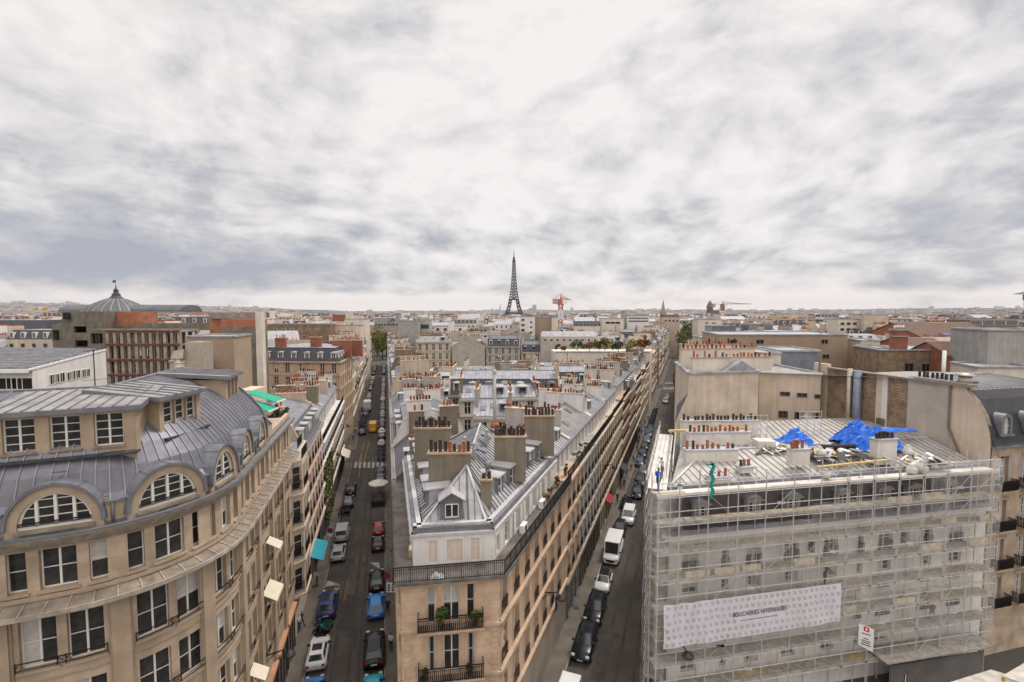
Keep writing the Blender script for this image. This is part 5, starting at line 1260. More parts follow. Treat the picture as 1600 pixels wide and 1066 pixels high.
t, bb = blockb('apartment_building', 'tall beige building with a blank streaked gable wall behind the scaffolded roof', pW, 0, 24.3, creamB)
w = MB(); w.hexa([(-3.2, -6.1, 18), (3.2, -6.1, 18), (3.2, -3, 18), (-3.2, -3, 18)], [(-3.1, -5.9, 24.2), (3.0, -5.9, 24.3), (3.2, -3, 24.3), (-3.1, -3, 24.3)]) if False else None
for x0, y0, x1, y1, z1_, n in ((21.0, 55, 31.0, 56.5, 26.0, 22), (20.8, 58, 30.5, 59.5, 26.8, 18), (22, 61, 30, 62.5, 27.1, 18)): chimney(t, (x0-bb.x, y0-bb.y), (x1-bb.x, y1-bb.y), 24.2, z1_-.2, .5, pale, n, (0, 1, 2), True, mat('cap_pink', (.45, .27, .2)), .9)
r = MB(); r.hexa([(-1, -4.5, 24.3), (3, -4.2, 24.3), (3, -1.5, 24.3), (-1, -1.5, 24.3)], [(1, -4.3, 25.6), (1.1, -4.3, 25.6), (1.1, -1.5, 25.6), (1, -1.5, 25.6)]); r.build('roof_hut', [zincM], t)
# steep street-side zinc flank of that building
fl = MB(); a, b_, c_, d_ = Vector(pr(52, -.95)), Vector(pr(64, -.95)), Vector(pr(64, 1.0)), Vector(pr(52, 1.0))
for v, z in ((a, 19), (b_, 19), (c_, 23.6), (d_, 23.6)): v.z = z
fl.poly([v-bb for v in (a, b_, c_, d_)][::-1]); 
for i in range(1, 16): fl.bar(a.lerp(b_, i/16)-bb, d_.lerp(c_, i/16)-bb, .06, .08, 1)
fl.poly([Vector((a.x, a.y, 0))-bb, Vector((b_.x, b_.y, 0))-bb, b_-bb, a-bb][::-1], 2); fl.poly([Vector((a.x, a.y, 0))-bb, a-bb, d_-bb, Vector((d_.x, d_.y, 0))-bb][::-1], 2)
fl.build('street_front', [zinc, seam, creamB], t)
pX = [at(1189, 60), at(1286, 58), (38, 72), (32, 72)]
t, bb = blockb('apartment_building', 'recessed beige building with small dark windows and white parapet between two blank walls', pX, 0, 23.5, creamA)
for px, y0, y1, ww in ((1230, 613, 618, .95), (1257, 615, 620, .95), (1228, 643, 652, .9), (1254, 645, 654, .9), (1253, 678, 689, .95), (1281, 617, 622, .5), (1280, 646, 655, .4), (1200, 639, 655, .0)):
    if ww: on_face(t, bb, pX[0], pX[1], px, y0, y1, ww, glass, mat('reveal_dark', (.12, .10, .08)), ww > .6)
r = MB(); q0, q1 = Vector(pX[0])-bb.xy, Vector(pX[1])-bb.xy; r.bar((q0.x, q0.y-.15, 23.6), (q1.x, q1.y-.15, 23.6), .5, .16); r.build('cornice', framew, t)
pN = [at(1178, 56.5), at(1193, 56.5), (31.5, 60.5), (29.5, 60.5)]
# zinc mansard houses showing over those walls
for px0, px1, Y, z0, z1, lab in ((1190, 1222, 68, 18, 25.2, 'cream rooftop house with two small windows and a grey roof behind the white parapet'), (1222, 1283, 72, 18, 25.2, 'blue grey zinc mansard house with two pale blinds behind the white parapet')):
    pts_ = [at(px0, Y), at(px1, Y), (at(px1, Y)[0]+1, Y+9), (at(px0, Y)[0]+1, Y+9)]; t, bb = blockb('town_house', lab, pts_, 0, z1, pale if px0 < 1200 else mat('zinc_blueish', (.22, .24, .29), .5, .3, .15, 1), roof=[zincM, zincL])
    for px in ((1202, 1211) if px0 < 1200 else (1232, 1257)): on_face(t, bb, pts_[0], pts_[1], px, 582, 594 if px0 < 1200 else 592, .9 if px0 < 1200 else 1.6, glass if px0 < 1200 else framew)
# brown party wall running back from the slate-roofed corner building on the right
dR = Vector((-.187, .982)); W0 = Vector((42.3, 41.2)); W1 = W0+dR*19.5
tR = thing('apartment_building', 'cream stone apartment building at the right edge with black slate mansard and iron balconies', 'building', (W0.x, W0.y, 0))
def lr(v): return (v[0]-W0.x, v[1]-W0.y)
PW = Path([lr(W1), lr(W0)]); w = MB(); zt = 24.25
Lw = PW.L
# panels of the party wall: (from, to, material, outward step)
for a, b_, m_, st_ in ((0, .9, 0, .0), (.9, 2.2, 0, .12), (2.2, 6.1, 1, .02), (6.1, 8.6, 1, .0), (8.6, 9.3, 0, .05), (9.3, 9.9, 3, .12), (9.9, 12.1, 1, .0), (12.1, 16.2, 2, .10), (16.2, 19.5, 0, .06)):
    if b_ > Lw: b_ = Lw
    zz = zt+(.5 if b_ < 2.5 else 0)
    if b_ < 19: strip(w, PW, a, b_, -.4, st_, 0, zz, m_)
    else:       # curved shoulder following the mansard
        pts_ = [(16.2, 0), (19.5, 0), (19.5, 19.2), (19.35, 20.4), (18.95, 21.8), (18.3, 23.0), (17.6, 23.7), (17.3, 24.25), (16.2, 24.25)]
        w.poly([PW(u, .06, z) for u, z in pts_], 0); w.poly([PW(u, -.4, z) for u, z in pts_][::-1], 0)
        for (ua_, za_), (ub_, zb_) in zip(pts_[1:], pts_[2:]): w.poly([PW(ua_, .06, za_), PW(ua_, -.4, za_), PW(ub_, -.4, zb_), PW(ub_, .06, zb_)], 4)
w.build('party_wall', [creamA, rubble, mat('render_greybeige', (.50, .44, .37), .88, 0, .1, .5, .3), whiteW, stone_dirty], tR)
c = MB(); strip(c, PW, 2.2, 17.4, -.5, .25, zt, zt+.14); strip(c, PW, 16.0, 17.9, -.5, .4, zt+.0, zt+.3); c.build('wall_coping', stone_dirty, tR)
for u, r_, m_, z0, z1 in ((5.7, .27, foil, 14, 24.6), (6.75, .42, blueduct, 14, 24.5), (1.4, .12, mat('pipe_brown', (.18, .10, .07), .6, .2), 20.5, 25.6)):
    d = MB(); d.tube(PW(u, .5, z0), PW(u, .5, z1), r_, n=12)
    for k in range(6): z = z0+1.2+k*1.7; d.tube(PW(u, .5, z), PW(u, .5, z+.06), r_*1.08, n=12)
    d.build('duct', m_, tR)
d = MB(); d.bar(PW(16.1, .2, 24.2), PW(16.15, .2, 20.2), .16, .16); d.bar(PW(16.15, .2, 20.2), PW(17.8, .2, 16.6), .16, .16); d.bar(PW(17.8, .2, 16.6), PW(17.8, .2, 14), .16, .16); d.build('downpipe', mat('pipe_brownish', (.22, .17, .13), .7), tR)
b = MB(); b.box(PW(9.5, 0, 0)[0]-.5, PW(9.5, 0, 0)[0]+.1, PW(9.5, 0, 0)[1]-.35, PW(9.5, 0, 0)[1]+.35, 17.8, 19.6); b.build('vent_shaft', concreteD, tR)
for u0, u1, n in ((12.6, 16.0, 8),): chimney(tR, PW(u0, -.3, 0)[:2], PW(u1, -.3, 0)[:2], zt-.3, zt+.25, .6, creamB, n, (1,), True, capg, 1, (.55, .6))
d = MB(); d.tube(PW(14.4, -1.2, zt), PW(14.4, -1.2, zt+3.1), .16, n=8); d.build('flue', whiteP, tR)
d = MB(); d.tube(PW(16.6, -.8, zt), PW(16.6, -.8, zt+.9), .5, n=12); d.lathe([(.75, zt+.95), (.75, zt+1.05), (.1, zt+1.15)], PW(16.6, -.8, 0), 12); d.build('vent_cowl', foil, tR)
# facade along the street towards the right
F0 = W0+Vector((.0, -.1)); F1 = W0+Vector((14, 3.4)); PR2 = Path([lr(F0), lr(F1)]); w = MB(); c = MB()
for z0, z1 in ((0, 4.6), (4.6, 8.1), (8.1, 11.6), (11.6, 15.2), (15.2, 19.2)):
    wl = [] if z0 == 0 else [(1.55+3.0*i, 1.25, z0+.25, z1-.9) for i in range(4)]
    wallface(w, PR2, 0, PR2.L, z0, z1, wl, 0, .3, 1)
    for i, (u, ww, a, b_) in enumerate(wl):
        window(PR2, u, a, ww, b_-a, tR, .3, 'shut' if z0 > 15 else 'curt', 3); bl = MB(); strip(bl, PR2, u-1.05, u+1.05, 0, .6, a-.28, a-.1, 1); railing(bl, PR2, u-1.0, u+1.0, .56, a-.1, .9, .1, .02, 0, True)
        for k in range(9): q = PR2(u-.9+k*.22, .6, 0); bl.tube((q[0], q[1], a+.05), (q[0]+.1, q[1], a+.5), .02, n=4); bl.tube((q[0]+.1, q[1], a+.05), (q[0], q[1], a+.5), .02, n=4)
        bl.build('balcony', [iron, stone1p], tR)
        strip(c, PR2, u-ww/2-.2, u+ww/2+.2, 0, .1, b_+.08, b_+.3)
    strip(c, PR2, 0, PR2.L, 0, .2, z1-.15, z1)
w.build('wall', [stone1, stone1p], tR); c.build('cornice', stone1p, tR)
r = MB(); prf = [(-.25, 19.25), (.0, 19.5), (.25, 20.6), (.75, 22.0), (1.5, 23.2), (2.3, 23.9)]
for (d0, z0), (d1, z1) in zip(prf, prf[1:]): r.poly([PR2(.1, -d0, z0), PR2(PR2.L, -d0, z0), PR2(PR2.L, -d1, z1), PR2(.1, -d1, z1)], 0)
q = [PR2(.1, -2.3, 23.9), PR2(PR2.L, -2.3, 23.9), PR2(PR2.L, -9, 24.3), PR2(.1, -9, 24.2)]; r.poly(q, 1)
r.poly([PR2(.1, -9, 24.2), PR2(PR2.L, -9, 24.3), PR2(PR2.L, -18, 23.4), PR2(.1, -18, 23.4)], 1)
for i in range(1, 24): r.bar(Vector(q[0]).lerp(Vector(q[1]), i/24)+Vector((0, 0, .03)), Vector(q[3]).lerp(Vector(q[2]), i/24)+Vector((0, 0, .03)), .05, .06, 2)
strip(r, PR2, 0, PR2.L, -.3, .35, 19.15, 19.3, 3); r.build('roof', [mat('slate_black', (.035, .036, .042), .5, .1, .15, 2), zinc_old, seam, lead], tR)
for u in (1.6, 4.8, 8.0):
    o = link('dormer', None, tR, PR2(u, .05, 20.3), PR2.rz(u)); o.empty_display_size = .2; b = MB(); n = 10
    pi_ = [(-.42*cos(pi*i/n), 1.15+.42*sin(pi*i/n)) for i in range(n+1)]; po = [(-.68*cos(pi*i/n), 1.15+.68*sin(pi*i/n)) for i in range(n+1)]; pi_ = [(-.42, 0)]+pi_+[(.42, 0)]; po = [(-.68, 0)]+po+[(.68, 0)]
    for i in range(len(pi_)-1):
        b.poly([(pi_[i][0], 0, pi_[i][1]), (pi_[i+1][0], 0, pi_[i+1][1]), (po[i+1][0], 0, po[i+1][1]), (po[i][0], 0, po[i][1])]); b.poly([(po[i][0], 0, po[i][1]), (po[i+1][0], 0, po[i+1][1]), (po[i+1][0], 1.6, po[i+1][1]), (po[i][0], 1.6, po[i][1])])
        b.poly([(pi_[i][0], 0, pi_[i][1]), (pi_[i][0], .2, pi_[i][1]), (pi_[i+1][0], .2, pi_[i+1][1]), (pi_[i+1][0], 0, pi_[i+1][1])])
    b.box(-.8, .8, -.15, .1, -.15, 0); b.build('dormer_wall', [lead], o); g_ = MB(); g_.poly([(x, .18, z) for x, z in pi_][::-1]); g_.build('pane', curtain, o); f = MB(); f.box(-.03, .03, .1, .17, 0, 1.5); f.box(-.4, .4, .1, .17, .7, .75); f.build('window_frame', framew, o)
v = MB(); a = Vector(PR2(2.2, -4.6, 24.05)); v.hexa([a, a+Vector((3.2, .8, 0)), a+Vector((2.8, 2.4, .4)), a+Vector((-.4, 1.6, .4))], [a+Vector((0, 0, .2)), a+Vector((3.2, .8, .2)), a+Vector((2.8, 2.4, .6)), a+Vector((-.4, 1.6, .6))]); v.build('skylight', glassB, tR)
# ---------------------------------------------------------------- trees and plants
def leaves(b, c, rx, rz_, n, size, seed, mi=1):
    rr = random.Random(seed); cl = [(Vector((rr.gauss(0, .42)*rx, rr.gauss(0, .42)*rx, rr.gauss(0, .42)*rz_)), rr.uniform(.28, .5)) for _ in range(max(5, n//70))]
    for i in range(n):
        q, cr = rr.choice(cl); v = Vector((rr.gauss(0, 1), rr.gauss(0, 1), rr.gauss(0, 1))).normalized()
        p = Vector(c)+q+Vector((v.x*rx*cr, v.y*rx*cr, v.z*rz_*cr))*rr.uniform(.6, 1.05)
        a = Vector((rr.gauss(0, 1), rr.gauss(0, 1), rr.gauss(0, 1))).normalized(); d = a.orthogonal().normalized(); e = a.cross(d); s = size*rr.uniform(.6, 1.3)
        m_ = mi if rr.random() < .72 else mi+1
        b.poly([p+d*s, p+e*s*.7, p-d*s, p-e*s*.7], m_)
def tree(label, x, y, z, h, r, mats, seed, n=900, cat='tree', group=None, size=.3, trunk=.42, name='tree'):
    rr = random.Random(seed); t = thing(name, label, cat, (x, y, z), 0, group); b = MB()
    if trunk > 0:
        b.tube((0, 0, 0), (0, 0, h*trunk), h*.022+.05, h*.014+.03, 7)
        for i in range(6): a = rr.uniform(0, 6.28); b.tube((0, 0, h*trunk*rr.uniform(.75, 1)), (cos(a)*r*.55, sin(a)*r*.55, h*rr.uniform(.6, .85)), h*.01+.02, .02, 5)
        b.build('trunk', bark, t)
    b = MB(); leaves(b, (0, 0, h*(.5+trunk*.5) if trunk > 0 else h*.5), r, h*(.5-trunk*.4) if trunk > 0 else h*.5, n, size, seed+1, 0); b.build('crown', list(mats), t); return t
# ---------------------------------------------------------------- general corner block with mansard
def mansard_block(label, pts, z0, E, wm, lit, rise=3.0, ins=1.3, rm=slate, top=zincM, fh=3.2, lod=1, dz=2.9, name='apartment_building', cat='building', chs=(), group=None, ww=1.1, trim=None):
    c0 = Vector((sum(p[0] for p in pts)/len(pts), sum(p[1] for p in pts)/len(pts))); q = [Vector((p[0]-c0.x, p[1]-c0.y)) for p in pts]; n = len(q)
    t = thing(name, label, cat, (c0.x, c0.y, 0), 0, group); w = MB(); gl = MB(); c = MB(); rf = MB(); nf = max(1, round((E-z0)/fh)); fh = (E-z0)/nf; trim = trim or wm
    inn = []
    for i in range(n):
        a, b_, d = q[i-1], q[i], q[(i+1) % n]; d1 = (b_-a).normalized(); d2 = (d-b_).normalized(); n1 = Vector((-d1.y, d1.x)); n2 = Vector((-d2.y, d2.x)); m_ = (n1+n2).normalized(); inn.append(b_+m_*(ins/max(.3, m_.dot(n1))))
    for i in range(n):
        P = Path([q[i], q[(i+1) % n]]); L = P.L
        if z0 > 0: wallface(w, P, 0, L, 0, z0, [], 0)
        for k in range(nf):
            za = z0+k*fh; cols = max(1, int(L/2.6)); wl = [((j+.5)*L/cols, ww, za+.45, za+fh*.86) for j in range(cols)] if i in lit else []
            wallface(w, P, 0, L, za, za+fh, wl, 0, .2)
            for u, w_, a, b_ in wl:
                window(P, u, a, w_, b_-a, t, .2)
        strip(c, P, 0, L, 0, .35, E-.25, E+.05)
        if i in lit:
            for k in range(1, nf): strip(c, P, 0, L, 0, .1, z0+k*fh-.1, z0+k*fh+.08)
        A_, B_ = q[i], q[(i+1) % n]; C_, D_ = inn[(i+1) % n], inn[i]
        if rise > 0:
            rf.poly([(*A_, E+.05), (*B_, E+.05), (*C_, E+rise), (*D_, E+rise)], 0); rf.bar((*D_, E+rise+.03), (*C_, E+rise+.03), .2, .12, 2)
            if i in lit:
                for j in range(max(1, int(L/3))): dormer(t, P, (j+.5)*L/max(1, int(L/3)), -.3, E+.35, 1.25, 1.7, 1.3, framew, zincL, False, lod <= 1)
    if rise > 0:
        cc = sum(inn, Vector((0, 0)))/n
        for i in range(n): rf.poly([(*inn[i], E+rise), (*inn[(i+1) % n], E+rise), (*cc, E+rise+.7)], 1)
    else: rf.poly([(*v, E+.02) for v in q], 1)
    w.build('wall', wm, t); c.build('cornice', trim, t); rf.build('roof', [rm, top, lead], t)
    
    for (x0, y0, x1, y1, zt, m_, k_) in chs: chimney(t, (x0-c0.x, y0-c0.y), (x1-c0.x, y1-c0.y), E+.2, zt, .7, m_, int(hypot(x1-x0, y1-y0)/.45)+1, k_, lod <= 1)
    return t, Vector((c0.x, c0.y, 0))
# ================================================================ left side of the left street
def pc(Y, c): v = pl(Y, c); return (v.x, v.y)
t2, bb = mansard_block('beige apartment building with stacked bay windows and a planted roof terrace beside the curved building', [pc(43.1, -17), pc(43.1, -9.05), pc(50.5, -9.05), pc(50.5, -17)], 4.2, 17.2, creamA, (1,), rise=0, lod=0, fh=3.25)
b = MB(); P_ = Path([(pc(43.1, -9.05)[0]-bb.x, 43.1-bb.y), (pc(44.0, -8.1)[0]-bb.x, 44.0-bb.y), (pc(46.9, -8.1)[0]-bb.x, 46.9-bb.y), (pc(47.8, -9.05)[0]-bb.x, 47.8-bb.y)]); cu = [0]+P_.u[1:]
for z in (4.2, 7.45, 10.7, 13.95):
    for k, (a, b_) in enumerate(zip(P_.u, P_.u[1:])):
        sub = Path([P_.p[k], P_.p[k+1]]); wl = [(sub.L*.5, min(1.0, sub.L*.7), z+.5, z+2.7)] if k != 1 else [(sub.L*.28, 1.0, z+.5, z+2.7), (sub.L*.72, 1.0, z+.5, z+2.7)]
        wallface(b, sub, 0, sub.L, z, z+3.25, wl, 0, .15)
        for u, ww, za, zz in wl: window(sub, u, za, ww, zz-za, t2, .15, 'plain', 3); link('window_rail', rail_mesh(ww+.1), t2, sub(u, 0, za), sub.rz(u))
        strip(b, sub, 0, sub.L, 0, .12, z-.1, z+.12, 1)
b.poly([(v.x, v.y, 17.2) for v in P_.p], 1); b.poly([(v.x, v.y, 4.1) for v in P_.p][::-1], 1); b.build('bay_window', [creamA, creamB], t2)
# set-back top storey with terraces
b = MB(); x0 = pc(44, -16)[0]-bb.x; A3 = [(pc(43.3, -16.5)[0]-bb.x, 43.3-bb.y), (pc(43.3, -10.8)[0]-bb.x, 43.3-bb.y), (pc(47.2, -10.8)[0]-bb.x, 47.2-bb.y), (pc(47.2, -16.5)[0]-bb.x, 47.2-bb.y)]
for i in range(4): a, d = A3[i], A3[(i+1) % 4]; b.poly([(*a, 17.2), (*d, 17.2), (*d, 20.6), (*a, 20.6)])
b.poly([(*a, 20.6) for a in A3], 1); b.build('attic_wall', [creamB, zincM], t2)
sb = Path([A3[1], A3[2]]); window(sb, sb.L*.3, 17.4, 1.0, 2.2, t2, -.06, 'plain', 3); window(sb, sb.L*.7, 17.4, 1.0, 2.2, t2, -.06, 'curt', 3)
for z, Pq in ((17.2, Path([(pc(47.8, -9.2)[0]-bb.x, 47.8-bb.y), (pc(50.3, -9.2)[0]-bb.x, 50.3-bb.y)])), (20.6, sb), (20.6, Path([A3[0], A3[1]])), (17.25, Path([P_.p[1], P_.p[2]]))):
    r = MB(); railing(r, Pq, 0, Pq.L, -.05, z, .95, .12, .012, 0, False); r.build('balcony_railing', iron, t2)
for px, y, Y, w_, nm in ((412, 618, 46, 3.4, 'upper green canvas awning over the planted roof terrace'), (402, 632, 44.3, 3.0, 'lower green canvas awning nearer the grey curved roof')):
    c3 = PY(px, y, Y); b = MB(); b.hexa([(-w_/2, -.1, .25), (w_/2, -.9, -.55), (w_/2, .9, -.55), (-w_/2, 1.6, .25)], [(-w_/2, -.1, .31), (w_/2, -.9, -.49), (w_/2, .9, -.49), (-w_/2, 1.6, .31)]); b.bar((w_/2, -.92, -.52), (w_/2, .92, -.52), .06, .14, 1)
    for yy in (-.4, 1.0): b.bar((-w_/2, yy, -.8), (w_/2-.1, yy, -.55), .04, .04, 1)
    b.tube((-w_/2+.1, .3, -2.2), (-w_/2+.1, .3, .25), .04, n=6, m=1)
    tag(b.build('awning', [awnG, whiteP], None, c3), nm, 'awning')
for i, (px, y, Y, r_, lab, ms) in enumerate(((433, 641, 46.5, .55, 'leafy planter shrub under the upper green awning', (leafG, leafY)), (444, 645, 47, .5, 'second terrace shrub right of the one under the green awning', (leafG, leafD)), (437, 651, 45.4, .4, 'reddish terrace plant between the two leafy shrubs', (leafR, leafG)), (424, 657, 44.5, .45, 'low yellow green plant on the terrace edge next to the last arched window', (leafY, leafG)))):
    v = PY(px, y+4, Y); tree(lab, v.x, v.y, v.z-.3, 1.2, r_, ms, i+40, 260, 'plant', 'plants on the roof terrace', .09, 0, 'terrace_plant')
t3 = town_house('pink beige apartment building with five zinc dormers next to the bay-windowed one', pc(50.5, -9.05), pc(64, -9.05), 10, 16.1, creamD, 'mansard', zincM, 0, ncol=6, bal=(), chim=(3, 3), stackm=creamD, potk=(0, 2, 0))
t4 = town_house('white attic apartment building draped in climbing ivy on the left street', pc(64, -9.05), pc(76, -9.05), 10, 13.3, whiteW, 'attic', zincL, 1, ncol=6, bal=(3,), chim=(3, 3), stackm=taupe, attm=whiteW, party=creamB)
t5 = town_house('cream apartment building after the ivy-covered one on the left street', pc(76, -9.05), pc(86, -9.05), 10, 13.3, pale, 'attic', zincL, 1, ncol=5, bal=(3,), chim=(3, 3))
t6 = town_house('white corner apartment building before the side street on the left', pc(86, -9.05), pc(96, -9.05), 10, 13.3, whiteW, 'attic', zincM, 1, ncol=5, bal=(3,), chim=(3, 3), stackm=whiteW)
# ivy
b = MB(); rr = random.Random(3)
for col in range(4):
    Y = 66+col*2.4; 
    for i in range(430):
        z = rr.random()**.8*9.5+.4; p = pl(Y+rr.gauss(0, .32)+sin(z)*.25, -8.93+rr.uniform(0, .22)); a = Vector((rr.gauss(0, 1), rr.gauss(0, 1), rr.gauss(0, 1))).normalized(); d = a.orthogonal().normalized(); e_ = a.cross(d); s = rr.uniform(.08, .2)
        p = Vector((p.x, p.y, z)); b.poly([p+d*s, p+e_*s, p-d*s, p-e_*s], 0 if rr.random() < .6 else 1)
tag(b.build('climbing_ivy', [leafG, leafY]), 'green and yellow ivy climbing in columns up the white building on the left street', 'ivy')
L4p = [(-62, 110.5), (-39.5, 108), pc(124, -9.05), (-60, 126)]
t7, b7 = mansard_block('peach corner apartment building with a dark slate mansard beyond the side street', L4p, 4.2, 19.9, peachp, (0, 1), rise=3.1, lod=1, chs=((-56, 112, -53.5, 112, 25.2, brick, (0,)), (-47.5, 111.6, -45, 111.6, 25.4, brick, (0,)), (-44, 116, -39.5, 116, 24.4, brick, (0, 2)), (-58, 118, -50, 118, 24.3, creamB, (0,)), (-46, 120, -38, 120, 24.2, brick, (0,))))
L5p = [(-92, 118), (-63, 114), (-62, 130), (-90, 132)]
mansard_block('slate mansard building standing left of the peach corner building', L5p, 4.2, 18.7, creamA, (0,), rise=3.2, lod=1, chs=((-70, 116, -66, 116, 24.2, brick, (0,)), (-80, 118, -75, 118, 24, creamB, (0,))))
WM = [creamA, creamB, creamC, pale, whiteW, peachp, creamD]; WN = {'render_cream': 'cream', 'render_beige': 'beige', 'render_greyish': 'greyish', 'render_pale': 'pale yellow', 'render_white': 'white', 'limestone_trim': 'peach', 'render_pink': 'pinkish', 'limestone_peach': 'peach', 'zinc_light': 'light zinc', 'zinc_mid': 'grey zinc', 'zinc_grey': 'dark zinc', 'slate': 'slate', 'zinc_brownish': 'brownish zinc'}
ORD = ['first', 'second', 'third', 'fourth', 'fifth', 'sixth', 'seventh', 'eighth', 'ninth', 'tenth', 'eleventh', 'twelfth', 'thirteenth', 'fourteenth', 'fifteenth', 'sixteenth', 'seventeenth', 'eighteenth', 'nineteenth', 'twentieth']
def row(f, c, Ys, facing, where, Es, lodf, cols, roofs, D=9.5, group=None, chim=(3, 3), **kw):
    for i, (a, b_) in enumerate(zip(Ys, Ys[1:])):
        p, q = f(a, c), f(b_, c)
        if facing < 0: p, q = q, p
        wm = cols[i % len(cols)]; rf, rmm = roofs[i % len(roofs)]; k = dict(kw)
        lab = f"{WN[wm.name]} house, {WN[rmm.name]} {'mansard' if rf == 'mansard' else 'roof'}, {ORD[i]} {where}"
        town_house(lab, p, q, D, Es[i % len(Es)], wm, rf, rmm, lodf(a), group, ncol=max(3, round((b_-a)*1.05/2.0)), chim=chim, party=random.choice([creamB, pale, creamC, whiteW, creamC, taupe]), **k)
lodf = lambda Y: 1 if Y < 112 else 2
row(pl, -9.05, [124, 137, 151, 163, 178, 192, 207, 221, 236, 250, 268, 286], 1, 'past the corner block on the left pavement', [17.5, 18.5, 17, 19, 18], lodf, [pale, peachp, creamA, whiteW, creamB], [('mansard', zincM), ('zinc', zincL), ('attic', zincL)], 11, 'town houses along the left pavement', chim=(3, 3), shop=False)
row(pl, .74, [46, 57, 67, 79, 90, 102, 114, 127, 141, 156, 170, 186, 200, 216, 233, 250, 268, 286], -1, 'behind the wedge along the left street', [14.6, 15.2, 16, 15, 16.5, 15.5, 16.8, 17, 16.2], lodf, [creamA, whiteW, pale, creamB, peachp, creamC], [('zinc', zinc), ('mansard', zincM), ('zinc', zincM), ('zinc', zincL), ('mansard', zincM)], 9.0, 'town houses on the right of the left street', bal=(4,), chim=(3, 3), rh=.52, stackm=None)
row(pr, -11.5, [46, 52, 64, 75, 87, 98, 110, 122, 135, 148], 1, 'behind the wedge along the right street', [14.4, 14.4, 14.4, 14.6, 15, 14.6, 15, 14.2, 14.8], lodf, [peach, creamC, creamB, creamA, peachp, creamD, creamA, creamB], [('attic', zincL), ('attic', zinc_old), ('attic', zincM), ('attic', zincM), ('attic', zincL), ('mansard', zincM), ('attic', zincM)], 9.5, 'town houses on the left of the right street', chim=(3, 3), bal=('top',), attic_h=2.4)
row(pr, -11.5, [163, 178, 193], 1, 'after the roof garden on the right street', [17, 18], lodf, [creamA, peachp], [('attic', zincM), ('mansard', zincM)], 9.5, None, chim=(3, 3), shop=False)
row(pr, -11.5, [205, 220, 236, 252, 270, 290, 312, 335, 360, 390], 1, 'past the crossing, left of the right street', [18, 19, 20, 18.5], lodf, [creamA, creamB, pale, creamC], [('mansard', zincM), ('attic', zincM)], 10, 'town houses beyond the crossing', chim=(3, 3), shop=False)
row(pr, -.95, [64, 78, 92, 107, 122, 138, 155, 173, 192], -1, 'behind the scaffolded corner on the right', [17.5, 16.5, 15.5, 16, 15, 16], lambda Y: 2, [creamB, pale, creamA, creamC], [('zinc', zincM), ('zinc', zincL), ('mansard', zincM)], 10, 'town houses on the right of the right street', chim=(3, 3), shop=False)
row(pr, 6.5, [205, 224, 244, 266, 290, 318, 350, 390], -1, 'past the crossing, right of the right street', [16, 17, 16], lambda Y: 2, [creamB, pale, creamA], [('mansard', zincM), ('zinc', zincM)], 10, 'town houses beyond the crossing', chim=(3, 3), shop=False)
# cross wings filling the block between both rows
rr = random.Random(21); k = 0
ys = 47.5
while ys < 285:
    xa = pl(ys, .74).x+9.6*1.03+(.3 if ys > 50 else 2); xb = pr(ys, -11.5).x-10.2
    wdt = xb-xa; n = max(1, int(wdt/rr.uniform(8.5, 14))); D = rr.uniform(6.5, 9.5)
    if wdt > 2.5 and not (138 < ys < 165):
        for i in range(n):
            a = xa+wdt*i/n; b_ = xa+wdt*(i+1)/n-.2; E = rr.uniform(13.8, 18.2) if ys > 60 else 16; yy = ys+rr.uniform(0, 2.5)
            if ys > 165: E += rr.uniform(0, 3.5)
            if 92 < ys < 145: E = rr.uniform(12.5, 15.2)
            rf, rmm = rr.choice([('zinc', zincL), ('zinc', zincM), ('mansard', zincM), ('zinc', zinc_old), ('mansard', zinc), ('flat', zincL)]); wm = rr.choice([creamA, pale, whiteW, creamB, creamC])
            if rf == 'mansard' and ys < 76: rf, rmm = 'zinc', zincM
            if ys < 60: rf, rmm, wm = 'zinc', zincL, pale
            lab = f"{WN[wm.name]} courtyard wing, {WN[rmm.name]} {rf if rf != 'zinc' else 'pitched'} roof, {ORD[k % 20]} between both streets{['', ', far back', ', farther back', ', farthest', ', at the very end', ', last of all'][min(5, k//20)]}"
            rt = rr.uniform(-.12, .12) if ys > 62 else 0
            turned = n > 1 and rr.random() < .34
            if rf == 'mansard' and turned: rf = 'zinc'
            town_house(lab, (a, yy) if not turned else (b_-.4, yy), (b_-.3, yy+rt*(b_-a)) if not turned else (b_-.4, yy+D+rr.uniform(0, 2)), D if not turned else (b_-a-.6), E, wm, rf, rmm, 2, 'courtyard wings between the two streets', chim=(3, 3), shop=False, bal=(), ncol=max(2, int((b_-a)/2.4)), back=False, potk=(0, 0, 2, 1), sky=3, party=rr.choice([creamB, pale, creamC, whiteW, concreteG, taupe]))
            if ys > 65 and rr.random() < .75:       # a broad free-standing stack towards the camera
                pass
            k += 1
    ys += D+rr.uniform(2.5, 5.5)
t = bpy.data.objects[-1]
b = MB(); b.tube((0, 0, 0), (0, 0, 5.3), .17, .15, 8); b.lathe([(.2, 5.3), (.22, 5.5), (.1, 5.7)], n=8); b.tube((0, 0, 0), (0, 0, .5), .5, .3, 10, 1)
v = PY(773, 668, 45.5); tag(b.build('flue_pipe', [mat('flue_pale', (.45, .42, .38), .6), terra], None, v), 'tall slender pale flue pipe rising from the courtyard behind the wedge roof', 'flue pipe')
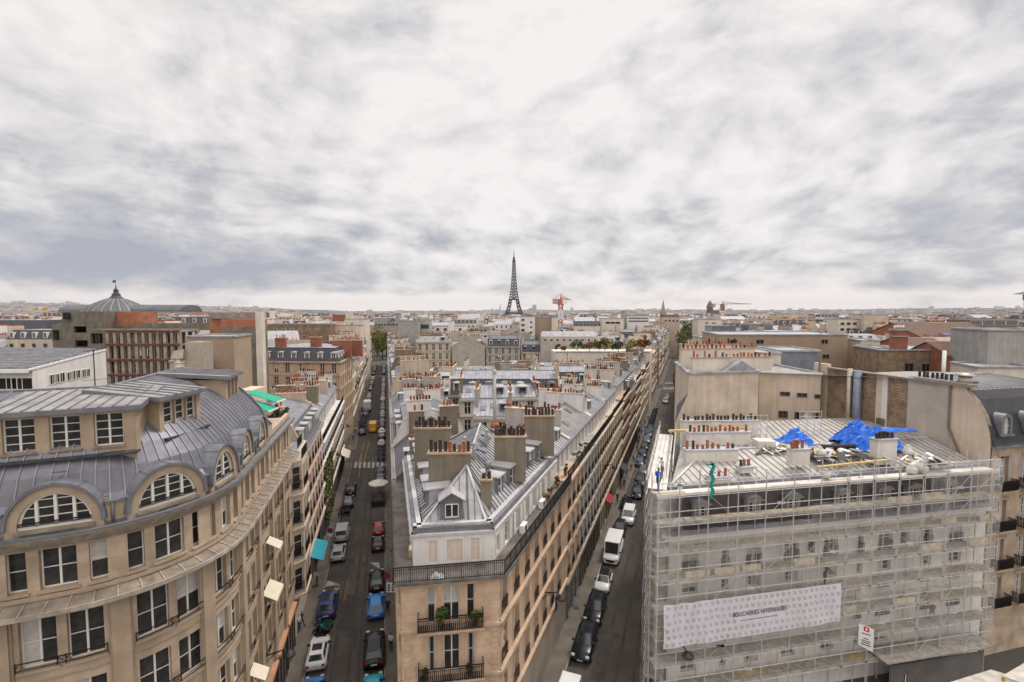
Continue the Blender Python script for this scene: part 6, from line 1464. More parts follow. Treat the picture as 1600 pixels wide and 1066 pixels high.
# ================================================================ buildings seen over the near roofs
def px_box(label, x0, x1, Y, ytop, depth, m, wins=(), cat='building', name='building', roofm=None, flat=True, z1=None, rise=0, group=None, chs=()):
    a = Vector((PY(x0, 500, Y).x, Y)); b_ = Vector((PY(x1, 500, Y).x, Y)); z1 = z1 or PY(x0, ytop, Y).z; k = (a.x+b_.x)/2/Y*.35
    pts = [a, b_, Vector((b_.x+depth*k, Y+depth)), Vector((a.x+depth*k, Y+depth))]; c0 = (a+b_)/2; t = thing(name, label, cat, (c0.x, c0.y, 0), 0, group); b = MB(); q = [p-c0 for p in pts]
    for i in range(4): u, v = q[i], q[(i+1) % 4]; b.poly([(*u, 0), (*v, 0), (*v, z1), (*u, z1)])
    b.build('wall', m, t); r = MB()
    if rise:
        i0 = min(1.6, depth*.3); q2 = [q[0]+Vector((.5, i0)), q[1]+Vector((-.5, i0)), q[2]+Vector((-.5, -i0)), q[3]+Vector((.5, -i0))]
        for i in range(4): r.poly([(*q[i], z1), (*q[(i+1) % 4], z1), (*q2[(i+1) % 4], z1+rise), (*q2[i], z1+rise)], 0)
        r.poly([(*p, z1+rise) for p in q2], 1)
    else:
        r.poly([(*p, z1-.02) for p in q], 1)
        for i in range(4): r.bar((*q[i], z1+.08), (*q[(i+1) % 4], z1+.08), .3, .22, 2)
    r.build('roof', [roofm or slate, zincL, zincM], t)
    bb = Vector((c0.x, c0.y, 0))
    for wdw in wins:
        px, y0, y1, ww = wdw[:4]; o = on_face(t, bb, a, b_, px, y0, y1, ww, wdw[4] if len(wdw) > 4 else glass, wdw[5] if len(wdw) > 5 else framew, ww > .8 and Y < 120)
    for (xa, xb, yt, n) in chs: 
        pa, pb = PY(xa, yt, Y+1.5), PY(xb, yt, Y+1.5); chimney(t, (pa.x-c0.x, 1.5), (pb.x-c0.x, 1.5), z1-.3, pa.z, .6, m, n, (0, 0, 2), False)
    return t, bb
# white building with a striped shed roof
A_ = Vector((PY(50, 578, 50).x, 50)); B_ = Vector((PY(165, 547, 65).x, 65)); zA, zB = PY(50, 578, 50).z, PY(165, 547, 65).z
t = thing('building', 'white rendered building with a ribbed grey shed roof at the left edge', 'building', (A_.x, A_.y, 0)); b = MB(); q = [Vector((0, 0)), B_-A_, B_-A_+Vector((-34, 4)), Vector((-34, -3))]; zz = [zA, zB, zB+.3, zA]
for i in range(4): u, v = q[i], q[(i+1) % 4]; b.poly([(*u, 0), (*v, 0), (*v, zz[(i+1) % 4]), (*u, zz[i])])
b.build('wall', whiteW, t); r = MB(); e = [Vector((*p, z+.05)) for p, z in zip(q, zz)]; e[0] += Vector((.2, -.6, 0)); e[3] += Vector((0, -.6, 0)); r.poly(e)
for i in range(1, 15): f = i/15; r.bar(e[0].lerp(e[1], f)+Vector((0, 0, .12)), e[3].lerp(e[2], f)+Vector((0, 0, .12)), .3, .24, 1)
r.bar(e[0]+Vector((0, 0, -.1)), e[3]+Vector((0, 0, -.1)), .25, .4, 2); r.bar(e[0], e[1], .2, .2, 2); r.build('roof', [mat('shed_dark', (.13, .125, .125), .6, .1), zincM, whiteP], t)
for px, y0, y1, ww in ((77, 586, 600, 1.0), (84, 585, 598, 1.0), (92, 583, 597, 1.0), (104, 582, 594, 1.0), (110, 580, 593, 1.0), (117, 579, 591, 1.0), (127, 578, 589, .9), (133, 577, 588, .9)): on_face(t, Vector((A_.x, A_.y, 0)), A_, B_, px, y0, y1, ww)
for px in (5, 30): on_face(t, Vector((A_.x, A_.y, 0)), A_+Vector((-34, -3)), A_, px, 591, 608, 2.0)
b = MB(); b.tube((0, 0, 0), (0, 0, 4.2), .05, n=5); b.bar((-.9, 0, 4.0), (1.6, .2, 4.5), .04, .04)
for i in range(6): b.bar((-.7+i*.42, -.35, 4.05+i*.08), (-.7+i*.42, .35, 4.05+i*.08), .03, .03)
b.bar((-1.3, 0, 1.1), (1.3, 0, 1.3), .04, .04); tag(b.build('roof_antenna', iron, None, PY(149, 612, 47)), 'thin black aerial standing in front of the white shed-roofed building', 'aerial')
# gutted concrete building, its frame open to the sky
t = thing('ruined_building', 'gutted concrete building with an open frame, bare brick panels and missing windows', 'building', (PY(220, 500, 90).x, 90, 0)); bx = PY(220, 500, 90).x
def qx(px, Y=90): return PY(px, 500, Y).x-bx
def zy(y, Y=90): return PY(200, y, Y).z
cols_ = [166+11.2*i for i in range(11)]
for i, px in enumerate(cols_):
    for yy in (0, 5): b = MB(); b.box(qx(px)-.28, qx(px)+.28, yy, yy+.5, 0, zy(517)); b.build('column', mat('concrete_column', (.42, .35, .28), .9, 0, .25, .8, .5, .2), t)
for k, y in enumerate((517, 538, 562, 585, 608)):
    b = MB(); b.box(qx(164), qx(279), -.1, .7, zy(y)-.35, zy(y)+.15, 0); b.box(qx(164), qx(279), .7, 6, zy(y)-.3, zy(y)-.05, 1); b.box(qx(164), qx(279), 5.2, 6, zy(y)-.4, zy(y)+.2, 1); b.box(qx(164), qx(279), -.16, -.1, zy(y)-.2, zy(y), 2); b.build('floor_slab', [mat('slab_edge', (.27, .13, .09), .85, 0, .35, 1.2), concrete, rust], t)
for i in range(0, 10):
    for k, (ya, yb) in enumerate(((538, 519), (562, 541), (585, 565), (608, 588))):
        if random.random() < .55:
            b = MB(); xa, xb = qx(cols_[i])+.3, qx(cols_[i+1])-.3; za, zb_ = zy(ya), zy(yb)
            b.bar(((xa+xb)/2, .1, za), ((xa+xb)/2, .1, zb_), .16, .16, 0)
            if random.random() < .5: b.bar((xa, .2, za), (xb, .2, zb_), .1, .1, 1); b.bar((xb, .2, za), (xa, .2, zb_), .1, .1, 1)
            if random.random() < .35: b.box(xa, xb, 4.9, 5.1, za, za+1.5, 2)
            b.build('bay_remnant', [concreteD, rust, dark], t)
def wallseg(nm, x0, x1, Y, y0, y1, m, z0=None, th=.6, wins=()):
    b = MB(); za = 0 if y1 is None else PY(x0, y1, Y).z; zb_ = PY(x0, y0, Y).z; P = Path([(PY(x0, 500, Y).x-bx, Y-90), (PY(x1, 500, Y).x-bx, Y-90)])
    wl = [((PY(px, 500, Y).x-PY(x0, 500, Y).x), ww, PY(px, yb, Y).z, PY(px, ya, Y).z) for px, ya, yb, ww in wins]; zc = sorted({za, zb_}|{v for w_ in wl for v in w_[2:]})
    lv = sorted({(w_[2], w_[3]) for w_ in wl}); e = za
    for l0, l1 in lv: 
        if l0 > e: wallface(b, P, 0, P.L, e, l0, [], 0)
        wallface(b, P, 0, P.L, l0, l1, [w_ for w_ in wl if w_[2] == l0], 0, .5); e = l1
    wallface(b, P, 0, P.L, e, zb_, [], 0); b.poly([P(0, -th, za), P(0, -th, zb_), P(P.L, -th, zb_), P(P.L, -th, za)]); b.poly([P(0, 0, zb_), P(P.L, 0, zb_), P(P.L, -th, zb_), P(0, -th, zb_)])
    b.poly([P(0, 0, za), P(0, 0, zb_), P(0, -th, zb_), P(0, -th, za)]); b.poly([P(P.L, 0, za), P(P.L, -th, za), P(P.L, -th, zb_), P(P.L, 0, zb_)]); b.build(nm, m, t)
wallseg('wall', 97, 163, 96, 487, None, concreteD, wins=[(124, 510, 520, 2.6), (125, 532, 542, 2.6)], th=8)
wallseg('wall', 80, 97, 98, 507, None, concreteD, th=6, wins=[(86, 516, 532, 1.4)])
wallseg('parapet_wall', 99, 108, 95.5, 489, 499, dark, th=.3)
wallseg('brick_wall', 163, 219, 99, 487, 509, brickO, th=5); wallseg('wall', 163, 219, 98.5, 509, 520, concreteD, th=5)
wallseg('wall', 135, 166, 91, 515, None, concreteD, wins=[(146, 521, 537, 1.4), (153, 521, 537, 1.4)], th=5)
wallseg('stone_wall', 218, 330, 97, 505, 516, concreteD, th=.8)
wallseg('wall', 345, 403, 80, 511, None, mat('rough_concrete', (.30, .26, .20), .9, 0, .4, .5, .9, .5, 5, fine=.8), th=3); wallseg('brick_wall', 345, 403, 80.1, 499, 511, brickO, th=3); wallseg('brick_wall', 327, 347, 84, 495, None, brickO, th=10); wallseg('wall', 327, 400, 83.4, 489, 498, concrete, th=3)
wallseg('render_wall', 399, 409, 79, 487, None, pale, th=1)
px_box('tan rendered block with a thin flat roof in front of the gutted building', 290, 364, 62, 527, 7, tan, ())
px_box('low pale plant room with a round drum beside the tan block', 262, 312, 59, 566, 5, creamC, ((296, 576, 588, .8, dark),))
b = MB(); b.box(-.4, 1.6, 0, 2, -1, 2.9); b.tube((-1.1, .2, -3), (-1.1, .2, 1.0), .72, n=14)
for z in (-2, -1.2, -.4, .4): b.tube((-1.1, .2, z), (-1.1, .2, z+.06), .76, n=14)
b.hexa([(-1.85, -.55, 1.0), (-.4, -.55, 1.0), (-.4, .95, 1.0), (-1.85, .95, 1.0)], [(-1.5, -.4, 1.9), (-.4, -.3, 2.1), (-.4, .95, 2.1), (-1.5, .95, 1.9)]); tag(b.build('ventilation_duct', foil, None, PY(296, 573, 56)), 'bulky cream ventilation duct with a ribbed drum before the tan block', 'duct')
b = MB(); b.box(-2.3, -.6, 0, 3, 0, 14); tag(b.build('lift_shaft', creamA, None, PY(402, 610, 52)+Vector((0, 0, -14))), 'narrow cream shaft between the curved roof and the pink chimneys', 'shaft')
px_box('dark slate mansard house with white dormers at the far left', -20, 70, 150, 521, 14, creamB, [(10+18*i, 505, 512, 2.2, glass) for i in range(0)], rise=4.2)
# ---- domed exhibition hall
Yg = 690; t = thing('exhibition_hall', 'long glass-roofed hall with a pointed central dome and flag on the left horizon', 'building', (PY(165, 490, Yg).x, Yg, 0)); gm = mat('hall_glass', (.11, .115, .12), .6, .1, .2, .05); gx = PY(165, 490, Yg).x
b = MB(); z0 = 0
L_, R_ = PY(90, 490, Yg).x-gx, PY(345, 490, Yg).x-gx
b.box(L_, R_, 0, 50, 0, 33, 0); b.build('wall', mat('hall_stone', (.38, .34, .28), .9), t)
r = MB(); n = 8
for i in range(n):
    a0, a1 = pi*i/n, pi*(i+1)/n; r.poly([(L_, 25-25*cos(a0), 33+11*sin(a0)), (PY(282, 490, Yg).x-gx, 25-25*cos(a0), 33+11*sin(a0)), (PY(282, 490, Yg).x-gx, 25-25*cos(a1), 33+11*sin(a1)), (L_, 25-25*cos(a1), 33+11*sin(a1))])
r.poly([(L_, 25-25*cos(pi*i/n), 33+11*sin(pi*i/n)) for i in range(n+1)]); e_ = PY(282, 490, Yg).x-gx; r.poly([(e_, 25-25*cos(pi*i/n), 33+11*sin(pi*i/n)) for i in range(n+1)][::-1])
for i in range(40): x = lerp(L_, e_, i/40); r.bar((x, 2, 37), (x, 24, 44.3), .7, .5, 1)
r.build('glass_roof', [gm, lead], t)
d = MB(); d.lathe([(42, 31), (41, 34), (35, 40), (26, 45.5), (18, 49.5), (13, 52), (11, 53)], (0, 20, 0), 24); d.build('dome', gm, t)
d = MB()
for i in range(24): a = 2*pi*i/24; pr_ = [(41.3, 34), (35.3, 40.2), (26.2, 45.8), (18, 49.9), (13, 52.4)]; [d.bar((r0*cos(a), 20+r0*sin(a), z0_), (r1*cos(a), 20+r1*sin(a), z1_), .9, .6) for (r0, z0_), (r1, z1_) in zip(pr_, pr_[1:])]
d.build('dome_ribs', mat('hall_ribs', (.33, .34, .33), .5, .3), t)
d = MB(); d.lathe([(13.5, 51.5), (9.5, 53.5), (6.5, 56), (5, 59), (5.6, 60), (3.6, 61), (3, 65), (3.8, 65.6), (1.5, 67.5), (.6, 71), (.3, 74)], (0, 20, 0), 12); d.build('lantern', mat('lantern_dark', (.05, .05, .055), .5, .3), t)
d = MB(); d.tube((0, 20, 70), (0, 20, 81), .3, n=5); d.poly([(0, 20, 81), (-5.5, 21, 80), (-5, 21, 76.5), (0, 20, 77.5)]); d.poly([(0, 20.1, 81), (0, 20.1, 77.5), (-5, 21.1, 76.5), (-5.5, 21.1, 80)]); d.build('flag', mat('flag_blue', (.03, .04, .14), .7), t)
for px, nm in ((57, 'left of the two gilded statue columns near the glass hall'), (72, 'right of the two gilded statue columns near the glass hall')):
    b = MB(); b.box(-4, 4, -4, 4, 0, 36, 0); b.box(-5, 5, -5, 5, 34, 36, 0); b.lathe([(3, 36), (2.2, 38), (2.8, 40), (1.5, 43), (1, 44)], n=8, m=1); b.bar((-3.5, 0, 40.5), (3, 0, 43), 1, 1, 1); tag(b.build('monument', [pale, mat('gilding', (.50, .30, .05), .4, .5)], None, (PY(px, 490, 900).x, 900, 0)), nm, 'monument')
# ---- lattice tower
te = -26.; tx = PY(803, 490, 2000).x; t = thing('lattice_tower', 'tall dark iron lattice tower with splayed legs rising above the rooftops in the centre', 'tower', (tx, 2000, te))
tm = mat('tower_iron', (.04, .032, .03), .7, .2, .15, .02)
def hw(z):
    P_ = [(0, 62), (30, 46), (57, 35.5), (85, 26), (116, 19), (150, 13.2), (200, 8.6), (250, 5.8), (276, 4.8)]
    for (a, wa), (b_, wb) in zip(P_, P_[1:]):
        if z <= b_: return lerp(wa, wb, (z-a)/(b_-a))
    return 4.8
def lw(z): return lerp(25, 14.5, min(1, z/57)) if z < 57 else lerp(14.5, 9.5, min(1, (z-57)/59))
for sx_ in (-1, 1):
    for sy_ in (-1, 1):
        b = MB(); zs_ = [0, 14, 28, 42, 57, 71, 86, 101, 116]
        def cr(z): o, l = hw(z), lw(z); return [Vector((sx_*a, sy_*c, z)) for a, c in ((o, o), (o-l, o), (o-l, o-l), (o, o-l))]
        for za, zb_ in zip(zs_, zs_[1:]):
            A1, B1 = cr(za), cr(zb_)
            for k in range(4):
                b.bar(A1[k], B1[k], 2.6, 2.6); n2 = (k+1) % 4; b.bar(B1[k], B1[n2], 1.8, 1.8)
                for f0, f1 in ((0, .5), (.5, 1)):
                    a0, a1, b0, b1 = A1[k].lerp(B1[k], f0), A1[n2].lerp(B1[n2], f0), A1[k].lerp(B1[k], f1), A1[n2].lerp(B1[n2], f1); b.bar(a0, b1, 1.7, 1.7); b.bar(a1, b0, 1.7, 1.7)
        b.build('leg', tm, t)
b = MB(); zs_ = [116, 126, 137, 148, 160, 172, 184, 197, 210, 223, 236, 249, 262, 276]
for za, zb_ in zip(zs_, zs_[1:]):
    a, c = hw(za), hw(zb_); Aq = [Vector((x*a, y*a, za)) for x, y in ((-1, -1), (1, -1), (1, 1), (-1, 1))]; Bq = [Vector((x*c, y*c, zb_)) for x, y in ((-1, -1), (1, -1), (1, 1), (-1, 1))]
    for k in range(4):
        n2 = (k+1) % 4; b.bar(Aq[k], Bq[k], 2.4, 2.4); b.bar(Bq[k], Bq[n2], 1.6, 1.6); b.bar(Aq[k], Bq[n2], 1.6, 1.6); b.bar(Aq[n2], Bq[k], 1.6, 1.6); b.bar(Aq[k].lerp(Aq[n2], .5), Bq[k].lerp(Bq[n2], .5), 2.2, 2.2)
b.build('upper_shaft', tm, t)
for z, w_, h in ((55, 38, 7), (114, 21.5, 5), (196, 9.4, 3), (274, 7.5, 4), (279, 5.5, 6)):
    b = MB(); b.box(-w_, w_, -w_, w_, z, z+h*.4); b.box(-w_+1.5, w_-1.5, -w_+1.5, w_-1.5, z+h*.4, z+h); b.build('platform', tm, t)
for s in range(4):
    b = MB(); n = 14; rot = Matrix.Rotation(s*pi/2, 3, 'Z')
    for i in range(n):
        p, q = [Vector((37*cos(pi*f/n), -47+f*0, 15+37*sin(pi*f/n))) for f in (i, i+1)]; p.y = -hw(p.z)+1; q.y = -hw(q.z)+1; b.bar(rot @ p, rot @ q, 2.2, 4)
    b.build('arch', tm, t)
b = MB(); b.lathe([(5.2, 285), (4.6, 290), (2.4, 293), (1.6, 296), (1.2, 312), (.5, 324)], n=8); b.build('spire', tm, t)
# ---- far towers, cranes, spire, chimney
def tower_block(px0, px1, Y, y, lab, m, nm='tower_block', cat='tower block'):
    xa, xb = PY(px0, y, Y).x, PY(px1, y, Y).x; z = PY(px0, y, Y).z; g0 = elev((xa+xb)/2, Y); b = MB(); h = z-g0; w_ = (xb-xa)/2; b.box(-w_, w_, -w_, w_, 0, h, 0)
    for i in range(int(h/7)): b.box(-w_-.3, w_+.3, -w_-.3, -w_+.1, 3+i*7, 5.5+i*7, 1)
    b.box(-w_*.5, w_*.5, -w_*.5, w_*.5, h, h+4, 0); tag(b.build(nm, [m, zincM], None, ((xa+xb)/2, Y, g0)), lab, cat)
hz = mat('far_white', (.55, .56, .58), .9)
for a, b_, y, l in ((768, 771, 483, 'leftmost slim white tower block left of the iron tower'), (773, 777, 484, 'second pale tower block left of the iron tower'), (778, 780.5, 484, 'narrow pale tower block next to the white incinerator chimney'), (784, 791, 485, 'broad pale tower block touching the foot of the iron tower')): tower_block(a, b_, 3600, y, l, hz)
b = MB(); b.lathe([(7, 0), (5.5, 100), (5, 128)], n=10); z = PY(781, 475, 3500).z; tag(b.build('factory_chimney', hz, None, (PY(781.8, 475, 3500).x, 3500, z-128)), 'tall thin white chimney left of the iron tower', 'chimney')
tower_block(832, 838, 2600, 477, 'single pale tower block right of the iron tower', hz)
tower_block(886, 892, 2600, 486.5, 'tiny far block right of the orange crane', hz)
def crane(px, Y, ytop, ybot, jib, lab, ang, w_=1.1, mm=None, mm2=None):
    zt = PY(px, ytop, Y).z; zb_ = PY(px, ybot, Y).z; t = thing('tower_crane', lab, 'crane', (PY(px, 490, Y).x, Y, zb_)); h = zt-zb_; b = MB(); n = max(4, int(h/(2.5*w_))); mm = mm or mat('crane_orange', (.50, .17, .08), .6); mm2 = mm2 or whiteP
    for k in range(n):
        z0, z1 = h*k/n, h*(k+1)/n; c = [Vector((x*w_, y*w_, 0)) for x, y in ((-1, -1), (1, -1), (1, 1), (-1, 1))]
        for i in range(4): p, q = c[i], c[(i+1) % 4]; b.bar(p+Vector((0, 0, z0)), p+Vector((0, 0, z1)), w_*.45, w_*.45, k*4//n % 2); b.bar(p+Vector((0, 0, z0)), q+Vector((0, 0, z1)), w_*.3, w_*.3, k*4//n % 2); b.bar(q+Vector((0, 0, z0)), q+Vector((0, 0, z0)) if False else p+Vector((0, 0, z1)), w_*.2, w_*.2, k*4//n % 2)
    b.build('mast', [mm2, mm], t); b = MB(); b.box(-w_*1.6, w_*1.6, -w_*1.6, w_*1.6, h, h+w_*3, 0); b.box(w_*.8, w_*3, -w_*2.2, -w_*.2, h+.5*w_, h+w_*3, 1); b.tube((0, 0, h+w_*2), (0, 0, h+w_*6), w_*.8, w_*.2, 4, 0); b.build('cab', [mm, mm2], t)
    b = MB(); d = Vector((cos(ang), sin(ang), 0)); jl, cl_ = jib; up = Vector((0, 0, h+w_*3.2)); k = max(3, int(jl/(3*w_)))
    for s in (-1, 1): sd = Vector((-d.y, d.x, 0))*s*w_*.6; b.bar(up-d*cl_+sd, up+d*jl+sd, w_*.3, w_*.3)
    b.bar(up+Vector((0, 0, w_*1.3)), up+d*jl, w_*.3, w_*.3)
    for i in range(k): b.bar(up+d*(jl*i/k), up+d*(jl*(i+.5)/k)+Vector((0, 0, w_*1.3*(1-(i+.5)/k))), w_*.2, w_*.2); b.bar(up+d*(jl*(i+1)/k), up+d*(jl*(i+.5)/k)+Vector((0, 0, w_*1.3*(1-(i+.5)/k))), w_*.2, w_*.2)
    b.bar(up+Vector((0, 0, w_*3)), up+d*jl*.7, w_*.15, w_*.15); b.bar(up+Vector((0, 0, w_*3)), up-d*cl_, w_*.15, w_*.15); b.build('jib', mm, t)
    b = MB(); c = up-d*cl_*.85; b.box(c.x-w_*1.2, c.x+w_*1.2, c.y-w_*1.2, c.y+w_*1.2, h+w_*.6, h+w_*3.4); b.build('counterweight', concreteG, t)
crane(876, 300, 477, 530, (9, 6), 'orange and white tower crane right of the iron tower, its jib pointing away', R(40), 1.15)
crane(1129, 420, 481, 500, (24, 9), 'small tower crane with a level jib over the rooftops right of the spire', R(-8), 1.0, mat('crane_dark', (.25, .12, .10), .6))
crane(1606, 300, 469, 500, (8, 8), 'crane top cut by the right edge of the view', R(170), 1.2, mat('crane_blue', (.12, .17, .32), .6))
Ys_ = 620; b = MB(); zz_ = PY(1036, 468, Ys_).z; b.box(-3.3, 3.3, -3.3, 3.3, 0, 30, 0); b.lathe([(3.6, 30), (3.2, 33), (2.2, 38), (1.1, zz_-5), (.1, zz_)], n=8, m=0, smooth=False)
for i in range(4): a = pi/4+i*pi/2; b.tube((3.4*cos(a)*1.1, 3.4*sin(a)*1.1, 30), (3.4*cos(a)*1.1, 3.4*sin(a)*1.1, 36), .8, .1, 5)
tag(b.build('church_spire', mat('spire_stone', (.30, .26, .22), .85), None, (PY(1036, 490, Ys_).x, Ys_, 0)), 'slender pointed stone church spire on the skyline', 'spire')
b = MB(); b.lathe([(5, 0), (5, 40), (5.6, 41), (5.2, 43), (4.2, 47), (2.2, 50), (.4, 53)], n=14); b.box(2, 14, -4, 4, 0, 36, 0); tag(b.build('bell_tower', concreteD, None, (PY(1109, 490, 800).x, 800, 0)), 'stubby domed stone tower beside the level-jib crane', 'tower')
# ---- distinct mid-distance buildings
G1 = lambda a, b_, n, y0, y1, w_, m_=glass: [(lerp(a, b_, i/(max(1, n-1))), y0, y1, w_, m_) for i in range(n)]
px_box('long brown stone wall with small white framed windows left of the left street', 415, 516, 172, 507, 10, mat('brown_stone', (.25, .175, .11), .9, 0, .2, .6, 0, .3, 4, fine=.4), G1(430, 495, 6, 514, 517, 1.2)+G1(455, 495, 3, 525, 528, 1.2), chs=())
px_box('brick red rooftop block with green glass on the left', 520, 541, 235, 492, 10, brick, ())
px_box('tall cream blank-walled building on the left street skyline', 538, 570, 215, 499, 12, pale, ((550, 505, 508, .8), (560, 512, 515, .8)), chs=((540, 552, 488, 6), (555, 568, 493, 8)))
px_box('cream wall stepping down to the left street above the brown stone wall', 515, 562, 178, 509, 8, creamA, (), chs=((520, 538, 503, 7),))
px_box('grey institutional building with rows of arched windows at the end of the left street', 585, 622, 420, 502, 20, concreteG, G1(588, 620, 8, 506, 509, 2.0), rise=3, roofm=zinc)
px_box('grey beige blank-walled building with a pink strip beside the left street', 622, 656, 205, 502, 14, concreteG, (), chs=((624, 640, 500, 8),))
px_box('building with a large dark billboard and white band', 656, 672, 208, 500, 10, creamC, ((663, 507, 514, 4.0, mat('billboard', (.02, .05, .06), .5)),))
px_box('white modern apartment block with square windows', 678, 726, 215, 510, 12, whiteW, G1(684, 719, 4, 513, 517, 1.3)+G1(684, 719, 4, 521, 525, 1.3), chs=())
px_box('white penthouse box on the modern apartment block', 700, 709, 214, 502, 5, whiteW, ())
px_box('pale building with a hedge along its roof', 728, 782, 190, 520, 12, pale, G1(735, 770, 4, 524, 527, 1.2))
b = MB(); rr = random.Random(8)
for i in range(600): x = rr.uniform(-3.6, 3.6); b.box(x-.15, x+.15, rr.uniform(-.5, .3), .5, rr.uniform(0, 1.4), rr.uniform(1.4, 1.7), rr.randint(0, 1)) if False else leaves(b, (x, 0, .8), .35, .8, 6, .18, i, 0) if i < 60 else None
tag(b.build('roof_hedge', [leafD, leafG], None, PY(747, 520, 191)), 'clipped dark green hedge on the pale roof left of the iron tower', 'hedge')
px_box('white tower block with grouped windows in front of the iron tower', 812, 836, 200, 495, 9, whiteW, [(817, 498+k*8, 502+k*8, 1.4) for k in range(4)]+[(830, 502+k*8, 505+k*8, .9) for k in range(3)])
px_box('brown ribbed windowless wall right of the white tower block', 836, 862, 202, 496, 9, tan, ()); px_box('cream slab next to the brown ribbed wall', 862, 872, 200, 496, 8, pale, ())
px_box('long flat zinc roof right of the brown ribbed wall', 845, 935, 165, 526, 12, creamC, G1(852, 930, 9, 530, 533, .9), rise=1.4, roofm=zincL)
px_box('cream mansard building with a row of grey dormers right of the orange crane', 898, 940, 230, 510, 12, pale, G1(902, 936, 7, 506, 509, 1.0), rise=2.5)
px_box('cream stepped building with small balconies near the spire', 940, 975, 240, 498, 12, pale, G1(950, 965, 3, 503, 506, 2.5, dark))
px_box('white office block with bands of dark windows left of the spire', 980, 1015, 250, 494, 14, whiteW, G1(984, 1010, 8, 496.5, 498.5, 1.6)+G1(984, 1010, 8, 501, 503, 1.6))
px_box('narrow tall chimney-like shaft beside the white office block', 973, 980, 252, 486, 6, concreteG, ())
px_box('pink gabled building below the spire', 1036, 1062, 330, 496, 12, creamD, G1(1040, 1058, 4, 500, 503, 1.5), rise=2, roofm=tile)
px_box('long tan windowless wall with scattered small openings right of the right street', 1125, 1326, 88, 524, 16, tan, ((1147, 531, 537, 1.3, dark, tan), (1188, 531, 537, 1.3, dark, tan), (1143, 552, 559, 1.2, dark, tan), (1203, 553, 560, 1.3, dark, tan), (1289, 531, 537, 1.2, dark, tan), (1249, 554, 560, 1.3, dark, tan), (1292, 554, 560, 1.2, dark, tan)))
px_box('lower beige wing left of the long tan wall', 1084, 1129, 84, 545, 12, creamB, ())
px_box('beige terraced building with plants above the right street', 1098, 1128, 110, 528, 10, creamB, ())
px_box('flat white building behind the long tan wall', 1091, 1128, 240, 500, 12, pale, ((1104, 504, 506, 1.6), (1115, 504, 506, 1.6)))
px_box('blue grey zinc attic strip behind the long tan wall', 1112, 1150, 180, 510, 10, zincM, ()); px_box('glass-fronted rooftop pavilion behind the long tan wall', 1170, 1208, 160, 507, 8, glassB, (), roofm=zincL)
px_box('long pale building along the skyline behind the pavilion', 1120, 1240, 400, 491, 16, pale, G1(1130, 1235, 16, 495, 497, 1.6)); px_box('beige building with a roof hut on the right skyline', 1214, 1262, 300, 491, 14, creamB, G1(1225, 1255, 5, 498, 501, 1.6))
px_box('white stepped apartment block with deep balconies on the right', 1310, 1350, 190, 499, 12, pale, G1(1316, 1345, 4, 504, 508, 1.6)+G1(1316, 1345, 4, 513, 517, 1.6)); px_box('tall beige slab joined to the stepped apartment block', 1350, 1388, 186, 492, 12, creamB, ())
px_box('blue grey mansard strip below the stepped apartment block', 1325, 1378, 118, 532, 8, creamA, G1(1330, 1360, 3, 525, 529, 1.0), rise=1.4, roofm=zincM)
px_box('black slate roof house with one white dormer right of the long tan wall', 1347, 1377, 86, 560, 8, creamA, ((1361, 544, 554, 1.2),), z1=26)
px_box('rough rubble stone building with three dark openings', 1377, 1492, 74, 548, 10, rubble, ((1423, 568, 584, 1.3, dark, concreteD), (1450, 569, 585, 1.3, dark, concreteD), (1477, 570, 586, 1.3, dark, concreteD)))
px_box('smaller rubble gable left of the three dark openings', 1373, 1400, 78, 545, 8, rubble, ())
b = MB(); b.box(-1, 1, -.6, .6, 0, 4.2, 0); b.box(-1.12, 1.12, -.72, .72, 2.9, 3.1, 1); b.box(-1.12, 1.12, -.72, .72, 3.9, 4.2, 1)
for i in range(4): b.tube((-.7+i*.45, 0, 4.2), (-.7+i*.45, 0, 4.7), .15, n=6, m=2)
tag(b.build('chimney_stack', [brick, concreteG, whiteP], None, PY(1403, 549, 75)+Vector((0, 0, -.6))), 'stout dark red brick chimney stack with pale bands on the rubble building', 'chimney')
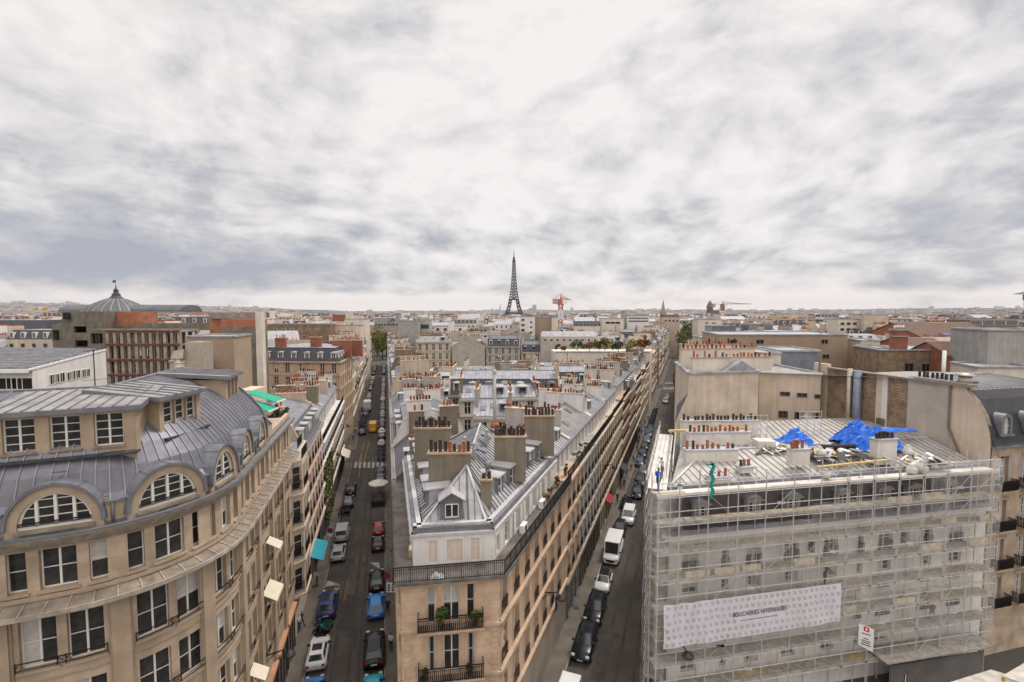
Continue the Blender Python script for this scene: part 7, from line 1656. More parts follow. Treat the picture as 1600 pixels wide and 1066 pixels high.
def gable(label, px0, px1, Y, yr, ye, depth, wm, rm, extra=()):
    xa, xb = PY(px0, 500, Y).x, PY(px1, 500, Y).x; ze, zr_ = PY(px0, ye, Y).z, PY(px0, yr, Y+depth/2).z; t = thing('building', label, 'building', ((xa+xb)/2, Y, 0)); w_ = (xb-xa)/2; b = MB()
    b.poly([(-w_, 0, 0), (w_, 0, 0), (w_, 0, ze), (-w_, 0, ze)]); b.poly([(w_, depth, 0), (-w_, depth, 0), (-w_, depth, ze), (w_, depth, ze)])
    for s in (-1, 1): q = [(s*w_, 0, 0), (s*w_, depth, 0), (s*w_, depth, ze), (s*w_, depth/2, zr_), (s*w_, 0, ze)]; b.poly(q if s > 0 else q[::-1])
    b.build('wall', wm, t); r = MB(); r.poly([(-w_-.3, -.4, ze-.1), (w_+.3, -.4, ze-.1), (w_+.3, depth/2, zr_+.1), (-w_-.3, depth/2, zr_+.1)]); r.poly([(w_+.3, depth+.4, ze-.1), (-w_-.3, depth+.4, ze-.1), (-w_-.3, depth/2, zr_+.1), (w_+.3, depth/2, zr_+.1)]); r.bar((-w_-.3, depth/2, zr_+.12), (w_+.3, depth/2, zr_+.12), .3, .2, 1)
    r.build('roof', [rm, creamB], t)
    for (f, g_, m_, s_) in extra:
        x = lerp(-w_, w_, f); y = depth/2*g_; z = lerp(ze, zr_, g_); sl_ = (zr_-ze)/(depth/2); k = MB(); k.hexa([(x-s_, y, z), (x+s_, y, z), (x+s_, y+s_*1.6, z+sl_*s_*1.6), (x-s_, y+s_*1.6, z+sl_*s_*1.6)], [(x-s_, y, z+.25), (x+s_, y, z+.25), (x+s_, y+s_*1.6, z+sl_*s_*1.6+.25), (x-s_, y+s_*1.6, z+sl_*s_*1.6+.25)]); k.build('skylight', m_, t)
    return t
purple = mat('skylight_violet', (.10, .05, .16), .3)
gable('large brown tiled roof with two violet skylights on the right skyline', 1447, 1575, 125, 505, 529, 22, brick, tile, ((.36, .15, purple, 1.1), (.6, .15, purple, 1.1)))
gable('brown tiled gable roof left of the grey concrete tower', 1428, 1492, 92, 529, 543, 10, brick, tile); tb_ = gable('red brick house with a white window and dark tiled roof', 1493, 1560, 70, 535, 560, 9, brick, tile, ((.62, .2, mat('skylight_green', (.05, .3, .2), .3), .6),))
on_face(tb_, Vector((tb_.location.x, 70, 0)), (0, 70), (10, 70), 1520, 581, 596, 1.7)
px_box('tall grey concrete tower at the right edge', 1546, 1640, 62, 517, 9, concreteG, ()); px_box('cream lower block in front of the grey concrete tower', 1532, 1620, 58, 575, 6, pale, ())
px_box('dark glazed building with pale fins on the right skyline', 1510, 1590, 160, 500, 12, concreteD, G1(1525, 1580, 4, 501, 508, 4.0))
# ================================================================ generic roofscape
def far_house(b, x, y, w_, d, h, rz, kind, rr, M, lod):        # M: material slots wall, roof, dark, pot, frame
    ca, sa = cos(rz), sin(rz); g0 = elev(x, y)-.0
    def T(p): return (x+p[0]*ca-p[1]*sa, y+p[0]*sa+p[1]*ca, g0+p[2])
    W_, RF, DK, PT, FR = M
    for q in (((-w_, -d), (w_, -d)), ((w_, -d), (w_, d)), ((w_, d), (-w_, d)), ((-w_, d), (-w_, -d))):
        a, c = q; b.poly([T((*a, 0)), T((*c, 0)), T((*c, h)), T((*a, h))], W_)
        if lod < 2 and (q[0][1] == -d and q[1][1] == -d or (q[0][0] == w_ and q[1][0] == w_ and x < 0) or (q[0][0] == -w_ and q[1][0] == -w_ and x > 0)):
            L = hypot(c[0]-a[0], c[1]-a[1]); n = max(1, int(L/2.7)); ux, uy = (c[0]-a[0])/L, (c[1]-a[1])/L; nx, ny = uy, -ux
            if rr.random() < .72:
                for fl in range(2 if lod else 5):
                    z = h-2.8-fl*3.1
                    if z < 2: break
                    for i in range(n):
                        u = (i+.5)*L/n
                        pts = [(a[0]+ux*(u+s)+nx*.06, a[1]+uy*(u+s)+ny*.06, zz) for s, zz in ((-.5, z), (.5, z), (.5, z+1.7), (-.5, z+1.7))]; b.poly([T(p) for p in pts], DK)
    top = h
    if kind == 0:
        b.poly([T((-w_, -d, h)), T((w_, -d, h)), T((w_, 0, h+d*.42)), T((-w_, 0, h+d*.42))], RF); b.poly([T((w_, d, h)), T((-w_, d, h)), T((-w_, 0, h+d*.42)), T((w_, 0, h+d*.42))], RF)
        for s in (-1, 1): b.poly([T((s*w_, -d, h)), T((s*w_, d, h)), T((s*w_, 0, h+d*.42))][::s], W_)
        top = h+d*.42
    elif kind == 1:
        i = 1.2; r_ = 2.6; o = [(-w_, -d), (w_, -d), (w_, d), (-w_, d)]; n_ = [(-w_+i, -d+i), (w_-i, -d+i), (w_-i, d-i), (-w_+i, d-i)]
        for k in range(4): b.poly([T((*o[k], h)), T((*o[(k+1) % 4], h)), T((*n_[(k+1) % 4], h+r_)), T((*n_[k], h+r_))], DK+3)
        b.poly([T((*p, h+r_)) for p in n_], RF); top = h+r_
        if lod < 2:
            nd_ = max(1, int(w_*2/3))
            for k in range(nd_): xx = -w_+(k+.5)*2*w_/nd_; c = [(xx-.55, -d+.1), (xx+.55, -d+.1), (xx+.55, -d+1.2), (xx-.55, -d+1.2)]; bl = [T((*p, h+.4)) for p in c]; tl = [T((*p, h+2)) for p in c]; b.hexa(bl, tl, FR)
            for k in range(nd_): xx = -w_+(k+.5)*2*w_/nd_; b.poly([T((xx-.35, -d+.05, h+.55)), T((xx+.35, -d+.05, h+.55)), T((xx+.35, -d+.05, h+1.8)), T((xx-.35, -d+.05, h+1.8))], DK)
    else:
        b.poly([T((-w_, -d, h-.4)), T((w_, -d, h-.4)), T((w_, d, h-.4)), T((-w_, d, h-.4))], RF); 
        for k in range(rr.randint(0, 2)):
            xx, yy, s = rr.uniform(-w_*.6, w_*.6), rr.uniform(-d*.4, d*.6), rr.uniform(.8, 2); c = [(xx-s, yy-s), (xx+s, yy-s), (xx+s, yy+s), (xx-s, yy+s)]; b.hexa([T((*p, h-.4)) for p in c], [T((*p, h+rr.uniform(1, 2.6))) for p in c], rr.choice([W_, FR, RF]))
    for s in (-1, 1):
        if rr.random() < .8:
            l = rr.uniform(1.2, min(4, d*.8)); yc = rr.uniform(-d+l, d-l); zt = top+rr.uniform(.4, 1.6); xx = s*(w_-.25); c = [(xx-.3, yc-l), (xx+.3, yc-l), (xx+.3, yc+l), (xx-.3, yc+l)]
            if rr.random() < .4: c = [(s*(w_-2*l)-.0, yc-.3), (s*w_, yc-.3), (s*w_, yc+.3), (s*(w_-2*l), yc+.3)]; c = c if s > 0 else [c[1], c[0], c[3], c[2]]
            b.hexa([T((*p, h-.5)) for p in c], [T((*p, zt)) for p in c], W_)
            if lod < 2:
                n = int(l*2/.5)
                for k in range(n):
                    f = (k+.5)/n; p0_, p1_ = Vector(c[0]).lerp(Vector(c[1]), .5), Vector(c[3]).lerp(Vector(c[2]), .5)
                    if c[1][0]-c[0][0] > 1: p0_, p1_ = Vector(c[0]).lerp(Vector(c[3]), .5), Vector(c[1]).lerp(Vector(c[2]), .5)
                    p = p0_.lerp(p1_, f)
                    if rr.random() < .8: r_ = .13; hh = rr.uniform(.4, .8); b.hexa([T((p.x+r_*a, p.y+r_*c_, zt)) for a, c_ in ((-1, -1), (1, -1), (1, 1), (-1, 1))], [T((p.x+r_*a, p.y+r_*c_, zt+hh)) for a, c_ in ((-1, -1), (1, -1), (1, 1), (-1, 1))], PT)
def blocked(x, y, m=8):
    if 100 < y < 312 and pl(y, -20.5).x-m < x < pr(y, -.95).x+11+m and not (x < pl(y, -9).x-13-m*0 and False): return True
    if y <= 100: return pl(y, -20).x-m < x < pr(y, 0).x+11+m
    if y < 430 and abs(x-pr(y, -6).x) < 24: return True
    if y < 430 and abs(x-pl(y, -4).x) < 26: return True
    if 312 < y < 330: return True
    return False
LM = [(-110, -20, 85, 135), (-62, -36, 104, 128), (-112, -40, 78, 112), (-60, -36, 55, 72), (35, 62, 84, 108), (18, 70, 60, 72), (50, 90, 60, 92), (56, 80, 180, 215), (2, 26, 195, 226), (-36, -18, 196, 226), (-95, -50, 160, 195), (-700, -380, 660, 800)]
def lm(x, y, m=7): return any(a-m < x < b_+m and c-m < y < d+m for a, b_, c, d in LM)
rr = random.Random(77); rows_ = 0; cnt = 0; FW = [creamA, creamB, creamC, pale, whiteW, creamD, concreteG]; FR_ = [zincL, zincM, zinc_old, zincL, concreteG, tile]
NR = {'render_cream': 'cream', 'render_beige': 'beige', 'render_greyish': 'greyish', 'render_pale': 'pale yellow', 'render_white': 'white', 'render_pink': 'pinkish', 'concrete_grey': 'grey'}
NRF = {'zinc_light': 'light zinc', 'zinc_mid': 'mid grey zinc', 'zinc_brownish': 'brownish zinc', 'concrete_grey': 'gravel', 'roof_tile_brown': 'brown tile'}
cells = []; Y = 96.
while Y < 1500:
    stp = 13 if Y < 400 else 16; xw = Y*1.12+15; x = -xw+rr.uniform(0, 8)
    while x < xw:
        w_ = rr.uniform(5, 9.5); cells.append((x+w_, Y+rr.uniform(-2, 2), w_, rr.uniform(4.5, 6.5))); x += 2*w_+(rr.uniform(0, 1) if rr.random() < .85 else rr.uniform(6, 14))
    Y += stp if rr.random() < .8 else stp+9
mass = MB(); MMs = [creamA, zincL, dark, terra, framew, slate]
cells.sort(key=lambda c: c[1]); wallset = [creamA, creamB, pale, whiteW, creamC]
mb_w = {}
def zone(x, y):
    px = 800+740*x/y; side = 'far left' if px < 250 else 'left' if px < 560 else 'middle left' if px < 760 else 'centre' if px < 900 else 'middle right' if px < 1080 else 'right' if px < 1330 else 'far right'
    return side, ('near' if y < 150 else 'middle distance' if y < 230 else 'distant')
seen = {}
nx_ = 0
for (x, y, w_, d) in cells:
    if blocked(x, y, w_) or lm(x, y): continue
    px = 800+740*x/y
    if px < -60 or px > 1660: continue
    wm = rr.choice(FW); rm_ = rr.choice(FR_ if rr.random() < .3 else FR_[:4]); kind = rr.choice([0, 0, 1, 1, 2]); h = rr.uniform(19, 25)+(rr.uniform(1, 5) if rr.random() < .12 else 0)
    if y < 130: h = rr.uniform(17, 22)
    rz = rr.choice([-.257, .35, 0, .1, -.12])+rr.uniform(-.05, .05)
    if nx_ < 205:
        nx_ += 1; b = MB(); far_house(b, 0, 0, w_, d, h, rz, kind, rr, (0, 1, 2, 3, 4), 0)
        sd, ds = zone(x, y); kn = ('pitched', 'mansard', 'flat')[kind]; base_l = f"{NR[wm.name]} house, {NRF[rm_.name]} {kn} roof, {sd} in the {ds} roofscape"; seen[base_l] = seen.get(base_l, 0)+1
        if seen[base_l] > 1: base_l = f"{NR[wm.name]} house, {NRF[rm_.name]} {kn} roof, {ORD[min(19, seen[base_l]-1)]} such one {sd} in {ds} roofscape"
        o = b.build('roofscape_house', [wm, rm_, glass, terra, framew, slate], None, (x, y, 0)); tag(o, base_l, 'house', 'houses of the roofscape beyond the near blocks')
    else:
        key = wm.name; mb_w.setdefault(key, (MB(), wm)); far_house(mb_w[key][0], x, y, w_, d, h, rz, kind, rr, (0, 1, 2, 3, 4), 1 if y < 650 else 2)
Y = 1500.
far = MB()
while Y < 7600:
    x = -Y*1.2
    while x < Y*1.2:
        w_ = rr.uniform(9, 24)*(1+Y/9000); hh = rr.uniform(13, 23)+(rr.uniform(8, 30) if rr.random() < .03 else 0)
        if abs(x-tx) > 120 or abs(Y-2000) > 160: g0 = elev(x, Y); mi = rr.choice([0, 0, 1, 2, 2, 3]); dd = rr.uniform(7, 15); far.box(x, x+w_*2, Y-dd, Y+dd, g0-3, g0+hh, mi); 
        if abs(x-tx) > 120 or abs(Y-2000) > 160: far.box(x+1, x+w_*2-1, Y-dd+1, Y+dd-1, g0+hh, g0+hh+rr.uniform(1, 4), rr.choice([4, 4, 5]))
        x += 2*w_+rr.uniform(0, 26)*(1+Y/6000)
    Y += 70+Y*.02
tag(far.build('distant_city', [creamA, creamC, pale, whiteW, zincM, slate]), None, kind='stuff')
for key, (b, wm) in mb_w.items(): tag(b.build('distant_roofscape', [wm, zincL, glass, terra, framew, slate]), None, kind='stuff')
# ---- trees
for i, (px, Y, h, r_, ms, lab) in enumerate(((597, 318, 18.5, 7, (leafY, leafG), 'autumn gold tree left of centre at the end of the left street'), (611, 320, 19, 7, (leafG, leafY), 'green and gold tree right of centre at the end of the left street'), (603, 340, 20, 8, (leafY, leafD), 'taller bronze tree behind the pair at the end of the left street'),
      (590, 345, 18, 7, (leafG, leafD), 'dark green tree at the left corner of the far crossing'), (616, 350, 18, 7, (leafD, leafG), 'dark tree at the right corner of the far crossing'))):
    tree(lab, PY(px, 500, Y).x, Y, 0, h, r_, ms, i+5, 1500, 'tree', 'trees at the end of the left street', .6, .3)
for i in range(12):
    Y = 212+i*15; c = 5.0+(i % 2)*2.2; v = pr(Y, c); tree(f"bright green street tree, {ORD[i]} in the row on the right street", v.x-4.2, v.y, 0, 19.5+i % 3*1.4, 5.4, (leafG, leafY if i % 3 == 0 else leafD), i+70, 1100, 'tree', 'street trees on the right street', .5, .3)
v = pr(148, -2.6); tree('yellow climbing plant on the house wall halfway down the right street', v.x, v.y, 2, 15, 1.0, (leafY, leafY), 90, 900, 'plant', None, .25, 0, 'climbing_plant')
for i, (px, y, w2, h, ms, lab) in enumerate(((877, 548, 1.1, 1.4, (leafR, leafR), 'smallest rust red shrub, leftmost in the roof garden'), (902, 548, 1.7, 2.2, (leafD, leafY), 'olive green shrub left of the orange one in the roof garden'), (921, 549, 1.7, 2.2, (leafR, leafR), 'bright orange red shrub in the roof garden'), (936, 548, 1.2, 2.1, (leafG, leafG), 'green shrub between the orange one and the tall gold one'), (945, 548, 1.6, 2.6, (leafY, leafY), 'tall golden shrub left of the gap in the roof garden'),
      (966, 549, 1.8, 2.3, (leafD, leafG), 'dark green shrub just right of the gap in the roof garden'), (985, 549, 1.9, 2.3, (leafY, leafG), 'yellow green shrub in the right half of the roof garden'), (1001, 548, 1.6, 2.2, (leafR, leafY), 'mixed red and gold shrub near the right end of the roof garden'), (1013, 548, 1.4, 2.8, (leafR, leafD), 'dark red shrub at the right end of the roof garden'))):
    p = PY(min(px, 1006), y, 151); tree(lab, p.x, p.y, p.z, h*1.75, w2*1.6, ms, 120+i, 520, 'shrub', 'roof garden shrubs', .26, .12, 'garden_shrub')
b = MB(); pa, pb = PY(866, 550, 150), PY(1014, 550, 150); b.hexa([(pa.x, -2, -pa.z), (pb.x, -2, -pa.z), (pb.x+4.6, 11, -pa.z), (pa.x, 11, -pa.z)], [(pa.x, -2, -.05), (pb.x, -2, -.05), (pb.x+4.6, 11, -.05), (pa.x, 11, -.05)], 0); b.box(pa.x, pb.x, -2.2, -2, -.05, .25, 1); tag(b.build('roof_terrace_building', [pale, zincM], None, (0, 151, pa.z)), 'cream building carrying the roof garden of autumn shrubs', 'building')
# ================================================================ vehicles
def paintm(n, c, r=.3): return mat('paint_'+n, c, r if n != 'black' else .22, 0, .03, 2, spec=.5 if n != 'black' else .28)
PC = {'black': (.012, .012, .014), 'white': (.72, .72, .70), 'silver': (.36, .36, .37), 'navy': (.012, .03, .14), 'blue': (.02, .20, .55), 'cyan': (.02, .36, .48), 'red': (.28, .02, .02), 'grey': (.10, .10, .11), 'yellow': (.72, .36, .02), 'brown': (.16, .09, .06)}
carglass = mat('car_glass', (.02, .023, .028), .08, 0, .05, 2, spec=.8); tyre = mat('tyre', (.02, .02, .02), .85); rim = mat('rim', (.4, .4, .4), .35, .6); lampw = mat('lamp_clear', (.6, .6, .6), .2); lampr = mat('lamp_red', (.3, .01, .01), .3); platem = mat('number_plate', (.62, .62, .58), .5); trimk = mat('trim_black', (.02, .02, .022), .6)
# type: L, W, belt profile (x from rear to front), greenhouse (x base rear, x top rear, x top front, x base front), H, top half-width
CT = {'hatch': (4.05, 1.76, [(0, .62), (.015, .9), (.10, .98), (.5, .95), (.70, .93), (.80, .86), (.95, .72), (1, .48)], (.03, .13, .48, .70), 1.47, .60),
      'suv': (4.55, 1.88, [(0, .66), (.012, 1.0), (.10, 1.1), (.5, 1.06), (.71, 1.04), (.80, .98), (.95, .86), (1, .55)], (.03, .12, .52, .72), 1.66, .64),
      'sedan': (4.75, 1.83, [(0, .62), (.015, .88), (.12, .97), (.3, .96), (.68, .93), (.78, .86), (.95, .7), (1, .48)], (.12, .27, .52, .71), 1.45, .58),
      'mini': (3.65, 1.68, [(0, .6), (.015, .88), (.10, .95), (.5, .93), (.72, .92), (.82, .84), (.95, .7), (1, .46)], (.03, .11, .55, .73), 1.43, .60),
      'minivan': (4.5, 1.86, [(0, .7), (.01, 1.05), (.08, 1.12), (.5, 1.1), (.76, 1.06), (.84, .96), (.96, .8), (1, .52)], (.012, .04, .62, .80), 1.83, .76),
      'van': (5.4, 2.05, [(0, .8), (.008, 1.3), (.06, 1.35), (.5, 1.35), (.82, 1.25), (.88, 1.08), (.97, .9), (1, .55)], (.008, .02, .74, .86), 2.45, .86)}
CM = {}
def car_meshes(ty, col, roofc=None, pano=False):
    key = (ty, col, roofc, pano)
    if key in CM: return CM[key]
    L, Wd, prof, (gb0, gt0, gt1, gb1), H, tw_ = CT[ty]; w_ = Wd/2; b = MB(); st = []
    xs_ = [0, .012, .04, .1, .2, .35, .5, .65, .75, .84, .92, .97, 1]
    for f in xs_:
        z = prof[-1][1]
        for (a, za), (c, zc_) in zip(prof, prof[1:]):
            if a <= f <= c: z = lerp(za, zc_, (f-a)/(c-a)); break
        e = 1 if .06 < f < .9 else .965 if .02 < f < .96 else .88 if 0 < f < 1 else .80
        x = (f-.5)*L; zb_ = .22 if .03 < f < .97 else .32; ww = w_*e
        st.append([(x, -ww*.9, zb_), (x, -ww, zb_+.2), (x, -ww*1.0, max(zb_+.25, z-.22)), (x, -ww*.94, z-.06), (x, -ww*.80, z), (x, 0, z+.03), (x, ww*.80, z), (x, ww*.94, z-.06), (x, ww*1.0, max(zb_+.25, z-.22)), (x, ww, zb_+.2), (x, ww*.9, zb_)])
    ids = [[b.vert(p) for p in s] for s in st]
    for a, c in zip(ids, ids[1:]):
        for k in range(10): b.f.append([a[k], a[k+1], c[k+1], c[k]]); b.m.append(0); b.sm.append(True)
        b.f.append([a[10], a[0], c[0], c[10]]); b.m.append(0); b.sm.append(False)
    b.f.append(ids[0][::-1]); b.m.append(0); b.sm.append(False); b.f.append(ids[-1]); b.m.append(0); b.sm.append(False)
    def bz_(f):
        for (a, za), (c, zc_) in zip(prof, prof[1:]):
            if a <= f <= c: return lerp(za, zc_, (f-a)/(c-a))
    X = lambda f: (f-.5)*L; wb = w_*.86; wt = w_*tw_*1.08; z0, z1 = bz_(gb0)-.03, bz_(gb1)-.03; rm = 1 if roofc else 0
    B4 = [(X(gb0), -wb, z0), (X(gb0), wb, z0), (X(gb1), wb, z1), (X(gb1), -wb, z1)]; T4 = [(X(gt0), -wt, H-.05), (X(gt0), wt, H-.05), (X(gt1), wt, H-.04), (X(gt1), -wt, H-.04)]
    for k in range(4): n = (k+1) % 4; b.poly([B4[k], B4[n], T4[n], T4[k]], 0)
    mid = [(X(lerp(gt0, gt1, .15)), -wt*.8, H), (X(lerp(gt0, gt1, .15)), wt*.8, H), (X(lerp(gt0, gt1, .88)), wt*.8, H), (X(lerp(gt0, gt1, .88)), -wt*.8, H)]; b.poly(mid, rm)
    for k in range(4): n = (k+1) % 4; b.poly([T4[k], T4[n], mid[n], mid[k]], rm, True)
    body = b.mesh('body', [paintm(col, PC[col]), paintm(roofc or col, PC[roofc or col])]); parts = [('body', body)]
    def pane(q, m0, m1, n0, n1, name, m=carglass, off=.012):
        a, c, d, e = [Vector(p) for p in q]; nrm = (c-a).cross(e-a).normalized()
        if nrm.dot(((a+c+d+e)/4)-Vector((0, 0, H*.6))) < 0: nrm = -nrm
        def P(u, v): return (a.lerp(c, u)).lerp(e.lerp(d, u), v)+nrm*off
        g_ = MB(); g_.poly([P(m0, n0), P(m1, n0), P(m1, n1), P(m0, n1)]); parts.append((name, g_.mesh(name, [m])))
    pane((B4[3], B4[2], T4[2], T4[3]), .07, .93, .08, .94, 'windscreen')
    if ty != 'van' : pane((B4[0], B4[1], T4[1], T4[0]), .1, .9, .25 if ty != 'sedan' else .1, .93, 'rear_window')
    for q in ((B4[0], B4[3], T4[3], T4[0]), (B4[1], B4[2], T4[2], T4[1])):
        if ty == 'van': pane(q, .74, .95, .30, .88, 'side_window')
        else: pane(q, .07, .50, .2, .88, 'side_window'); pane(q, .53, .93, .2, .88, 'side_window')
    if pano: g_ = MB(); f0, f1 = lerp(gt0, gt1, .3), lerp(gt0, gt1, .92); g_.poly([(X(f0), -wt*.72, H+.006), (X(f1), -wt*.72, H+.006), (X(f1), wt*.72, H+.006), (X(f0), wt*.72, H+.006)]); parts.append(('roof_glass', g_.mesh('roof_glass', [carglass])))
    for s in (-1, 1):
        m = MB(); m.box(L/2-.22, L/2-.02, min(s*w_*.52, s*w_*.84), max(s*w_*.52, s*w_*.84), bz_(.95)-.17, bz_(.95)-.02); parts.append(('headlight', m.mesh('headlight', [lampw])))
        m = MB(); m.box(-L/2-.005, -L/2+.12, min(s*w_*.58, s*w_*.86), max(s*w_*.58, s*w_*.86), bz_(.012)-.28, bz_(.012)-.06); parts.append(('tail_light', m.mesh('tail_light', [lampr])))
        m = MB(); xm = X(gb1)-.35; m.box(xm-.08, xm+.1, min(s*(w_*.88), s*(w_+.14)), max(s*(w_*.88), s*(w_+.14)), bz_(.7)+.02, bz_(.7)+.15); parts.append(('wing_mirror', m.mesh('wing_mirror', [trimk])))
    m = MB(); m.box(-L/2-.01, -L/2+.02, -.26, .26, .62, .74); parts.append(('number_plate', m.mesh('number_plate', [platem]))); m = MB(); m.box(L/2-.02, L/2+.012, -.26, .26, .38, .49); parts.append(('number_plate', m.mesh('number_plate', [platem])))
    m = MB(); m.box(L/2-.03, L/2+.008, -w_*.5, w_*.5, .5, bz_(.97)-.14); m.box(-L/2, -L/2+.03, -w_*.75, w_*.75, .3, .46); parts.append(('grille', m.mesh('grille', [trimk])))
    r = .33 if ty in ('hatch', 'mini', 'sedan') else .37
    for fx in (.18, .81):
        for s in (-1, 1):
            m = MB(); c = (X(fx), s*(w_-.21), r); m.tube(c, (c[0], s*(w_-.0), r), r, n=16, m=0); m.tube((c[0], s*(w_-.01), r), (c[0], s*(w_+.012), r), r*.62, n=12, m=1); parts.append(('wheel', m.mesh('wheel', [tyre, rim])))
    CM[key] = parts; return parts
def car(label, f, Y, c, ty, col, toward=False, roofc=None, pano=False, group=None, rot=0, cat='car', detail=True):
    v = f(Y, c); h = AL if f is pl else AR
    o = thing({'van': 'delivery_van', 'minivan': 'small_van'}.get(ty, 'parked_car'), label, cat, (v.x, v.y, .008 if c > -7.6 or f is pr else .008), h+(pi if toward else 0)+rot, group)
    for n_, me in car_meshes(ty, col, roofc, pano): link(n_, me, o)
    return o
car('white hatchback with a dark glass roof parked near the bottom of the left street', pl, 41.0, -6.55, 'hatch', 'white', pano=True)
car('bright blue car roof just showing at the bottom edge of the left street', pl, 36.3, -6.4, 'mini', 'blue')
car('navy blue car with a glass roof parked behind the green scooter', pl, 48.0, -6.5, 'suv', 'navy', pano=True)
car('silver hatchback parked behind the silver van on the left street', pl, 58.9, -6.5, 'hatch', 'silver')
car('boxy silver van parked ahead of the silver hatchback', pl, 64.2, -6.5, 'minivan', 'silver', cat='van')
car('bright blue hatchback parked on the right side of the left street', pl, 47.9, -1.5, 'hatch', 'blue')
car('black hatchback touching the bright blue one on the left street', pl, 52.6, -1.5, 'hatch', 'black')
car('large black car with roof bars at the bottom right of the left street', pl, 41.4, -1.5, 'suv', 'black')
car('turquoise car cut off by the bottom edge on the left street', pl, 36.6, -1.5, 'mini', 'cyan')
car('small black car parked below the red one', pl, 61.3, -1.5, 'mini', 'black')
car('small red car parked on the right of the left street', pl, 65.7, -1.5, 'mini', 'red')
car('black car just below the zebra crossing, nearer of the pair', pl, 85.5, -1.5, 'suv', 'black')
car('black car just below the zebra crossing, farther of the pair', pl, 90.4, -1.5, 'sedan', 'black')
car('black car parked alone at the left kerb before the side street', pl, 80.5, -6.5, 'suv', 'black')
car('dark grey car behind the lone black one at the left kerb', pl, 75.4, -6.5, 'hatch', 'grey')
car('yellow van driving in the middle of the left street', pl, 124, -3.9, 'van', 'yellow', cat='van')
car('navy car at the left kerb level with the yellow van', pl, 121, -6.6, 'sedan', 'navy')
colsC = ['silver', 'black', 'white', 'black', 'grey', 'black', 'silver', 'navy', 'black', 'black', 'white', 'grey', 'black', 'red', 'black', 'silver']
tys = ['hatch', 'suv', 'sedan', 'mini', 'hatch', 'suv']
Y = 110; i = 0
while Y < 282:
    if not 229 < Y < 238: car(f"{colsC[i % 16]} car, {ORD[i] if i < 20 else ORD[i-20]+' farthest'} above the zebra in the left street's right row", pl, Y, -1.5, tys[(i*5) % 6], colsC[i % 16], group='cars parked on the right of the left street'); i += 1
    Y += 5.2+random.random()*.9
Y = 142; i = 0
while Y < 280:
    if random.random() < .8 and not 229 < Y < 238: car(f"{colsC[(i*3+1) % 16]} car, {ORD[i]} past the yellow van at the left kerb", pl, Y, -6.6, tys[(i*7+2) % 6], colsC[(i*3+1) % 16], group='cars parked on the left of the left street'); i += 1
    Y += 6
o = thing('delivery_truck', 'white box truck with a brown lower body at the left kerb up the left street', 'truck', pl(150, -6.3), AL); b = MB(); b.box(-3, 1.4, -1.1, 1.1, .9, 3.3); b.build('box_body', whiteP, o); b = MB(); b.box(1.5, 3, -1.05, 1.05, .5, 2.3); b.box(-3, 1.5, -1, 1, .5, .9); b.build('cab', paintm('brown', PC['brown']), o)
for x in (-2, 2.2):
    for s in (-1, 1): b = MB(); b.tube((x, s*.8, .42), (x, s*1.1, .42), .42, n=12); b.build('wheel', tyre, o)
# right street, facing the camera
car('white van roof showing at the bottom edge of the right street', pr, 35.0, -8.7, 'minivan', 'white', True, cat='van')
car('long black car nearest the camera on the right street', pr, 42.2, -8.75, 'suv', 'black', True, pano=True)
car('black car between the nearest black one and the white black-roofed one', pr, 47.2, -8.75, 'suv', 'black', True, pano=True)
car('white car with a black roof on the right street', pr, 52.2, -8.75, 'mini', 'white', True, roofc='black', pano=True)
car('large white delivery van facing the camera on the right street', pr, 59.0, -8.7, 'van', 'white', True, cat='van')
car('dark car half hidden behind the large white van', pr, 65.5, -8.8, 'hatch', 'black', True)
car('small white van driving down the right street', pr, 69.5, -8.0, 'minivan', 'white', True, cat='van')
Y = 79; i = 0
while Y < 125:
    if f_ := True: car(f"dark car, {ORD[i]} beyond the small white van on the right street", pr, Y, -8.9+(1.2 if i < 3 else 0), ['hatch', 'suv', 'mini'][i % 3], ['black', 'black', 'grey', 'navy'][i % 4], True, group='dark cars up the right street'); i += 1
    Y += 5.6
car('silver off-road car driving towards the camera below the far crossing', pr, 163, -6.6, 'suv', 'silver', True); car('dark car right behind the silver off-road one', pr, 172, -6.4, 'hatch', 'grey', True)
Y = 212; i = 0
while Y < 300:
    car(f"white car, {ORD[i]} beyond the crossing at the right kerb of the right street", pr, Y, -4.3, ['hatch', 'suv'][i % 2], ['white', 'silver', 'white'][i % 3], True, group='pale cars beyond the crossing'); i += 1; Y += 6.5
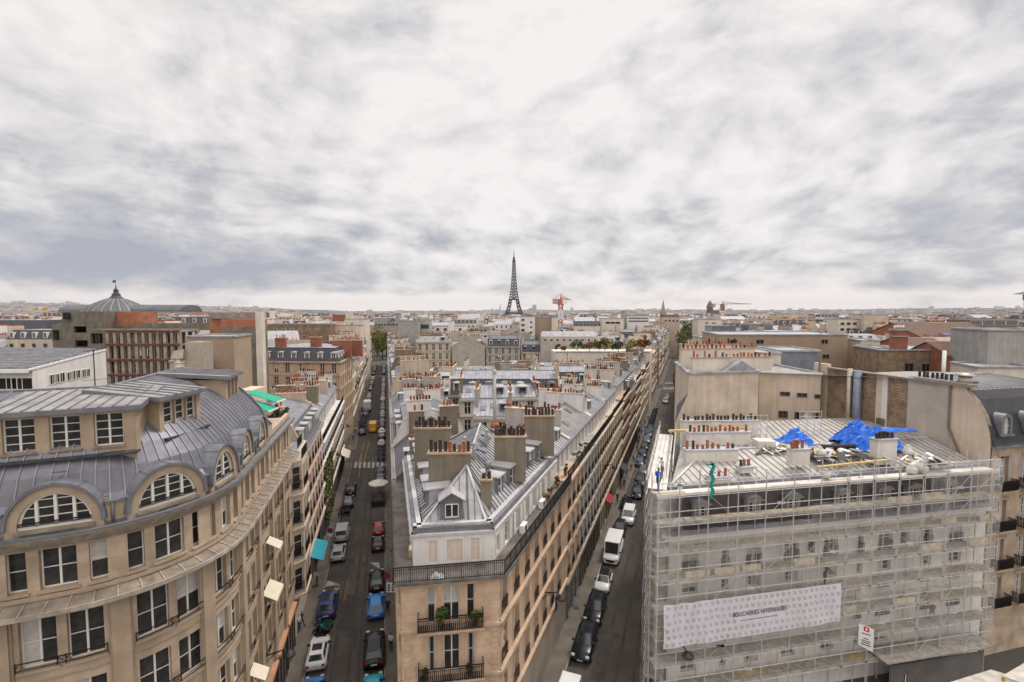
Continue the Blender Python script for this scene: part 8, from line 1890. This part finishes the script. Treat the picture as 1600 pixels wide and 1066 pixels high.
# ---- scooters and motorcycles
SM = {}
def scooter_parts(col):
    if col in SM: return SM[col]
    p = []; m = paintm(col, PC[col]) if col in PC else mat('paint_green', (.01, .22, .15), .3)
    for x in (-.62, .65): b = MB(); b.tube((x, -.06, .27), (x, .06, .27), .27, n=14); b.tube((x, -.07, .27), (x, .07, .27), .13, n=10, m=1); p.append(('wheel', b.mesh('wheel', [tyre, rim])))
    b = MB(); b.hexa([(-.85, -.16, .42), (-.1, -.18, .3), (-.1, .18, .3), (-.85, .16, .42)], [(-.9, -.14, .72), (-.05, -.17, .74), (-.05, .17, .74), (-.9, .14, .72)]); b.hexa([(-.1, -.2, .24), (.42, -.2, .24), (.42, .2, .24), (-.1, .2, .24)], [(-.1, -.2, .34), (.42, -.2, .34), (.42, .2, .34), (-.1, .2, .34)])
    b.hexa([(.38, -.21, .26), (.56, -.15, .3), (.56, .15, .3), (.38, .21, .26)], [(.24, -.2, .98), (.4, -.13, 1.0), (.4, .13, 1.0), (.24, .2, .98)]); b.tube((.62, 0, .3), (.36, 0, 1.0), .05, n=8); p.append(('body', b.mesh('body', [m])))
    b = MB(); b.hexa([(-.88, -.15, .72), (0, -.15, .74), (0, .15, .74), (-.88, .15, .72)], [(-.85, -.12, .84), (-.05, -.11, .82), (-.05, .11, .82), (-.85, .12, .84)]); p.append(('seat', b.mesh('seat', [trimk])))
    b = MB(); b.tube((.3, -.34, 1.05), (.3, .34, 1.05), .022, n=6); b.tube((.32, 0, .95), (.3, 0, 1.06), .03, n=6)
    for s in (-1, 1): b.tube((.3, s*.24, 1.05), (.28, s*.28, 1.24), .012, n=5); b.box(.25, .3, s*.28-.06, s*.28+.06, 1.2, 1.27)
    p.append(('handlebar', b.mesh('handlebar', [trimk]))); b = MB(); b.tube((.42, 0, .88), (.47, 0, .88), .08, n=10); p.append(('headlight', b.mesh('headlight', [lampw])))
    SM[col] = p; return p
def scooter(label, x, y, rz, col, group, z=.01):
    o = thing('scooter', label, 'scooter', (x, y, z), rz, group)
    for n_, me in scooter_parts(col): link(n_, me, o)
def sc_line(f, Y0, c, n, dy, label, cols, ang, group, z=.01):
    for i in range(n): v = f(Y0+i*dy, c); scooter(f"{cols[i % len(cols)]} scooter, {ORD[i]} {label}", v.x, v.y, (AL if f is pl else AR)+ang+random.uniform(-.15, .15), cols[i % len(cols)], group, z)
v = pl(43.9, -6.7); scooter('black scooter parked between the white hatchback and the green scooter', v.x, v.y, AL+1.1, 'black', None); v = pl(45.0, -6.6); scooter('green scooter parked behind the white hatchback', v.x, v.y, AL+1.25, 'green', None)
sc_line(pl, 71.0, -6.9, 3, 1.0, 'in the group at the left kerb past the silver van', ['black', 'grey', 'black'], 1.3, 'scooters at the left kerb'); sc_line(pl, 97.5, -1.4, 8, 1.1, 'from the zebra crossing in the right-hand row', ['black', 'grey', 'navy'], 1.4, 'scooters above the zebra crossing')
sc_line(pl, 126, -6.9, 12, 1.1, 'past the navy car at the left kerb', ['black', 'grey', 'silver'], 1.35, 'scooters past the navy car'); sc_line(pr, 72.8, -9.2, 5, 1.0, 'behind the small white van on the right street', ['black', 'grey'], 1.3, 'scooters on the right street')
sc_line(pr, 126, -9.2, 16, 1.6, 'in the long row up the right street', ['black', 'grey', 'navy'], 1.3, 'scooters far up the right street')
# ================================================================ street furniture
def lamp(label, p, d, m=iron):
    t = thing('wall_lamp', label, 'lamp', p, d); b = MB(); b.tube((0, 0, 0), (1.1, 0, .25), .05, n=8); b.tube((0, 0, -.4), (.6, 0, .12), .035, n=6); b.tube((1.1, 0, .25), (1.45, 0, .0), .05, n=8); b.box(-.08, .02, -.12, .12, -.5, .15); b.build('bracket', m, t)
    b = MB(); b.lathe([(.02, -.38), (.3, -.36), (.42, -.22), (.38, -.08), (.14, .02), (.08, .12)], (1.5, 0, 0), 16); b.build('lamp_head', mat('lamp_metal', (.06, .045, .04), .5, .2), t); b = MB(); b.lathe([(.02, -.44), (.26, -.40), (.30, -.36)], (1.5, 0, 0), 14); b.build('lamp_glass', lampw, t)
v = pr(38.5, -11.45); lamp('round black bracket lamp on the peach facade of the wedge building', (v.x, v.y, 7.6), AR-pi/2)
v = pr(67.5, -11.45); lamp('round bracket lamp higher up the left facades of the right street', (v.x, v.y, 9.0), AR-pi/2)
v = PY(1058, 1010, 35); lamp('round black bracket lamp poking through the scaffold netting below the banner', (v.x-.4, v.y, v.z+.4), R(-60))
v = pl(70, -9.0); lamp('round bracket lamp on the ivy-covered facade', (v.x, v.y, 10), AL-pi/2); v = pl(88, -9.0); lamp('round bracket lamp on the white corner building', (v.x, v.y, 10), AL-pi/2); v = pl(33, -9.0); lamp('round bracket lamp low on the curved corner building', (v.x, v.y, 6.2), AL-pi/2)
def road_sign(label, p, col, plate=False, rz=0):
    t = thing('road_sign', label, 'sign', p, rz); b = MB(); b.tube((0, 0, 0), (0, 0, 2.9), .035, n=8); b.build('post', steel, t); b = MB(); b.tube((0, -.05, 2.65), (0, -.02, 2.65), .36, n=20, m=0); b.tube((0, -.055, 2.65), (0, -.05, 2.65), .29, n=20, m=1); b.build('sign_disc', [mat('sign_red_ring', (.40, .02, .05), .5), mat(col, (.05, .04, .20) if 'blue' in col else (.20, .03, .10), .5)], t)
    if plate: b = MB(); b.box(-.3, .3, -.05, -.02, 1.85, 2.2); b.build('sign_plate', whiteP, t)
v = pl(60.2, -7.7); road_sign('round blue no-parking sign on the left pavement by the silver hatchback', (v.x, v.y, .13), 'sign_blue', True); v = pl(49.5, -.3); road_sign('round purple red sign on the right pavement beside the bright blue hatchback', (v.x, v.y, .13), 'sign_wine')
b = MB(); b.box(-.5, .5, -.03, .03, 0, .95, 0)
for i in range(2):
    for k in range(3): b.box(-.36+i*.4, -.16+i*.4, -.045, -.03, .12+k*.26, .3+k*.26, 1)
v = pl(45.8, 1.05); tag(b.build('hanging_sign', [whiteP, iron], None, (v.x-.9, v.y, 3.2)), 'small square black and white shop sign sticking out of the wedge building', 'sign')
b = MB(); b.box(-.05, .05, -.26, .26, 0, 1.3); v = pr(41.0, -11.1); tag(b.build('blade_sign', mat('sign_indigo', (.03, .025, .10), .5), None, (v.x, v.y, 4.5), AR-pi/2), 'tall indigo blade sign on the right facade of the wedge building', 'sign')
me = text_mesh('HOTEL', .42, .003); me.materials.append(whiteP); bpy.data.meshes.remove(me)
b = MB(); b.hexa([(0, -2.3, -.7), (1.5, -2.3, -1.3), (1.5, 2.3, -1.3), (0, 2.3, -.7)], [(0, -2.3, -.64), (1.5, -2.3, -1.24), (1.5, 2.3, -1.24), (0, 2.3, -.64)]); b.box(1.46, 1.52, -2.3, 2.3, -1.5, -1.24, 0)
for k in range(6): b.box(1.52, 1.53, -2.0+k*.7, -1.6+k*.7, -1.45, -1.3, 1)
v = pl(53.5, -9.05); tag(b.build('shop_awning', [awnT, whiteP], None, (v.x, v.y, 4.6), AL-pi/2), 'teal shop awning with white lettering over the left pavement', 'awning')
b = MB(); b.hexa([(0, -2.5, -.7), (1.6, -2.5, -1.5), (1.6, 2.5, -1.5), (0, 2.5, -.7)], [(0, -2.5, -.64), (1.6, -2.5, -1.44), (1.6, 2.5, -1.44), (0, 2.5, -.64)]); v = pl(90, -9.05); tag(b.build('shop_awning', awnC, None, (v.x, v.y, 5.2), AL-pi/2), 'cream shop awning near the side street corner on the left', 'awning')
b = MB(); b.hexa([(0, -1.5, -.5), (1.1, -1.5, -1.0), (1.1, 1.5, -1.0), (0, 1.5, -.5)], [(0, -1.5, -.44), (1.1, -1.5, -.94), (1.1, 1.5, -.94), (0, 1.5, -.44)]); v = pr(69, -11.5); tag(b.build('shop_awning', mat('awning_red', (.30, .02, .03), .8), None, (v.x, v.y, 4.4), AR-pi/2), 'small red shop awning on the left side of the right street', 'awning')
def parasol(label, x, y, r):
    t = thing('parasol', label, 'parasol', (x, y, .13)); b = MB(); b.tube((0, 0, 0), (0, 0, 2.5), .035, n=8); b.box(-.3, .3, -.3, .3, 0, .08); b.build('pole', steel, t); b = MB(); n = 8
    for k in range(n): a0, a1 = 2*pi*k/n, 2*pi*(k+1)/n; b.poly([(r*cos(a0), r*sin(a0), 2.15), (r*cos(a1), r*sin(a1), 2.15), (0, 0, 2.75)]); b.poly([(r*cos(a0), r*sin(a0), 2.15), (r*cos(a0), r*sin(a0), 1.98), (r*cos(a1), r*sin(a1), 1.98), (r*cos(a1), r*sin(a1), 2.15)])
    b.build('canopy', mat('parasol_cloth', (.70, .66, .58), .8), t)
v = pl(79.0, -1.7); parasol('cream parasol over the terrace in the parking lane of the left street', v.x, v.y, 1.7)
b = MB(); b.box(-2.2, 2.2, -1.05, 1.05, 0, .12, 0)
for s in (-1, 1): b.box(-2.2, 2.2, s*1.02-.04, s*1.02+.04, .12, 1.0, 1)
b.box(-2.24, -2.16, -1, 1, .12, 1, 1); v = pl(76.4, -1.7); tag(b.build('terrace_deck', [mat('deck_wood', (.10, .07, .05), .8), trimk], None, (v.x, v.y, .01), AL), 'dark fenced terrace deck in the parking lane under the cream parasol', 'terrace')
for k in range(3):
    t = thing('cafe_table', f'small dark table, {ORD[k]} from the near end of the terrace deck', 'table', (v.x+.35*(k-1)*-1, v.y+(k-1)*1.3, .13), 0, 'terrace tables'); b = MB(); b.tube((0, 0, 0), (0, 0, .72), .03, n=6); b.tube((0, 0, .72), (0, 0, .75), .35, n=14); b.build('table_top', trimk, t)
    for s in (-1, 1): b = MB(); b.box(-.2, .2, s*.55-.2, s*.55+.2, .42, .46); b.box(-.2, .2, s*.75-.02, s*.75+.02, .46, .88); [b.box(x-.02, x+.02, s*.55+y_-.02, s*.55+y_+.02, 0, .42) for x in (-.17, .17) for y_ in (-.17, .17)]; tag(b.build('cafe_chair', mat('rattan', (.25, .17, .10), .8), None, (t.location.x, t.location.y, .13)), f"rattan chair, {'near' if s < 0 else 'far'} side of the {ORD[k]} terrace table", 'chair', 'terrace chairs')
# terrace bits on the wedge building
def bush(label, x, y, z, r, h, ms, seed, n=420, sz=.09, nm='potted_plant'):
    t = thing(nm, label, 'plant', (x, y, z)); b = MB(); b.lathe([(.14, 0), (.2, .35), (.21, .36)], n=10); b.build('pot', terra, t); b = MB(); leaves(b, (0, 0, h*.55+.2), r, h*.5, n, sz, seed, 0); b.build('foliage', list(ms), t)
bush('large leafy green plant on the front balcony of the wedge building', -4.45, 28.75, 11.2, .42, 1.25, (leafG, leafD), 1, 650)
bush('second balcony plant with pale leaves right of the large one', -2.35, 29.05, 11.2, .35, .85, (leafG, leafY), 2); bush('small dark plant at the left end of the lower front balcony', -5.5, 28.6, 7.9, .25, .5, (leafD, leafG), 3, 200); bush('rounded dark plant right of the door on the lower front balcony', -2.7, 29.0, 7.9, .3, .6, (leafD, leafD), 4, 220)
for k, (Y, lab) in enumerate(((41.5, 'dried grass tuft on the attic balcony of the right facade'), (44.5, 'pink leaved plant on the attic balcony of the right facade'), (47.5, 'green trailing plant by the far attic balcony of the wedge'), (53, 'dark hedge plant on the attic balcony of the next house'), (57, 'long green plant trailing over the attic balcony rail'))):
    v = pr(Y, -12.0); bush(lab, v.x, v.y, 14.5, .4 if k < 3 else .6, .7, ((leafR if k == 1 else leafY if k == 0 else leafG), leafD), 20+k, 260, .08)
b = MB(); b.box(-.45, .45, -.18, .18, 0, .6); b.tube((0, -.19, .3), (0, -.2, .3), .22, n=16, m=1)
for k, (Y, lab) in enumerate(((35.2, 'white air conditioning unit on the attic balcony beside the first window'), (39.8, 'second white air conditioning unit farther along the attic balcony'))): v = pr(Y, -12.05); o = (b if k == 0 else b).build('air_conditioner', [whiteP, trimk], None, (v.x, v.y, 14.42), AR); tag(o, lab, 'air conditioner')
drape('cloth_bundle', 'crumpled white sheet against the front railing of the wedge terrace', 'sheet', -4.7, 28.85, 14.42, .42, .22, .42, mat('sheet_cloth', (.6, .6, .6), .85), 9, [(-.1, 0, 1, .8), (.25, .05, .7, .5)], .15, 9)
b = MB(); b.box(-.25, .25, -.4, .4, 0, .5); b.box(-.2, .2, -.35, .35, .5, .55, 1); tag(b.build('roof_box', [mat('box_yellow', (.50, .38, .12), .7), framew], None, (-6.85+.0, 31.7, 14.42), .2), 'yellowish box on the narrow left terrace of the wedge building', 'box')
# hoarding, containers and flag in front of the scaffolding
b = MB(); b.hexa([(0, 0, 2.75), (9.5, 1.8, 2.75), (9.0, 4.6, 2.75), (-.5, 2.8, 2.75)], [(0, 0, 2.87), (9.5, 1.8, 2.87), (9.0, 4.6, 2.87), (-.5, 2.8, 2.87)])
def container(label, cs_, z0, z1, m1):
    c0 = sum((Vector(c) for c in cs_), Vector((0, 0)))/4; t = thing('site_cabin', label, 'cabin', (c0.x, c0.y, z0)); q = [Vector(c)-c0 for c in cs_]; b = MB(); h = z1-z0; b.hexa([(*p, 0) for p in q], [(*p, h-.12) for p in q]); b.build('cabin_wall', m1, t)
    b = MB(); b.hexa([(*(p*1.03), h-.12) for p in q], [(*(p*1.03), h) for p in q]); b.build('cabin_roof', mat('cabin_roof', (.60, .55, .48), .75, 0, .22, 1.1, fine=.3), t); b = MB(); b.box(q[0].x-.06, q[0].x+.06, q[0].y-.06, q[0].y+.06, 0, h-.1); b.build('corner_post', mat('post_yellow', (.55, .32, .02), .6), t)
c1 = [PZ(1440, 1080, 5.2).xy, PZ(1500, 1100, 5.2).xy, PZ(1598, 1062, 5.2).xy, PZ(1548, 1047, 5.2).xy]; container('cream flat-roofed site cabin cut by the bottom edge of the view', c1, 2.6, 5.2, whiteP)
c2 = [PZ(1568, 1056, 5.6).xy, PZ(1640, 1082, 5.6).xy, PZ(1700, 1060, 5.6).xy, PZ(1602, 1036, 5.6).xy]; container('cream flat-roofed site cabin at the bottom right corner with a yellow post', c2, 3.0, 5.6, whiteP)
t = thing('flag', 'blue white and red flag on a short pole below the works sign', 'flag', PY(1412, 1066, 34)+Vector((0, 0, -.4))); b = MB(); b.tube((0, 0, -.8), (.1, -.2, 1.3), .02, n=6); b.build('flag_pole', iron, t)
b = MB()
for k in range(3): b.poly([(-.18+k*.12, -.1-.02*k, .05+.03*k), (-.06+k*.12, -.12-.02*k, .08), (.0+k*.05, -.14, 1.12), (-.06+k*.05, -.12, 1.12)], k)
b.build('flag_cloth', [mat('flag_navy', (.02, .03, .16), .7), whiteP, mat('flag_red', (.35, .02, .03), .7)], t)
b = MB(); b.hexa([PS(19, 1.7, 0), PS(28.5, 1.7, 0), PS(28.5, 1.75, 0), PS(19, 1.75, 0)][::-1], [PS(19, 1.7, 2.2), PS(28.5, 1.7, 2.2), PS(28.5, 1.75, 2.2), PS(19, 1.75, 2.2)][::-1]); tag(b.build('hoarding', mat('hoarding', (.16, .15, .14), .85), None, (25, 42, 0)), 'grey timber hoarding at the foot of the scaffolding', 'hoarding')
b = MB(); b.hexa([PS(18, .4, 2.85), PS(29, .4, 2.85), PS(29, 2.3, 2.85), PS(18, 2.3, 2.85)][::-1], [PS(18, .4, 2.93), PS(29, .4, 2.93), PS(29, 2.3, 2.93), PS(18, 2.3, 2.93)][::-1]); tag(b.build('protection_deck', plank, None, (25, 42, 0)), 'wide plank gantry over the pavement at the foot of the scaffolding', 'gantry')
# ================================================================ people
skin = [mat('skin_light', (.45, .27, .19), .6), mat('skin_brown', (.14, .07, .045), .6)]; hairm = mat('hair_dark', (.02, .015, .012), .8)
PMESH = {}
def person_mesh(pose):
    if pose in PMESH: return PMESH[pose]
    V = []; E_ = []; Rr = []; T = []
    def add(p, r, par, t, ry=None): V.append(Vector(p)); Rr.append((r, ry or r)); T.append(t); (E_.append((par, len(V)-1)) if par is not None else None); return len(V)-1
    st, aL, aR, lean = {'stand': (.0, (.0, -.1), (.0, -.1), 0), 'walk': (.26, (.22, -.05), (-.22, -.05), .03), 'reach': (.12, (.5, .55), (.15, -.05), .06), 'bend': (.15, (.45, -.15), (.4, -.1), .28)}[pose]
    pel = add((0, 0, .95), .13, None, 1, .10); sp = add((lean*.4, 0, 1.12), .125, pel, 0, .095); ch = add((lean, 0, 1.34), .15, sp, 0, .11); nk = add((lean*1.2, 0, 1.50), .05, ch, 2); h0 = add((lean*1.35, 0, 1.60), .075, nk, 2); h1 = add((lean*1.4+.01, 0, 1.68), .092, h0, 2); h2 = add((lean*1.4-.005, 0, 1.75), .08, h1, 3); ns = add((lean*1.4+.095, 0, 1.645), .014, h1, 2)
    for s, leg, (ax, az) in ((1, st, aL), (-1, -st, aR)):
        hp = add((0, .09*s, .90), .095, pel, 1); kn = add((leg*.5+.03, .1*s, .50), .062, hp, 1); an = add((leg-.02, .1*s, .10), .042, kn, 1); add((leg+.14, .11*s, .04), .038, an, 4)
        sh = add((lean*1.0, .19*s, 1.42), .058, ch, 0); el = add((lean+ax*.45, .25*s, 1.42+(-.27 if az < .2 else .12)), .042, sh, 0); wr = add((lean+ax+.04, .24*s, 1.42+(-.50 if az < .2 else .40)), .028, el, 2)
        up = -1 if az < .2 else 1; pm = add((lean+ax+.06, .24*s, 1.42+(-.56 if az < .2 else .46)), .026, wr, 2); q = V[pm]
        for k in range(4): add((q.x+.012+.006*k, q.y+(k-1.5)*.02, q.z+up*(.075+.012*(1.5-abs(k-1.5)))), .0085, pm, 2)
        add((q.x+.05, q.y-.012*s, q.z+up*.03), .009, pm, 2)
    me = bpy.data.meshes.new('person_src'); me.from_pydata([tuple(v) for v in V], E_, []); o = bpy.data.objects.new('person_src', me); COL.objects.link(o); sk = o.modifiers.new('s', 'SKIN'); sk.use_smooth_shade = True
    for i, sv_ in enumerate(me.skin_vertices[0].data): sv_.radius = Rr[i]; sv_.use_root = i == 0
    su = o.modifiers.new('u', 'SUBSURF'); su.levels = 1; bpy.context.view_layer.update(); r = bpy.data.meshes.new_from_object(o.evaluated_get(bpy.context.evaluated_depsgraph_get())); bpy.data.objects.remove(o)
    mi = []
    for f in r.polygons:
        c = f.center; best = min(range(len(V)), key=lambda i: (V[i]-c).length-Rr[i][0]); k = T[best]
        if k in (0,) and c.z > 1.49 and abs(c.y) < .09: k = 2
        mi.append(k)
    PMESH[pose] = (r, mi); return PMESH[pose]
CLM = lambda n, c: mat('cloth_'+n, c, .85, 0, .12, 6)
def person(label, p, rz, pose, top, bot, sk=0, sc=1.0, group=None, hat=None):
    src, mi = person_mesh(pose); me = src.copy(); me.name = 'person'; me.materials.clear()
    for m in (top, bot, skin[sk], hairm if not hat else hat, trimk): me.materials.append(m)
    me.polygons.foreach_set('material_index', mi); o = link('person', me, None, p, rz); o.scale = (sc, sc, sc); tag(o, label, 'person', group); return o
blk, wht, blu, jean, mar, gry = CLM('black', (.015, .015, .018)), CLM('white', (.62, .62, .62)), CLM('blue', (.02, .13, .45)), CLM('denim', (.06, .09, .17)), CLM('maroon', (.16, .03, .035)), CLM('grey', (.12, .12, .12))
v = pl(41.7, .0); person('person in a white shirt and black trousers on the pavement beside the wedge building', (v.x, v.y, .13), AL+2.6, 'stand', wht, blk, 1)
v = pl(46.9, -.25); person('person in dark clothes and a yellow green cap by the bright blue hatchback', (v.x, v.y, .13), AL, 'walk', blk, blk, 0, 1, None, CLM('lime', (.45, .6, .03)))
v = pl(44.3, -8.9); person('person in a white top and jeans in the doorway of the curved building', (v.x, v.y, .13), AL-2.2, 'stand', wht, jean, 0); v = pl(44.9, -9.0); person('person in black beside the one in jeans by the curved building', (v.x+.25, v.y, .13), AL-1.4, 'walk', blk, blk, 0)
v = pl(52.3, -8.3); person('person in a pale shirt and black trousers under the teal awning', (v.x, v.y, .13), AL+1.5, 'stand', CLM('pale', (.42, .38, .36)), blk, 1)
v = pl(69.6, -7.4); person('person in red bending over the scooters at the left kerb', (v.x, v.y, .13), AL+.5, 'bend', CLM('red', (.35, .03, .03)), gry, 0)
p = PY(1028, 767, 34.6); person('worker in a bright blue shirt and shorts walking along the scaffold top', (p.x, p.y, 17.76), AR-.4, 'walk', CLM('bright_blue', (.01, .10, .50)), CLM('navy', (.02, .06, .22)), 1, 1.03)
p = PY(1035, 735, 37.4); person('worker in a white shirt standing behind the one in blue on the scaffold', (p.x, p.y, 17.76), AR+2.4, 'reach', wht, CLM('khaki', (.20, .14, .10)), 1, 1.0)
p = PS(wu(1480, 1.0), 1.0, 0); person('climber in a maroon jacket reaching up behind the netting', (p[0]+25, p[1]+42, 4.9), 1.2, 'reach', mar, gry, 0, 1.0)
p = PS(wu(1304, .9), .9, 0); person('person in black working on the deck above the right end of the banner', (p[0]+25, p[1]+42, 9.15), .3, 'bend', blk, blk, 0, 1.0)
v = pr(75.5, -10.6); person('person in black walking up the left pavement of the right street', (v.x, v.y, .13), AR, 'walk', blk, blk)
rr = random.Random(5)
for i in range(11):
    Y = 82+i*5.3+rr.uniform(-1.5, 1.5); v = pr(Y, -10.9+rr.uniform(0, .7)); tc_ = rr.choice([('black', blk), ('grey', gry), ('maroon', mar), ('white', wht), ('denim blue', jean)]); person(f"walker in {tc_[0]}, {ORD[i]} beyond the awning on the right street's left pavement", (v.x, v.y, .13), AR+rr.choice([0, pi]), 'walk', tc_[1], rr.choice([blk, jean, gry]), 0, 1, 'walkers on the right street')
for i in range(9):
    Y = 112+i*9+rr.uniform(-2, 2); v = pl(Y, -8.2+rr.uniform(-.4, .4)); tc_ = rr.choice([('black', blk), ('grey', gry), ('red', mar), ('white', wht)]); person(f"walker in {tc_[0]}, {ORD[i]} past the side street on the left pavement", (v.x, v.y, .13), AL+rr.choice([0, pi]), 'walk', tc_[1], rr.choice([blk, jean]), 0, 1, 'walkers past the side street')
# LIVRAISONS painted along the loading bay
me = text_mesh('LIVRAISONS', .62, .002); me.materials.append(painty); v = pl(51.5, -4.95); o = link('road_lettering', me, None, (v.x, v.y, .03), AL+pi); tag(o, None, kind='structure'); o.scale = (1.15, .8, 1)
# ================================================================ haze
b = MB(); b.box(-12500, 12500, -300, 10600, -30, 306); hz_ = b.build('haze', []); hm = bpy.data.materials.new('haze'); hm.use_nodes = True; t = hm.node_tree; t.nodes.clear(); o = t.nodes.new('ShaderNodeOutputMaterial'); pv = t.nodes.new('ShaderNodeVolumePrincipled')
pv.inputs['Color'].default_value = (.72, .77, .90, 1); pv.inputs['Density'].default_value = 4e-5; pv.inputs['Anisotropy'].default_value = 0; t.links.new(pv.outputs[0], o.inputs['Volume']); hz_.data.materials.append(hm); tag(hz_, None, kind='stuff'); hm.cycles.homogeneous_volume = True if hasattr(hm, 'cycles') and hasattr(hm.cycles, 'homogeneous_volume') else False
